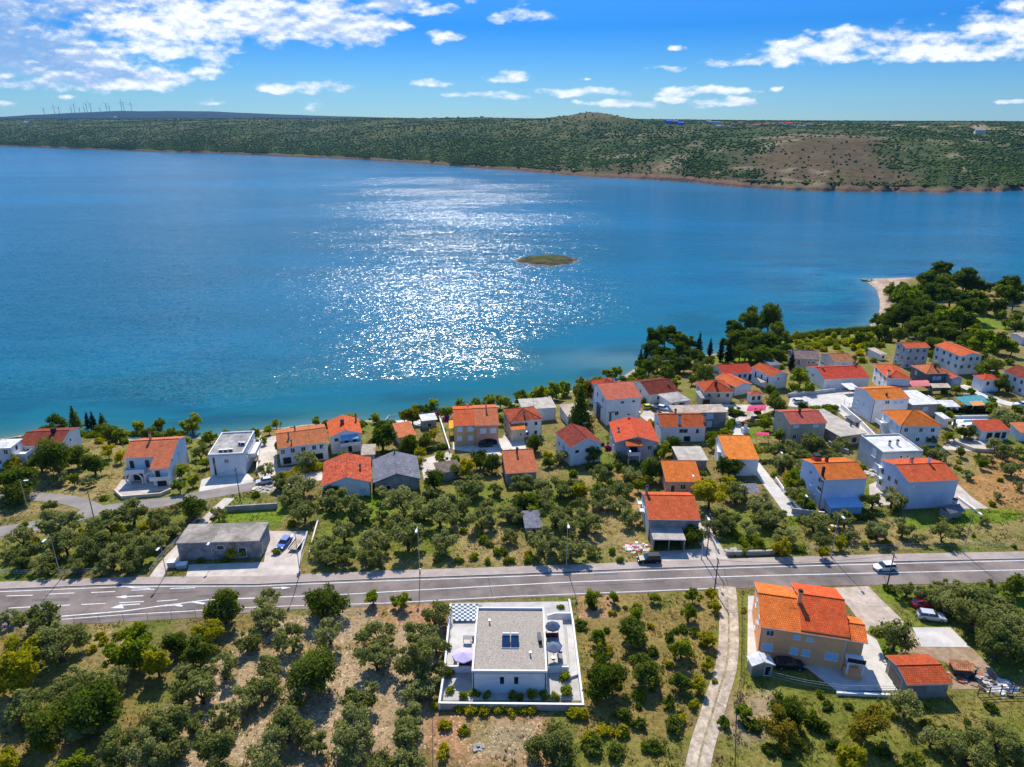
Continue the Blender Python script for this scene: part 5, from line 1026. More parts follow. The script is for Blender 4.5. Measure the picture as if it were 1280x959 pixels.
# ------------------------------------------------------------------ walls, rails, fences
fence('grey metal guard rail on the pavement edge of the main road', [(-40,722),(0,719),(140,716.5)], 1.1, 2.2, METAL, (.35,.68,1.))
fence('grey metal handrail along the stair path', [(188,717),(200,700),(240,660),(262,634)], 1.1, 2.0, METAL, (.4,.7,1.), .045, 'handrail', 'handrail')
fence('row of thin fence posts along the lower road edge', [(94,780),(245,771.5)], 1.7, 4.0, DMETAL, (.5,.98), .02)
fence('long low mesh fence along the pavement before the dry field', [(905,692),(1080,687),(1300,682)], 1.1, 2.6, METAL, (.45,1.), .022)
fence('mesh fence along the gravel track side of the green verge', [(927,755),(927,800),(926,850),(920,880),(918,959)], 1.4, 3.0, DMETAL, (.3,.65,1.), .022)
fence('chain fence with pale posts below the courtyard', [(960,848),(1000,858),(1050,866),(1118,867)], 1.4, 2.6, METAL, (.35,.7,1.), .03)
fence('wooden picket fence behind the building rubble', [(1222,870),(1248,868),(1310,868)], 1.6, 1.6, WOOD, (.3,.6,.95), .06)
fence('thin wire fence between grove and stone orchard', [(541,905),(541,930),(541,965)], 1.2, 2.5, WOOD, (.5,1.), .02)
fence('white balustrade around the waterside terrace', [(482,528),(486,522.5),(505,519.5)], 1.0, 1.5, TRIM, (.2,1.), .06, 'balustrade', 'balustrade')
wall('low white boundary wall of the blue house garden', [(970,596),(985,618),(1003,637),(1030,640)], .9, .3, W_WHITE)
wall('rough stone wall along the pavement by the drive', [(908,689),(960,688),(968,687)], 1.0, .5, W_STONE)
wall('pale wall with iron gate at the end of the lane', [(990,635),(1014,638)], 1.3, .3, W_LGREY)
wall('long white boundary wall of the lane to the pink awning', [(1052,505),(1075,524),(1098,547),(1108,556)], 1.3, .35, W_WHITE)
wall('low concrete wall beside the trailer', [(384,664),(376,690),(372,716)], .8, .3, W_LGREY)
wall('dark garden wall behind the bright lawn', [(281,633),(345,629)], 1.4, .4, W_GREY)
wall('low white wall around the arch porch yard', [(143,612),(152,620),(200,616),(212,611)], .9, .3, W_CREAM)
wall('white kerb wall below the courtyard of the peach house', [(1046,865),(1118,868)], .5, .4, TRIM)
wall('white garden wall running down from the lilac house', [(1197,620),(1219,636)], .7, .4, TRIM)
wall('white side wall of the tan house yard', [(549,520),(557,545),(562,560)], 1.3, .3, W_WHITE)
wall('pale yard wall beside the salmon half house', [(622,552),(632,566)], 1.1, .3, W_CREAM)
wall('white side wall of the paved yard by the cube house', [(326,545),(322,570),(321,588)], 1.2, .3, W_WHITE)
wall('yellow stone wall at the edge of bright grove lawn', [(398,647),(392,668),(386,690)], .9, .3, W_CREAM)
wall('low white parapet around the swimming pool', [(1190,531),(1193,519.5),(1243,519)], .9, .3, TRIM)
wall('grey wall behind the pale yard', [(985,492),(1012,489),(1044,485.5)], 1.2, .3, W_LGREY)
wall('white lane wall above the teal cover', [(1205,492),(1228,494),(1252,508)], 1.1, .3, W_WHITE)
wall('white garden wall before the low white sheds', [(1160,494),(1176,505),(1186,513)], 1.1, .3, W_WHITE)
wall('low drive wall beside the roadside house', [(880,652),(889,668),(898,686)], .8, .3, W_LGREY)
wall('pale courtyard wall of the pool house', [(1192,550),(1218,560),(1243,562)], .9, .3, W_CREAM)
wall('low stone wall above the vegetable rows', [(932,526),(965,523)], .7, .35, W_STONE)
wall('pale wall between the khaki house and the workshop', [(1036,551),(1048,558),(1060,562)], 1.2, .3, W_LGREY)
# pool, covers, awnings, canopies
yard('pool_deck', [(1196,533),(1194,520),(1246,519.5),(1250,527)], .06, TRIM)
yard('pool_water', [(1203,528.5),(1205,525.5),(1235,524.5),(1236,527)], .08, POOLW)
def canopy(name, label, A, B, C, h, mat, cat, sag=.0, rz=None):
    a = at(*A, h); b_ = pz(*B, a.z); c = pz(*C, a.z); root = thing(name, label, cat, (a.x, a.y, a.z-h)); u = b_-a; w = c-a; u.z = w.z = 0
    b = MB(); n = 6; Z = Vector((0,0,1))
    P = [[u*(i/n)+w*(j/n)+Z*(h+sag*math.sin(math.pi*j/n)+.03*math.sin(i*2.1)) for j in range(n+1)] for i in range(n+1)]
    for i in range(n):
        for j in range(n):
            q = [P[i][j], P[i+1][j], P[i+1][j+1], P[i][j+1]]; b.face(q); b.face([k-Z*.05 for k in q[::-1]])
    b.build('cover', mat, root)
    for i, j in ((0,0),(1,0),(0,1),(1,1)):
        q = u*(.03+.94*i)+w*(.03+.94*j); b = MB(); b.tube([(q.x,q.y,-.6),(q.x,q.y,h-.02)], .06, 6); b.build('post', METAL, root)
    return root
canopy('awning', 'magenta awning over a terrace next to the palm', (933,514), (956,513), (936,507), 2.5, MAG, 'awning', .3)
canopy('awning', 'beige awning below the magenta awning', (921,521), (941,520), (923,514.5), 2.4, F_BEIGE, 'awning')
canopy('awning', 'long rose coloured awning below the stepped red hip roofs', (1114,484.5), (1163,482.5), (1112,477), 2.8, PINKA, 'awning', .2)
canopy('awning', 'small crimson awning beside the khaki house lane', (946,544), (962,545), (945,540), 2.3, MAG, 'awning', .2)
canopy('canopy', 'flat white canopy in front of the long dark red house', (1062,487.5), (1076,486.5), (1051,479.5), 2.6, F_WHITE, 'canopy')
canopy('canopy', 'small white canopy in the pale yard', (1062,504), (1073,503), (1056,497), 2.4, F_WHITE, 'canopy')
canopy('canopy', 'orange canopy beside the teal cover', (1216,507.5), (1232,506.5), (1211,502), 2.3, M('orange_cloth', (.60,.27,.10), var=.1), 'canopy')
canopy('canopy', 'teal net cover stretched over a garden court', (1209,507), (1241,504), (1193,496.5), 2.2, TEAL, 'canopy')
canopy('canopy', 'dark flat canopy in front of dark stone house', (1166,485), (1189,484.5), (1162,479.5), 2.6, F_BEIGE, 'canopy')
canopy('canopy', 'yellow parasol-like canopy beside the tan house', (561,536), (567,535), (561,526), 3.2, M('yellow_cloth', (.75,.36,.03), var=.1), 'canopy')
canopy('canopy', 'grey slatted shelter on the lane corner', (925,617), (950,616), (921,605), 2.3, F_CORR, 'shelter')
canopy('pergola', 'beige courtyard trellis roof beside the courtyard house', (951,478.5), (959,477.5), (943,467.5), 2.8, F_BEIGE, 'pergola')
def heap(label, px, py, rad, mats, name='rubble_heap', cat='rubble', n=26, sz=.5):
    p = at(px, py); rn = random.Random(int(px*7+py)); b = MB()
    for i in range(n):
        a, q = rn.uniform(0, 6.28), rad*math.sqrt(rn.random()); b.prism([(-rad*.9,-rad*.6),(rad*.9,-rad*.6),(rad*.9,rad*.6),(-rad*.9,rad*.6)], -.4, .05, 0) if i == 0 else None; x, y = q*math.cos(a)*1.4, q*math.sin(a); s = sz*rn.uniform(.4, 1.1); t = rn.uniform(0, 3); c_, s_ = math.cos(t)*s, math.sin(t)*s; h = s*rn.uniform(.3, .9)*(1.4-q/rad)
        P = [(x+c_,y+s_),(x-s_,y+c_),(x-c_,y-s_),(x+s_,y-c_)]; b.prism(P, -.3, h, rn.randrange(len(mats)))
    tag(b.build(name, mats, None, tuple(p)), label, cat, None)
heap('heap of pale stones with red scraps beside the carport', 796, 685, 2.0, [W_LGREY, W_CREAM, MAG, TRIM], n=40)
heap('heap of planks bricks and scrap behind the red garage', 1212, 843, 2.4, [DMETAL, T_SALM, W_GREY, DIRT, WOOD], n=46, sz=.6)
heap('scattered building rubble along the wooden fence', 1250, 858, 2.4, [W_LGREY, DMETAL, TRIM, WOOD], n=30)
heap('pile of stones on the pavement wall end', 918, 690, 1.2, [W_STONE, W_LGREY], n=18)
heap('wood pile under the trees before the blue house', 1040, 661, 1.8, [WOOD, W_CREAM, DMETAL], n=26)
heap('stone heap beside the deep shaded silver car', 330, 614, 2.6, [W_STONE, W_CREAM], n=30)
heap('pale concrete ring and scrap on the bare red soil', 597, 935, .7, [W_LGREY, F_GREY], n=10, sz=.4)
heap('dumped stones beside the white pale grey block', 1093, 592, 2.2, [W_LGREY, W_CREAM], n=26)
b = MB(); p = at(1199, 841); b.box(-1.3,-.8,-.5,1.3,.8,1.3); b.face([(-1.5,-1,1.32),(1.5,-1,1.32),(1.5,1,1.6),(-1.5,1,1.6)], 1)
tag(b.build('lean_to', [M('tarred_boards', (.10,.085,.075), var=.3), T_BROWN], None, tuple(p), -.1), 'low lean-to with red sheet roof joined to the garage', 'lean-to')
for i, (px, py, lb) in enumerate(((217,708,'white concrete meter box at the foot of the stair path'),(228,709,'low concrete box next to the white meter box'))):
    p = at(px, py); b = MB(); b.box(-.9,-.6,-.3,.9,.6,1.2-.4*i); b.box(-.97,-.67,1.2-.4*i,.97,.67,1.3-.4*i, 1); tag(b.build('meter_box', [W_LGREY, TRIM], None, tuple(p), .1), lb, 'box')
p = at(1187, 645); r_ = thing('barbecue_house', 'stone barbecue house with chimney at the corner of dry field', 'barbecue', p, .3)
b = MB(); b.box(-1.8,-1.2,-1,1.8,1.2,1.7); b.build('wall', W_STONE, r_); b = MB(); roof_gable(b,-2.1,2.1,-1.6,1.6,1.8,28); b.build('roof', [F_CORR, W_GREY], r_); chimney(r_, 1.0, .4, 2.6, 1.1, .7, W_LGREY)
p = at(931, 541); r_ = thing('barbecue', 'white garden barbecue with red cap beside the lane', 'barbecue', p, .2)
b = MB(); b.box(-.9,-.7,-.5,.9,.7,1.5); b.build('wall', W_WHITE, r_); b = MB(); b.tube([(0,0,1.5),(0,0,3.0)], [.75,.4], 4); b.build('hood', W_WHITE, r_); b = MB(); b.box(-.45,-.45,3.0,.45,.45,3.25); b.build('cap', T_RED, r_)
# jetty stones at the tip of the spit
heap('dark rocks at the tip of the pebble spit', 1087, 350.5, 3.0, [W_STONE, DMETAL], n=24, sz=1.2, name='rock_pile', cat='rocks')
p = at(1255, 364); b = MB(); b.box(-4,-2.5,-.5,4,2.5,2.8); b.face([(-4.4,-3,2.9),(4.4,-3,2.9),(4.4,0,4.1),(-4.4,0,4.1)],1); b.face([(4.4,3,2.9),(-4.4,3,2.9),(-4.4,0,4.1),(4.4,0,4.1)],1)
tag(b.build('beach_hut', [W_WHITE, F_BEIGE], None, tuple(p)), 'small white hut at the end of the field track by the water', 'hut')
p = at(1217, 363); b = MB(); b.box(-2.4,-1,.3,2.4,1,2.2); b.box(1.2,-.9,.25,2.6,.9,1.4,0); b.box(-2.2,-1.02,1.3,1.0,1.02,1.9,1)
for x in (-1.5, 1.5): b.tube([(x,-1.05,.32),(x,1.05,.32)], .34, 8, 2)
tag(b.build('white_van', [TRIM, GLASS, RUBBER], None, tuple(p), .2), 'white van parked behind the peninsula trees', 'van')
# ------------------------------------------------------------------ wind farm on the blue ridge and far village
BLADE = M('turbine_white', (.62,.64,.66), var=.02)
def turbine(px, hub, rot, label):
    Y = 9000.; X = (px-640)/941.*Y; z = float(np.interp(px, CREST_C, CREST)) - 16; root = thing('wind_turbine', label, 'wind turbine', (X, Y, z), random.uniform(-.5, .5), 'wind turbines on the blue ridge')
    b = MB(); b.tube([(0,0,-6),(0,0,hub)], [3.4,2.0], 8); b.build('tower', BLADE, root); b = MB(); b.box(-2.5,-6,hub-2,2.5,4,hub+3); b.build('nacelle', BLADE, root)
    for k in range(3):
        a = rot+k*2.094; u = Vector((math.cos(a), 0, math.sin(a))); n = Vector((-u.z, 0, u.x)); b = MB(); o = Vector((0,-7,hub))
        P = [o-n*1.8, o+u*hub*.55-n*.6, o+u*hub*.55+n*.6, o+n*1.8]; b.face(P); b.face([p+Vector((0,.7,0)) for p in P[::-1]])
        for i in range(4): b.face([P[i], P[(i+1)%4], P[(i+1)%4]+Vector((0,.7,0)), P[i]+Vector((0,.7,0))])
        b.build('blade', BLADE, root)
ORD = ['first','second','third','fourth','fifth','sixth','seventh','eighth','ninth','tenth','eleventh','twelfth','thirteenth','fourteenth','fifteenth','sixteenth']
for i, (px, h) in enumerate(((57,66),(70,84),(76,70),(91.4,62),(95.3,95),(101.5,50),(107.8,58),(111,92),(116,98),(127.5,40),(135.6,84),(139,56),(154.3,96),(157.3,94),(166.5,84))):
    turbine(px, h, .3+i*1.27, '%s white wind turbine counted from the seaward end of the ridge' % ORD[i])
b0 = HOUSES
def cable(label, A, B, sag=.6):
    (x0, y0, h0), (x1, y1, h1) = A, B; p, q = at(x0, y0), at(x1, y1); p.z += h0; q.z += h1; b = MB()
    b.tube([(p.lerp(q, i/12) - p) - Vector((0, 0, sag*4*(i/12)*(1-i/12))) for i in range(13)], .028, 4); tag(b.build('overhead_cable', DMETAL, None, tuple(p)), label, 'cable')
cable('cable crossing the road from the dark wooden pole by the pale lamp', (883,696,9.2), (893,739,6.6))
cable('long cable along the near roadside between two wooden poles', (893,739,6.7), (1109,732,6.7), 1.0)
cable('cable from the lane junction pole to the dark pole near cube house', (118,650,7.0), (300.5,626,8.2), 1.0)
for u, v_ in ((.2,.75),(.78,.25)):
    b = MB(); x, y = W*u, D*v_; b.tube([(x,y,3.9),(x,y,4.55)], .11, 8); b.tube([(x,y,4.55),(x,y,4.62)], .19, 8); b.build('roof_vent', METAL, v)
p = vloc(584, 797, 1.6); t_ = thing('garden_table', 'small grey table on the sunny villa terrace', 'table', (p.x, p.y, v.location.z+.9))
b = MB(); b.box(-.7,-.45,.70,.7,.45,.76); b.build('table_top', SOFG, t_)
for x in (-.6,.6):
    for y in (-.36,.36): b = MB(); b.tube([(x,y,0),(x,y,.70)], .035, 6); b.build('leg', DMETAL, t_)
FWC = [M('far_white_wall', (.62,.60,.56), var=.05), M('far_blue_wall', (.10,.22,.62), var=.05), M('far_rose_wall', (.55,.28,.22), var=.05)]; FRC = [M('far_red_roof', (.34,.10,.06), var=.1), M('far_blue_roof', (.08,.16,.55), var=.05), M('far_vivid_roof', (.70,.03,.06), var=.05), M('far_grey_roof', (.30,.27,.25), var=.1)]
FHM = {}
def far_house(c, s, w, wi, ri, label, group):
    X, Y = far_pos(np.array([c]), np.array([s])); X, Y = float(X[0]), float(Y[0]); z = float(far_h(np.array([c]), np.array([s]), np.array([X]), np.array([Y]))[0])
    if (wi, ri) not in FHM:
        b = MB(); b.box(-.5,-.4,-1,.5,.4,.42); roof_gable(b,-.55,.55,-.45,.45,.42,24,t=.04,ridge=False); b.m = [0]*6+[1]*(len(b.f)-6); FHM[(wi,ri)] = b.mesh('distant_house', [FWC[wi], FRC[ri]])
    o = link('distant_house', FHM[(wi,ri)], None, (X, Y, z), random.uniform(-.4,.4)); o.scale = (w, w, w); tag(o, label, 'house', group)
rn = random.Random(5)
for i in range(14): far_house(885+i*10.4+rn.uniform(-3,3), 830+rn.uniform(-130,220), rn.uniform(9,14), rn.choice((0,0,2)), rn.choice((0,0,3)), 'tiny pale far house under the skyline across the bay', 'far village across the bay')
for c, s in ((836,800),(845,815),(852,790)): far_house(c, s, 13, 1, 1, 'tiny blue roofed far building below the skyline', 'far blue buildings')
for c, s in ((890,900),(897,930)): far_house(c, s, 13, 0, 1, 'tiny far house with blue roof beside the far village', 'far blue roofed houses')
far_house(986.5, 860, 14, 0, 2, 'far house with the vivid red roof on the plateau', None)
far_house(1228, 500, 17, 0, 3, 'lone white far building at the end of the pale strip', None)
far_house(146, 2350, 30, 0, 3, 'lone white far building below the blue ridge', None); far_house(33, 900, 26, 0, 3, 'lone pale far building above the distant rocky shore', None)
for i in range(7): far_house(520+i*14+rn.uniform(-5,5), 1750+rn.uniform(-150,150), 13, 0, 3, 'tiny pale far house on the green crest', 'far houses on the green crest')
# ------------------------------------------------------------------ trees
def unit_vecs(n):
    v = RNG.normal(size=(n, 3)); return v/np.linalg.norm(v, axis=1)[:, None]
def leaf_cloud(lobes, n, size, upbias=.25, shell=.5, jit=.10):
    """leaf-sized faces through the volume of many lobes; each lobe (x, y, z, rx, ry, rz)"""
    L = np.array(lobes); vol = (L[:, 3]*L[:, 4]*L[:, 5])**.67; k = RNG.choice(len(L), n, p=vol/vol.sum())
    d = unit_vecs(n); r = RNG.uniform(0, 1, n)**shell; P = L[k, :3] + d*L[k, 3:]*r[:, None] + RNG.normal(0, jit, (n, 3))*L[k, 3:]
    nr = d*.7 + unit_vecs(n)*.75 + np.array((0, 0, upbias)); nr /= np.linalg.norm(nr, axis=1)[:, None]
    t = np.cross(nr, unit_vecs(n)); t /= np.linalg.norm(t, axis=1)[:, None]; w = np.cross(nr, t)
    s = size*RNG.uniform(.55, 1.35, n)[:, None]; a = s*t; b = s*w*RNG.uniform(.45, .8, n)[:, None]
    V = np.stack([P-a, P-b, P+a, P+b], 1).reshape(-1, 3); F = np.arange(n*4).reshape(-1, 4)
    lob = RNG.uniform(0, 1, len(L)); q = np.clip(RNG.uniform(0, 1, n)*.62 + lob[k]*.38, 0, 1)
    return V, F, np.repeat(q, 4)
def lobes_round(n, r, zc, flat=.8, core=.55, sp=.72, seed=0):
    rn = random.Random(seed); out = [(0, 0, zc, core, core, core*flat)] if core else []
    for i in range(n):
        a = rn.uniform(0, 6.28); e = rn.uniform(-.55, 1.2); R_ = sp*rn.uniform(.48, 1.12); s = r*rn.uniform(.5, 1.3)
        out.append((R_*math.cos(a)*math.cos(e), R_*math.sin(a)*math.cos(e), zc+R_*math.sin(e)*flat, s, s, s*rn.uniform(.7, .95)))
    return out
def trunk_mesh(name, h, r, limbs, spread, mat, seed, straight=False):
    rn = random.Random(seed); b = MB(); lean = (0 if straight else rn.uniform(-.1, .1), 0 if straight else rn.uniform(-.1, .1)); top = Vector((lean[0], lean[1], h))
    b.tube([(0,0,-.25), (0,0,0), (lean[0]*.5, lean[1]*.5, h*.55), top], [r*1.5, r*1.2, r, r*.75], 7)
    for i in range(limbs):
        a = 6.28*i/limbs + rn.uniform(-.4, .4); q = spread*rn.uniform(.6, 1); e = rn.uniform(.35, .8); z0 = h*rn.uniform(.6, .98)
        b.tube([(lean[0]*z0/h, lean[1]*z0/h, z0), (q*.45*math.cos(a), q*.45*math.sin(a), z0+e*.4), (q*math.cos(a), q*math.sin(a), z0+e)], [r*.6, r*.4, r*.15], 5)
    return b.mesh(name, [mat])
PROTO = {}
def proto(kind, lod, var):
    k = (kind, lod, var)
    if k in PROTO: return PROTO[k]
    sd = hash((len(PROTO), 3)) % 1000 + len(PROTO)*13; m = {'S': .40, 'M': 1., 'L': 2.3}[lod]; ls = {'S': 1.45, 'M': 1., 'L': .68}[lod]
    if kind in ('olive', 'grey'):
        lob = lobes_round(19, .31, .80, .78, .40, .82, sd); n, sz, mt = 2700, .080, L_OLIVE; tr = ('trunk', .34, .085, 6, .62, TRUNK)
    elif kind == 'dark': lob = lobes_round(18, .36, .86, .9, .6, .76, sd); n, sz, mt = 2500, .085, L_DARK; tr = ('trunk', .45, .07, 5, .6, TRUNK)
    elif kind in ('bright', 'yellow', 'autumn'): lob = lobes_round(20, .30, .92, .95, .5, .80, sd); n, sz, mt = 2100, .092, {'bright': L_BRIGHT, 'yellow': L_YELLOW, 'autumn': L_AUT}[kind]; tr = ('trunk', .55, .06, 6, .6, TRUNK)
    elif kind in ('shrub', 'yshrub', 'boug'): lob = lobes_round(11, .42, .42, .75, .5, .62, sd); n, sz, mt = 1300, .12, {'shrub': L_DARK, 'yshrub': L_YELLOW, 'boug': L_BOUG}[kind]; tr = ('stem', .25, .05, 4, .5, TRUNK)
    elif kind == 'gshrub': lob = lobes_round(11, .40, .45, .8, .5, .62, sd); n, sz, mt = 1300, .12, L_BRIGHT; tr = ('stem', .25, .05, 4, .5, TRUNK)
    elif kind == 'pine': lob = [(l[0], l[1], l[2], l[3], l[4], l[5]*.85) for l in lobes_round(21, .34, 1.40, .88, .5, .82, sd)]; n, sz, mt = 4200, .080, L_PINE; tr = ('trunk', 1.15, .06, 6, .7, PBARK)
    elif kind == 'cypress':
        lob = [(random.Random(sd+i).uniform(-.12, .12), random.Random(sd+i+50).uniform(-.12, .12), .45+i*.42, w, w, .55) for i, w in enumerate((.62,.78,.86,.9,.88,.82,.74,.64,.54,.43,.32,.22,.13))]; n, sz, mt = 2200, .13, L_CYP; tr = ('trunk', .6, .12, 0, 0, PBARK)
    elif kind == 'conifer':
        lob = []
        for i in range(9):
            w = .95*(1-i/9.6)
            for j in range(5): a = 6.28*j/5+i; lob.append((.5*w*math.cos(a), .5*w*math.sin(a), .35+i*.34, w*.6, w*.6, .26))
        n, sz, mt = 2600, .095, L_PINE; tr = ('trunk', 1.2, .07, 0, 0, PBARK)
    if kind == 'olive': m *= (1., .75, .5, .85, .6)[var % 5]; lob = lob[(var % 5):] if var else lob
    V, F, q = leaf_cloud(lob, int(n*m), sz*ls, shell=.42 if kind != 'cypress' else .35)
    z0 = {'olive': .22, 'grey': .22}.get(kind, .03); V[:, 2] = np.maximum(V[:, 2], z0 + (V[:, 2]-z0)*.15)
    cr = np_mesh('crown', V, F, [mt], {'rnd': q}); zc = {'pine': 1.75, 'cypress': 2.9, 'conifer': 1.7}.get(kind, .45 if 'shrub' in kind or kind == 'boug' else 1.02)
    PROTO[k] = (cr, trunk_mesh(*tr, sd, kind in ('cypress', 'conifer')), zc, tr[0]); return PROTO[k]
TREES = []
KINDN = {'olive': ('olive_tree','grey-green olive tree','olive tree'), 'dark': ('broadleaf_tree','dark green broad tree','tree'), 'bright': ('broadleaf_tree','bright green leafy tree','tree'), 'yellow': ('broadleaf_tree','yellow-green leafy tree','tree'),
         'autumn': ('broadleaf_tree','brownish autumn tree','tree'), 'shrub': ('shrub','dark green shrub','shrub'), 'yshrub': ('shrub','yellowish shrub','shrub'), 'gshrub': ('shrub','light green shrub','shrub'),
         'boug': ('shrub','magenta flowering shrub','shrub'), 'pine': ('pine_tree','tall spreading pine','pine'), 'cypress': ('cypress_tree','slim dark cypress','cypress'), 'conifer': ('conifer_tree','pointed dark conifer','conifer')}
def tree(kind, px, py, r, sq=1.):
    """crown centre and crown radius measured in the photograph -> real place and size on the ground"""
    zc = {'pine': 1.40, 'cypress': 2.9, 'conifer': 1.7}.get(kind, {'olive': .80, 'dark': .86}.get(kind, .45 if 'shrub' in kind or kind == 'boug' else .92))
    Rm = 2.5
    for _ in range(4):
        r_ = r*(1.16 if kind == 'olive' else 1.08); p = at(px, py, zc*Rm*sq); zcam = p.y*CP - (p.z-CAMZ)*SP; Rm = r_*zcam/FOC
    lod = 'S' if r < 10.5 else 'M' if r < 23 else 'L'
    cr, tr, _, tn = proto(kind, lod, random.randrange(7 if kind == 'olive' else 5)); nm, lb, cat = KINDN[kind]
    o = bpy.data.objects.new(nm, None); COL.objects.link(o); o.location = (p.x, p.y, g(p.x, p.y)-.05); o.rotation_euler = (0, 0, random.uniform(0, 6.28)); e = random.uniform(.86, 1.16)
    o.scale = (Rm*e, Rm/e, Rm*sq*random.uniform(.88, 1.14)); o.empty_display_size = .3
    for me, n_ in ((cr, 'crown'), (tr, tn)):
        c = bpy.data.objects.new(n_, me); COL.objects.link(c); c.parent = o
    o['category'] = cat; TREES.append((o, kind, p.x, p.y, Rm)); return o
def T(kind, s, sq=1.):
    for q in s.split():
        a = [float(k) for k in q.split(',')]; tree(kind, *a[:3], *(a[3:4] or [sq]))
# foreground orchard and thicket
T('olive', '8,772,12 48,772,22 73,806,27 84,868,24 252,863,22 202,908,26 180,944,24 280,836,18 275,902,20 269,942,28 308,801,15 308,871,18 337,748,17 337,773,17 365,797,21 412,790,19 473,793,19 471,822,21 544,767,16 527,795,19 527,826,25 525,861,21 334,831,18 326,858,17 365,864,20 449,872,20 443,914,25 511,897,17 508,924,21 359,909,25 342,941,25 432,944,22 477,952,18 513,953,19 240,905,15 225,935,16 395,930,14 232,842,14 690,930,26 548,840,13 545,806,12')
T('dark', '120,880,36 53,905,28 407,748,25 398,836,31 280,763,22 250,816,19 221,803,18 756,847,27 790,789,21 804,840,21 852,853,14 983,889,23')
T('bright', '151,822,20 174,815,21 165,796,17 285,749,14 93,952,18 466,748,10 501,750,12 768,747,8 818,747,8 866,746,9 796,764,11 860,767,11 852,811,15 748,800,13 741,747,11 930,889,12')
T('yellow', '24,832,33 196,831,19 258,790,17 890,743,9 895,757,9 885,798,11 874,856,10 885,831,9 1066,950,23 6,953,18')
T('autumn', '1084,902,28 977,911,23')
T('olive', '1120,797,21 1132,884,17 1212,940,26 1250,921,24 1185,928,16 1271,937,18 1134,736,13 1158,741,14 1185,733,16 1185,751,16 1215,747,19 1221,771,26 1247,756,22 1256,780,25 1250,807,26 1165,925,13 1235,736,13 1200,760,14')
T('shrub', '740,757,8 726,780,9 855,786,7 836,796,7 843,906,13 815,931,12 779,893,11 1019,905,14 1113,736,8 1137,951,15 800,905,10 836,880,9 905,905,9 866,790,7 816,815,8 946,905,10 740,930,15 770,940,12')
T('dark', '1271,733,15')
T('yshrub', '726,893,11 756,912,11 779,915,10 737,923,12 572,884,8 588,887,9 604,889,8 620,888,7 640,890,7 660,889,6 716,889,10 545,882,7 555,906,9 580,912,8 820,850,7 836,829,7 850,900,8 800,868,8 866,880,8 745,870,8 930,762,5 1000,928,10 60,935,9 100,800,6 130,800,7 555,940,12')
T('gshrub', '581,869,7 594,866,7 609,867,7 640,868,7 667,868,8 680,869,7 694,870,7 562,840,8 563,862,7 708,864,10 705,846,8 600,760,5 567,796,5 563,808,6 701,758,5 1093,790,6 700,812,5 1025,868,6 570,880,6 650,871,6')
# groves between road and village
T('olive', '380,577,15 330,586,11 350,601,12 377,606,17 362,621,14 380,638,16 437,638,19 505,628,21 482,618,12 550,643,21 570,626,18 585,606,18 510,671,21 555,678,16 602,646,17 635,641,11 430,666,15 470,676,17 430,693,14 402,681,13 407,696,14 467,696,14 420,626,14 452,640,13 530,640,13 500,650,14 640,640,12 668,626,12')
T('olive', '806,598,9 748,595,12 789,590,12 780,610,13 752,616,15 751,628,11 789,645,13 701,610,15 678,607,12 652,607,14 695,645,18 736,651,16 713,663,15 678,677,19 713,683,18 722,631,12 646,645,11 949,631,15 955,645,14 938,663,13 908,651,15 894,657,12 920,616,14 700,571,10 774,571,9')
T('dark', '542,601,14 615,581,12 600,576,13 512,556,13 532,553,11 742,567,13 657,628,17 842,558,12 815,587,16 911,584,16 868,669,14 417,613,12 570,588,11 668,554,12')
T('yellow', '888,616,23 582,586,13 725,613,11 542,544,8 912,600,10 806,601,7 685,570,7')
T('bright', '827,564,13 897,552,12 908,543,9 946,675,11 550,573,9 570,573,8 690,489,13 672,493,10 748,612,9 635,570,8 664,640,10 350,560,8')
T('gshrub', '545,700,6 575,700,6 620,690,7 610,702,6 765,690,6 775,700,6 640,700,6 660,700,7 600,668,6 870,560,6 705,560,6 715,592,7 660,578,6 815,690,5')
T('conifer', '726,508,17,1.0'); T('autumn', '728,489,18 515,519,13'); T('dark', '478,549,18 484,535,13')
T('boug', '545,520,6 558,524,5 760,560,5')
T('bright', '540,505,9 557,516,9 592,508,9 612,501,11 633,503,8 575,512,8 650,500,7 520,512,7 760,468,8 745,478,8')
# right side
T('olive', '988,557,12 1016,557,14 1007,570,11 1038,568,12 979,576,11 994,617,12 1054,554,9 969,564,11 980,581,10 969,645,17 1019,651,16 1057,648,14 1116,623,14 1091,626,12 1098,664,14 1129,661,12 1179,667,13 1029,673,12 979,670,13 1163,567,12 1176,570,10 1257,564,13 1266,586,11 1245,557,10 1260,520,16 1273,523,11 1210,592,7 1248,620,6 1273,607,6 1180,650,5 1062,668,9 1150,672,8 1230,650,6 1200,662,7 1045,560,9 1025,583,9 1002,583,9 1236,575,8')
T('dark', '1207,539,11 1238,460,17 1251,479,12 969,504,13 1098,658,8 1004,606,10 1160,548,9 1012,595,9 1225,540,8')
T('bright', '1001,473,13 1012,485,8 994,595,9 985,605,8 1185,545,8 1241,510,9 1003,628,10 1015,632,8 1185,520,7 1175,512,6 1190,477,6 1120,500,5 948,515,7 955,525,7 975,545,8 963,490,8 1196,487,6 1215,490,6 1098,500,5 1240,530,7')
T('yellow', '979,685,12 1029,690,9 1050,680,8 990,604,7 945,440,6')
T('pine', '920,516,11,.75')
T('gshrub', '1045,510,5 1005,513,5 1020,512,6 1035,513,6 1172,500,6 1180,490,5 975,690,6 1080,680,6 1110,678,6 1250,600,4 1240,630,5 930,690,7 945,688,6 965,640,6')
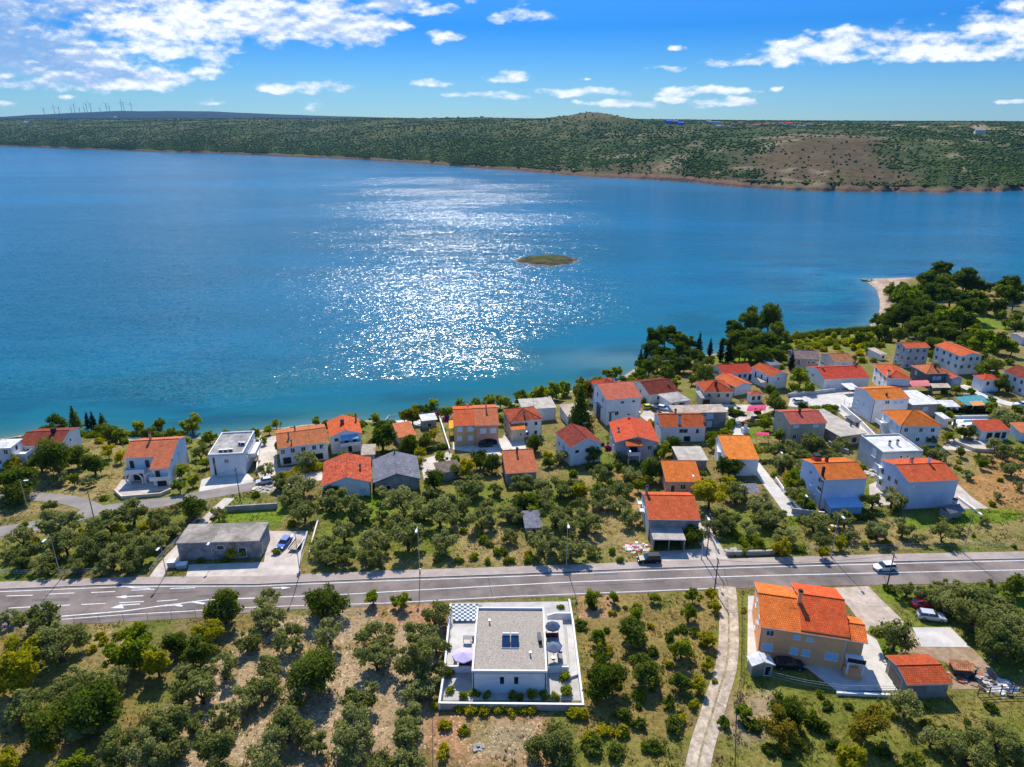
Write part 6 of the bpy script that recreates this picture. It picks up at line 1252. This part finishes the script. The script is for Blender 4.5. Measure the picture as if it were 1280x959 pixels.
# left side
T('dark', '20,601,22 70,573,25 50,578,14 117,581,15 95,571,16 241,636,17 71,530,12 20,618,16')
T('olive', '27,671,16 75,653,22 137,651,21 165,641,17 195,646,16 82,681,17 120,678,17 107,691,15 162,678,18 190,673,15 175,691,16 140,698,15 57,698,14 25,701,12 160,708,12 250,566,10 110,601,8 215,660,12 35,690,12 95,707,12 125,712,9 200,655,12 60,712,9')
T('bright', '92,600,8 226,589,10 240,601,9 224,608,9 172,534,9 197,532,9 215,541,7 240,531,13 127,536,9 45,545,8 232,553,7 300,545,6 330,551,6 345,530,6 440,521,6 17,590,8')
T('conifer', '92,522,8,1. 128,529,7,1.'); T('cypress', '109,525,4 116,528,5')
T('yellow', '297,684,13 17,578,11 135,565,9 150,572,8 100,668,9 150,663,9 180,660,8 45,680,8 70,690,9 200,668,8 180,553,6 155,548,6')
T('gshrub', '7,612,7 30,655,6 130,622,6 345,690,6 280,548,5 262,545,5 225,545,6 250,700,5 282,700,5 150,541,5 96,541,5 110,545,5 205,543,5 190,545,6 352,607,6 320,618,6 365,655,7')
# pines on the shore and the wooded point
T('pine', '818,426,12,1.05 832,420,13,1.1 849,424,13,1.05 861,427,11,1. 849,440,12,.9 863,441,12,.9 921,410,14,1.1 940,402,15,1.15 962,401,17,1.15 972,415,14,1.05 943,421,15,.95 959,426,15,.9 976,421,11,.9 948,439,12,.8 930,425,12,.9')
T('pine', '1130,360,9,.8 1124,374,10,.75 1120,388,10,.75 1112,396,9,.7')
T('pine', '815,436,11,.9 822,452,11,.8 842,452,12,.8 856,454,11,.75 874,446,9,.8 884,452,8,.8 922,424,12,1. 933,434,13,.9 948,430,13,.9 966,430,13,.9')
T('pine', '826,442,11,.85 838,446,11,.8 868,446,10,.8 925,441,12,.8 938,446,12,.75 954,444,13,.8 968,440,12,.8 912,428,10,.9 1163,345,12,.9 1145,366,13,.8 1196,352,12,.85 1160,385,13,.75 1175,388,13,.8 1200,372,12,.8 1150,405,13,.75 1185,408,13,.75 1210,400,12,.75 1218,370,11,.8 1128,386,12,.75 1172,356,13,.9 1140,405,12,.7')
T('olive', '110,905,24 150,940,26 205,940,20 95,850,20 225,870,18 30,880,22 140,855,18 60,800,18')
T('bright', '262,548,9 285,545,8 318,543,8 395,527,7 470,522,8 505,521,8 575,508,9 625,503,9 665,496,9 705,487,10 150,545,9'); T('dark', '60,538,10 140,541,9 185,543,9 530,512,8 650,495,8')
T('cypress', '874,433,5 888,433,4.2 902,437,5 911,438,5.5 917,438,4.5 990,450,4.5 801,448,4.5 807,444,4.5')
T('dark', '811,460,10 835,468,12 883,468,13 801,455,9 870,460,10 850,458,10')
T('bright', '797,472,11 820,476,8 770,466,8 865,475,7 790,480,8 843,480,8')
T('pine', '1177,341,13,.95 1156,354,14,.85 1180,353,14,.85 1170,369,15,.85 1190,367,13,.85 1215,386,15,.8 1225,378,12,.8')
T('dark', '1137,395,18 1112,402,14 1098,400,9 1101,416,11 1167,403,13 1180,417,13 1156,417,13 1125,417,12 1208,357,8 1232,359,10 1261,362,8 1275,362,7 1249,431,13 1142,412,12 1205,405,12 1210,425,11 1150,385,13 1195,420,11')
T('bright', '1136,376,16 1189,397,19 1230,431,19 1074,421,9 1086,424,8 1265,436,10 1220,415,9 1145,432,7 1225,446,8 1170,430,8 1250,392,7 1270,398,7 1258,405,6 1240,418,7 1272,410,6')
T('yshrub', '990,424,6 1000,430,7 1010,426,6 1022,432,7 1035,427,7 1046,433,7 1058,428,7 1068,434,7 1080,432,6 1090,438,6 1050,440,6 1030,437,5 1012,437,6 1075,441,6 1100,431,6 978,446,7 985,434,6')
T('gshrub', '997,418,5 1012,421,5 1027,420,5 1043,421,6 1057,418,6 1070,424,6 1085,432,6 1096,440,6 1110,425,6 965,452,6 975,458,6 1040,445,5 1078,450,6 1092,450,5 955,446,6 1105,410,6 1180,484,5 1212,478,5 1262,452,7 1118,458,5 1168,457,5 1156,480,4')
HARD = []
for o in bpy.data.objects:
    if o.get('kind') == 'structure' and o.name.split('.')[0] in ('road','pavement','lane','path','gravel_track','driveway','parking_slab','dirt_yard','courtyard','forecourt','terrace','patio','garden_path','chequered_paving'):
        me = o.data; mw = o.location
        co = np.empty(len(me.vertices)*3); me.vertices.foreach_get('co', co); co = co.reshape(-1, 3)[:, :2] + np.array((mw.x, mw.y))
        g0 = np.floor(co.min(0))-1; g1 = np.ceil(co.max(0))+1; shp = ((g1-g0)*2).astype(int)+2; grid = np.zeros(shp, bool)
        for p in me.polygons:
            q = co[list(p.vertices)]; a = ((q.min(0)-g0)*2).astype(int); b = ((q.max(0)-g0)*2).astype(int)+1
            if (b-a).max() < 16: grid[a[0]:b[0], a[1]:b[1]] = True
            else:
                gx, gy = np.meshgrid(np.arange(a[0], b[0]), np.arange(a[1], b[1]), indexing='ij'); grid[a[0]:b[0], a[1]:b[1]] |= inside(q, gx/2+g0[0], gy/2+g0[1])
        HARD.append((g0, shp, grid))
def is_hard(x, y):
    hard = np.zeros(len(x), bool)
    for g0, shp, grid in HARD:
        i = np.floor((x-g0[0])*2).astype(int); j = np.floor((y-g0[1])*2).astype(int); ok = (i >= 0) & (j >= 0) & (i < shp[0]) & (j < shp[1]); hard[ok] |= grid[i[ok], j[ok]]
    return hard
def near_house(x, y, m=1.6):
    for ax, ay, an, W, D in FOOT:
        u = (x-ax)*math.cos(an)+(y-ay)*math.sin(an); v = -(x-ax)*math.sin(an)+(y-ay)*math.cos(an)
        if -m < u < W+m and -m-1.2 < v < D+m: return True
    return False
def garden(x0, y0, x1, y1, n, kinds, r0, r1):
    P = []; tries = 0
    while len(P) < n and tries < n*30:
        tries += 1; px, py = rs.uniform(x0, x1), rs.uniform(y0, y1); p = at(px, py)
        if shore_d(p.x, p.y) < 3 or near_house(p.x, p.y): continue
        if is_hard(np.array([p.x]), np.array([p.y]))[0]: continue
        if any(math.hypot(p.x-q[0], p.y-q[1]) < 3.2 for q in P) or any(math.hypot(p.x-t[2], p.y-t[3]) < (t[4]+1)*.8 for t in TREES): continue
        r = rs.uniform(r0, r1); P.append((p.x, p.y)); k = rs.choice(kinds); tree(k, px, py-r*.6, r)
rs = random.Random(11)
for i in range(len(SHORE_PX)-1):      # hedge of shrubs hiding the water's edge
    (x0, y0), (x1, y1) = SHORE_PX[i:i+2]
    if x1 < 0 or x0 > 1078: continue
    n = max(1, int(abs(x1-x0)/20))
    for k in range(n):
        t = (k+rs.random())/n; px, py = x0+(x1-x0)*t, y0+(y1-y0)*t
        if any(a < px < b for a, b in ((478,512),(322,345),(815,850))): continue
        tree(rs.choice(('shrub','shrub','gshrub','yshrub')), px, py+rs.uniform(2.5,6), rs.uniform(4.5,8.0)*(1 if px < 800 else .8))
for x0, y0, x1, y1, n in ((728,745,900,900,26),(905,880,1270,950,16),(100,785,150,860,6),(560,660,700,708,10),(1000,655,1270,685,9)):
    for k in range(n): tree(rs.choice(('shrub','gshrub','yshrub','yshrub')), rs.uniform(x0,x1), rs.uniform(y0,y1), rs.uniform(3.5,8))
garden(320, 500, 640, 600, 16, ('bright','dark','yellow'), 6, 9); garden(640, 470, 960, 620, 26, ('bright','dark','bright','yellow'), 5.5, 9); garden(960, 430, 1275, 600, 22, ('bright','dark','bright'), 5, 8.5)
garden(1110, 355, 1275, 445, 18, ('pine','dark','bright'), 8, 13); garden(0, 560, 330, 700, 14, ('bright','olive','olive'), 6, 10); garden(400, 600, 800, 700, 14, ('olive',), 8, 13)
garden(640, 470, 1270, 640, 22, ('gshrub','yshrub','shrub'), 3.5, 5.5)
def hedge(pts, w, h, kind, label):
    P = resample(pp(pts), 40); o = Vector((P[0][0], P[0][1], g(*P[0]))); lob = []
    L = np.hypot(*np.diff(P, axis=0).T).sum(); n = max(4, int(L/.9)); Q = resample(P, n)
    for i, (x, y) in enumerate(Q):
        k = rs.uniform(.8, 1.2); lob.append((x-o.x+rs.uniform(-.2,.2), y-o.y+rs.uniform(-.2,.2), g(x, y)-o.z+h*.45*k, w*.6*k, w*.6*k, h*.55*k))
    V, F, q = leaf_cloud(lob, int(260*n*max(1, w*h/1.5)), .17, shell=.4)
    tag(link('hedge', np_mesh('hedge', V, F, [kind], {'rnd': q}), None, o), label, 'hedge', None)
for h_ in (([(905,655),(940,690),(1000,688)], 1.4, 1.2, L_BRIGHT, 'long green hedge above the rough stone wall'),
  ([(884,548),(905,545),(915,530)], 1.6, 1.8, L_BRIGHT, 'bright green hedge between the grey block and the lane'),
  ([(985,600),(1003,606)], 1.8, 1.8, L_YELLOW, 'clipped yellow-green hedge before the blue shaded house'),
  ([(1000,512),(1040,510)], 1.4, 1.2, L_BRIGHT, 'low green hedge behind the khaki house roof'),
  ([(968,500),(972,512)], 1.6, 1.6, L_DARK, 'dark hedge beside the pale yard'),
  ([(935,532),(962,530)], 1.5, .9, L_BRIGHT, 'green vegetable rows beside the khaki house'),
  ([(803,503),(828,500)], 1.6, 1.3, L_YELLOW, 'yellow-green vine hedge before the brown roofed cottage'),
  ([(480,568),(520,566),(560,560)], 1.8, 1.4, L_DARK, 'dark garden hedge below the orange boathouse'),
  ([(425,560),(448,556)], 1.6, 1.3, L_YELLOW, 'flowering yellow hedge under the blue awning balcony'),
  ([(355,600),(380,590),(402,586)], 2.2, 1.8, L_YELLOW, 'yellow-green hedge beside the mottled tile house'),
  ([(152,545),(200,546),(232,543)], 2.0, 1.6, L_BRIGHT, 'green shore hedge behind the arch porch house'),
  ([(100,545),(150,549)], 2.2, 1.8, L_BRIGHT, 'green shore hedge beside the slim cypresses'),
  ([(540,520),(565,516),(600,509)], 2.2, 1.8, L_DARK, 'dark shore hedge behind the tan and salmon house'),
  ([(655,500),(690,492)], 2.2, 1.8, L_BRIGHT, 'bright shore hedge behind the stained white block'),
  ([(985,428),(1020,420),(1060,417),(1085,415)], 3.4, 2.6, L_DARK, 'long dark green hedge bordering the small bay'),
  ([(1000,436),(1040,430),(1090,428)], 3.0, 2.0, L_BRIGHT, 'second green hedge inland of the small bay'),
  ([(573,886),(600,887),(664,889)], 1.3, .9, L_YELLOW, 'low yellow hedge below the villa retaining wall'),
  ([(1000,652),(1060,650),(1085,648)], 1.6, 1.2, L_DARK, 'dark low hedge below the blue shaded house'),
  ([(1176,520),(1200,514),(1215,512)], 1.6, 1.6, L_DARK, 'dark hedge behind the changing hut'),
  ([(1193,517),(1243,516)], 1.3, 1.4, L_CYP, 'very dark clipped hedge along the far pool side')): hedge(*h_)
def pebbles():
    n = 26000; x = RNG.uniform(-75, 20, n); y = RNG.uniform(66, 118, n); c = gcol(x, y); k = (c[:, 0] > .30) & ~is_hard(x, y) & (RNG.uniform(0, 1, n) < sstep(.3, .6, fbm(x/4, y/4, 3, 400))); x, y, c = x[k], y[k], c[k]; n = len(x)
    s = RNG.uniform(.05, .17, n)**1.0; B = np.array([(-1,-1,0),(1,-1,0),(1,1,0),(-1,1,0),(0,0,.8)])
    V = B[None]*RNG.uniform(.5, 1.3, (n, 5, 3))*s[:, None, None]; a = RNG.uniform(0, 6.28, n)[:, None]; vx = V[..., 0]*np.cos(a)-V[..., 1]*np.sin(a)+x[:, None]; vy = V[..., 0]*np.sin(a)+V[..., 1]*np.cos(a)+y[:, None]; vz = V[..., 2]+gz(x, y)[:, None]
    F = (np.array([(0,1,4),(1,2,4),(2,3,4),(3,0,4)])[None]+(np.arange(n)*5)[:, None, None]).reshape(-1, 3); col = np.clip(c*RNG.uniform(.75, 1.6, (n, 1)) + .05, 0, .75)
    o = link('gravel', np_mesh('gravel', np.stack([vx, vy, vz], -1).reshape(-1, 3), F, [bpy.data.materials['far_scrub_leaves']], {'col': np.concatenate([np.repeat(col, 5, 0), np.ones((n*5, 1))], 1)}))
    tag(o, 'pale stones scattered over the orchard soil', 'stones', kind='stuff')
pebbles()
T('shrub', '935,905,9 960,935,9 1040,930,10 1105,940,9 1160,905,9 1210,905,8 1035,880,7 1240,885,8')
# labels: each tree is named by the landmark it stands closest to
ORDN = ['nearest','second nearest','third nearest','fourth nearest','fifth nearest','sixth nearest','seventh nearest','eighth nearest','ninth nearest','tenth nearest','eleventh nearest','twelfth nearest'] + ['%s nearest' % k for k in ('thirteenth','fourteenth','fifteenth','sixteenth','seventeenth','eighteenth','nineteenth','twentieth') + tuple('twenty-'+k for k in ('first','second','third','fourth','fifth','sixth','seventh','eighth','ninth')) + ('thirtieth',)]
for o in list(bpy.data.objects):
    if o.parent is None and o.get('category') in ('street lamp',): pass
for ph, px, py in (('the blue hatchback',355,680),('the black roadside car',811,702),('the gravel track mouth',908,745),('the foot of the gravel track',880,930),('the sandy spit',1112,385),('the bare red soil patch',600,930),('the stair path',225,685),('the lane junction',115,640),('the wide lower road edge',165,776),
                   ('the crimson car',1153,757),('the bright lawn',310,645),('the shore pines clearing',890,448),('the field track hut',1255,364),('the dry field barbecue',1187,645),('the stone orchard floor',400,930),('the bottom of the orchard gully',215,940),('the chain fence',1040,864)):
    q = at(px, py); mark(ph, q)
cells = {}
for o, kind, x, y, r in TREES:
    d = [(math.hypot(x-a, y-b), ph, b) for ph, a, b in LANDMARKS]; dd, ph, b = min(d); cells.setdefault((KINDN[kind][1], ph), []).append((dd, o, y, b))
for (lb, ph), L in cells.items():
    L.sort(key=lambda k: k[0])
    for i, (dd, o, y, b) in enumerate(L):
        o['label'] = '%s %s %s to %s' % (lb, 'behind it,' if False else 'growing', ORDN[min(i, 29)], ph) if len(L) > 1 else '%s growing beside %s' % (lb, ph) if dd < 14 else '%s growing nearest to %s' % (lb, ph)
        o['group'] = {'olive tree': 'olive trees of the groves', 'shrub': 'shrubs of the gardens and meadows', 'tree': 'leafy trees around the village', 'pine': 'pines near the shore', 'cypress': 'cypresses by the shore', 'conifer': 'dark conifers'}[o['category']]
print('CATS', {k: sum(1 for t in TREES if t[0]['category'] == k) for k in ('tree','shrub','olive tree','pine')})
print('TREES', len(TREES), {k: sum(1 for t in TREES if t[1] == k) for k in KINDN})
# ------------------------------------------------------------------ grass tufts and weeds
def tufts():
    n = 150000; x = RNG.uniform(-150, 190, n); y = 62 + 150*RNG.uniform(0, 1, n)**1.4
    c = gcol(x, y); keep = shore_d(x, y) > 3; 
    hard = is_hard(x, y)
    stony = (c[:, 0] > .33)
    keep &= ~hard & (RNG.uniform(0, 1, n) < np.where(stony, .22, 1.)*sstep(.30, .55, fbm(x/3.5, y/3.5, 3, 300))*1.1)
    x, y, c = x[keep], y[keep], c[keep]; n = len(x); z = gz(x, y)
    hh = RNG.uniform(.12, .42, n)*(.6+.9*sstep(.45, .7, fbm(x/6, y/6, 3, 310))); nb = 4
    a = RNG.uniform(0, 6.28, (n, nb)); w = (.10+.22*RNG.uniform(0, 1, (n, nb)))*(.7+hh[:, None]); ox = RNG.normal(0, .16, (n, nb)); oy = RNG.normal(0, .16, (n, nb)); lx = RNG.normal(0, .14, (n, nb)); ly = RNG.normal(0, .14, (n, nb))
    X0 = x[:, None]+ox; Y0 = y[:, None]+oy; H = hh[:, None]*RNG.uniform(.6, 1.2, (n, nb)); Zb = np.broadcast_to(z[:, None]-.03, X0.shape)
    P0 = np.stack([X0-np.cos(a)*w*.5, Y0-np.sin(a)*w*.5, Zb], -1); P1 = np.stack([X0+np.cos(a)*w*.5, Y0+np.sin(a)*w*.5, Zb], -1); P2 = np.stack([X0+lx, Y0+ly, Zb+H], -1)
    V = np.stack([P0, P1, P2], 2).reshape(-1, 3); F = np.arange(len(V)).reshape(-1, 3)
    gr = sstep(.42, .6, fbm(x/9, y/9, 4, 320))[:, None]; green = (c[:, 1] > c[:, 0]*1.05)[:, None]
    base = np.where(green, c*.85, c*(1-gr*.55) + np.array((.10,.115,.028))*gr*.55)*RNG.uniform(.6, 1.2, (n, 1)); base[stony[keep]] = np.array((.17,.15,.06))*RNG.uniform(.6, 1.2, (stony[keep].sum(), 1))
    base = base*1.5; CC = np.concatenate([np.repeat(base, nb*3, 0), np.ones((n*nb*3, 1))], 1)
    m = bpy.data.materials.new('grass_blades'); m.use_nodes = True; nt = m.node_tree; nt.nodes.clear(); out = N(nt, 'ShaderNodeOutputMaterial'); a_ = N(nt, 'ShaderNodeAttribute', attribute_name='col')
    d = N(nt, 'ShaderNodeBsdfDiffuse'); t = N(nt, 'ShaderNodeBsdfTranslucent'); mx = N(nt, 'ShaderNodeMixShader', Fac=.45)
    nt.links.new(a_.outputs['Color'], d.inputs['Color']); nt.links.new(a_.outputs['Color'], t.inputs['Color']); nt.links.new(d.outputs[0], mx.inputs[1]); nt.links.new(t.outputs[0], mx.inputs[2]); nt.links.new(mx.outputs[0], out.inputs['Surface'])
    o = link('grass', np_mesh('grass', V, F, [m], {'col': CC})); tag(o, 'dry and green grass and low weeds on the open ground', 'grass', kind='stuff'); print('TUFTS', n)
tufts()
# ------------------------------------------------------------------ air
HAZE = 2.0e-5
if HAZE:
    b = MB(); b.box(-9600, -80, -9, 9600, 12300, 330)
    mh = bpy.data.materials.new('pale_air'); mh.use_nodes = True; nt = mh.node_tree; nt.nodes.clear(); out = N(nt, 'ShaderNodeOutputMaterial'); pv = N(nt, 'ShaderNodeVolumePrincipled'); pv.inputs['Density'].default_value = HAZE
    pv.inputs['Color'].default_value = (.14,.44,1,1); pv.inputs['Anisotropy'].default_value = .3; nt.links.new(pv.outputs[0], out.inputs['Volume'])
    tag(b.build('haze', mh), 'thin blue air over the water and hills', 'haze', kind='stuff')
# ------------------------------------------------------------------ sky, sun, camera
SUN_AZ, SUN_EL = R(-6.2), R(46)      # azimuth from the view direction (+Y), positive to the right
wd = bpy.data.worlds.new('World'); SC.world = wd; wd.use_nodes = True; nt = wd.node_tree; L = nt.links.new; bg = nt.nodes['Background']
sky = N(nt, 'ShaderNodeTexSky', sky_type='NISHITA'); sky.sun_disc = False; sky.sun_elevation = SUN_EL; sky.sun_rotation = SUN_AZ; sky.air_density = SKY_AIR if 'SKY_AIR' in globals() else 1.0; sky.dust_density = .15; sky.ozone_density = 3.5; sky.altitude = 100
tc = N(nt, 'ShaderNodeTexCoord'); sp = N(nt, 'ShaderNodeSeparateXYZ'); L(tc.outputs['Generated'], sp.inputs[0])
h0 = N(nt, 'ShaderNodeHueSaturation', Hue=.5, Saturation=1.1, Value=1.); L(sky.outputs[0], h0.inputs['Color'])
hs = N(nt, 'ShaderNodeMixRGB', blend_type='MULTIPLY', Fac=1.); L(h0.outputs[0], hs.inputs[1]); el = N(nt, 'ShaderNodeMapRange'); L(sp.outputs['Z'], el.inputs['Value']); el.inputs['From Max'].default_value = .5
er = ramp(nt, [(0., c4((.23,.40,.53))), (.07, c4((.175,.335,.53))), (.22, c4((.05,.24,.53))), (.45, c4((.17,.42,.74))), (1., c4((.98,1.12,1.30)))]); L(el.outputs[0], er.inputs['Fac']); L(er.outputs[0], hs.inputs[2])
def MA(op, a, b=None, c=None, clamp=False):
    n = nt.nodes.new('ShaderNodeMath'); n.operation = op; n.use_clamp = clamp
    for i, k in enumerate((a, b, c)):
        if k is None: continue
        if isinstance(k, (int, float)): n.inputs[i].default_value = k
        else: L(k, n.inputs[i])
    return n.outputs[0]
yy = MA('MAXIMUM', sp.outputs['Y'], .02); U = MA('DIVIDE', sp.outputs['X'], yy); Wv = MA('DIVIDE', sp.outputs['Z'], yy)
cb = N(nt, 'ShaderNodeCombineXYZ'); L(U, cb.inputs[0]); L(Wv, cb.inputs[1])
def noise(vec, sc, det, rough=.6, stretch=2.2, off=(0,0,0)):
    m = N(nt, 'ShaderNodeMapping'); m.inputs['Scale'].default_value = (sc/stretch, sc, 1); m.inputs['Location'].default_value = off; L(vec, m.inputs['Vector'])
    n = N(nt, 'ShaderNodeTexNoise', Scale=1., Detail=det, Roughness=rough); L(m.outputs[0], n.inputs['Vector']); return n
wn = noise(cb.outputs[0], 60, 5.); sub = N(nt, 'ShaderNodeVectorMath', operation='SUBTRACT'); L(wn.outputs['Color'], sub.inputs[0]); sub.inputs[1].default_value = (.5,.5,.5)
scl = N(nt, 'ShaderNodeVectorMath', operation='MULTIPLY'); L(sub.outputs[0], scl.inputs[0]); scl.inputs[1].default_value = (.040,.014,0)
wp = N(nt, 'ShaderNodeVectorMath', operation='ADD'); L(cb.outputs[0], wp.inputs[0]); L(scl.outputs[0], wp.inputs[1])
CLOUDS = [(15,88,150,20),(70,102,150,12),(20,58,130,26),(900,79,40,6),(60,34,170,46),(300,18,170,30),(230,34,150,26),(415,34,80,20),(470,30,40,14),(160,97,110,15),(60,76,120,15),(250,92,30,9),(210,2,330,22),(500,6,60,12),(270,66,48,14),(210,60,70,14),
 (395,110,66,9),(392,134,20,5),(556,47,24,8),(505,33,14,7),(545,12,30,9),(655,20,50,8),(632,97,28,7),(540,104,34,4),(600,118,44,5),(625,121,50,4),(265,127,20,4),(350,113,30,5),(725,115,58,6),(770,130,44,5),(735,130,24,4),(848,115,26,6),(905,113,44,5),(910,127,36,6),(840,124,18,4),(838,86,24,4),(850,60,10,3),(968,111,9,4),(730,99,9,3),(8,129,18,5),(85,123,14,4),(1268,127,24,3),(980,52,4,2),
 (930,77,44,7),(975,72,50,11),(1030,64,60,15),(1075,54,60,16),(1130,58,70,15),(1170,46,60,18),(1225,38,60,24),(1275,34,60,28),(1200,62,90,13),(1100,72,90,8)]
cur = None; BIG = []
for px, py, a, b_ in CLOUDS:
    d = ray(px, py); u0, w0 = d[0]/d[1], d[2]/d[1]; k = 1/(FOC*1.09)
    s1 = N(nt, 'ShaderNodeVectorMath', operation='SUBTRACT'); L(wp.outputs[0], s1.inputs[0]); s1.inputs[1].default_value = (u0, w0, 0)
    s2 = N(nt, 'ShaderNodeVectorMath', operation='MULTIPLY'); L(s1.outputs[0], s2.inputs[0]); s2.inputs[1].default_value = (1/(a*k*1.15), 1/(b_*k*1.15), 0)
    dt = N(nt, 'ShaderNodeVectorMath', operation='DOT_PRODUCT'); L(s2.outputs[0], dt.inputs[0]); L(s2.outputs[0], dt.inputs[1]); v = MA('SUBTRACT', 1., dt.outputs['Value'])
    cur = v if cur is None else MA('MAXIMUM', cur, v)
    if a > 75 and px < 450 and len(BIG) < 14: BIG.append(v)
mask = MA('MAXIMUM', cur, -1.); bigm = BIG[0]
for v in BIG[1:]: bigm = MA('MAXIMUM', bigm, v)
bigm = MA('MAXIMUM', bigm, -.6)
f1 = noise(cb.outputs[0], 58, 9., .58, 2.1); f2 = noise(cb.outputs[0], 58, 9., .58, 2.1, off=(0,.30,0))
f4 = noise(cb.outputs[0], 22, 4., .5, 3.2, (7,3,0))
den = MA('MULTIPLY_ADD', MA('SUBTRACT', f1.outputs['Fac'], .5), 2.6, MA('MULTIPLY_ADD', MA('SUBTRACT', f4.outputs['Fac'], .50), 2.2, MA('MULTIPLY', mask, .76)))
cov = N(nt, 'ShaderNodeMapRange', interpolation_type='SMOOTHSTEP'); L(den, cov.inputs['Value']); cov.inputs['From Min'].default_value = .04; cov.inputs['From Max'].default_value = .92
relief = MA('SUBTRACT', f2.outputs['Fac'], f1.outputs['Fac'])
f3 = noise(cb.outputs[0], 13, 5., .55, 3.4, (4,2,0))
th = MA('MULTIPLY_ADD', MA('SUBTRACT', f3.outputs['Fac'], .5), 3.6, MA('MULTIPLY_ADD', bigm, .75, MA('MULTIPLY', relief, 2.0)))
shd = N(nt, 'ShaderNodeMapRange', interpolation_type='SMOOTHSTEP'); L(th, shd.inputs['Value']); shd.inputs['From Min'].default_value = .12; shd.inputs['From Max'].default_value = 1.0
cc = N(nt, 'ShaderNodeMixRGB'); cc.inputs[1].default_value = c4(CLOUD_W if 'CLOUD_W' in globals() else (5.9,6.05,6.2)); cc.inputs[2].default_value = c4((1.4,2.5,4.4)); L(shd.outputs[0], cc.inputs[0])
rl = N(nt, 'ShaderNodeMapRange'); L(relief, rl.inputs['Value']); rl.inputs['From Min'].default_value = -.02; rl.inputs['From Max'].default_value = .20; rl.inputs['To Max'].default_value = .75
c2 = N(nt, 'ShaderNodeMixRGB'); L(rl.outputs[0], c2.inputs[0]); L(cc.outputs[0], c2.inputs[1]); c2.inputs[2].default_value = c4((3.0,3.8,4.9)); cc = c2
fin = N(nt, 'ShaderNodeMixRGB'); L(MA('MULTIPLY', cov.outputs[0], .94), fin.inputs[0]); L(hs.outputs[0], fin.inputs[1]); L(cc.outputs[0], fin.inputs[2]); L(fin.outputs[0], bg.inputs['Color'])
bg.inputs['Strength'].default_value = .15
sl = bpy.data.lights.new('sun', 'SUN'); sl.energy = 4.9; sl.angle = R(.53); sl.color = (1., .93, .82); so = bpy.data.objects.new('sun', sl); COL.objects.link(so)
dirn = Vector((math.sin(SUN_AZ)*math.cos(SUN_EL), math.cos(SUN_AZ)*math.cos(SUN_EL), math.sin(SUN_EL))); so.rotation_euler = (-dirn).to_track_quat('-Z', 'Y').to_euler(); so.location = dirn*300
cd = bpy.data.cameras.new('camera'); cd.sensor_width = 36; cd.lens = 36*FOC/1280; cd.clip_end = 40000; cd.clip_start = 1; co = bpy.data.objects.new('camera', cd); COL.objects.link(co)
co.location = (0, 0, CAMZ); co.rotation_euler = (R(90)-PITCH, 0, 0); SC.camera = co
vs = SC.view_settings; vs.view_transform = 'Standard'; vs.look = 'None'; vs.exposure = .32; vs.gamma = 1.; vs.use_curve_mapping = False
cy = SC.cycles; cy.max_bounces = 6; cy.diffuse_bounces = 2; cy.glossy_bounces = 2; cy.transmission_bounces = 2; cy.transparent_max_bounces = 6; cy.volume_bounces = 0; cy.caustics_reflective = False; cy.caustics_refractive = False
cy.use_denoising = True; cy.denoiser = 'OPENIMAGEDENOISE'; cy.denoising_input_passes = 'RGB_ALBEDO_NORMAL'; cy.denoising_prefilter = 'ACCURATE'; cy.sample_clamp_indirect = 4.
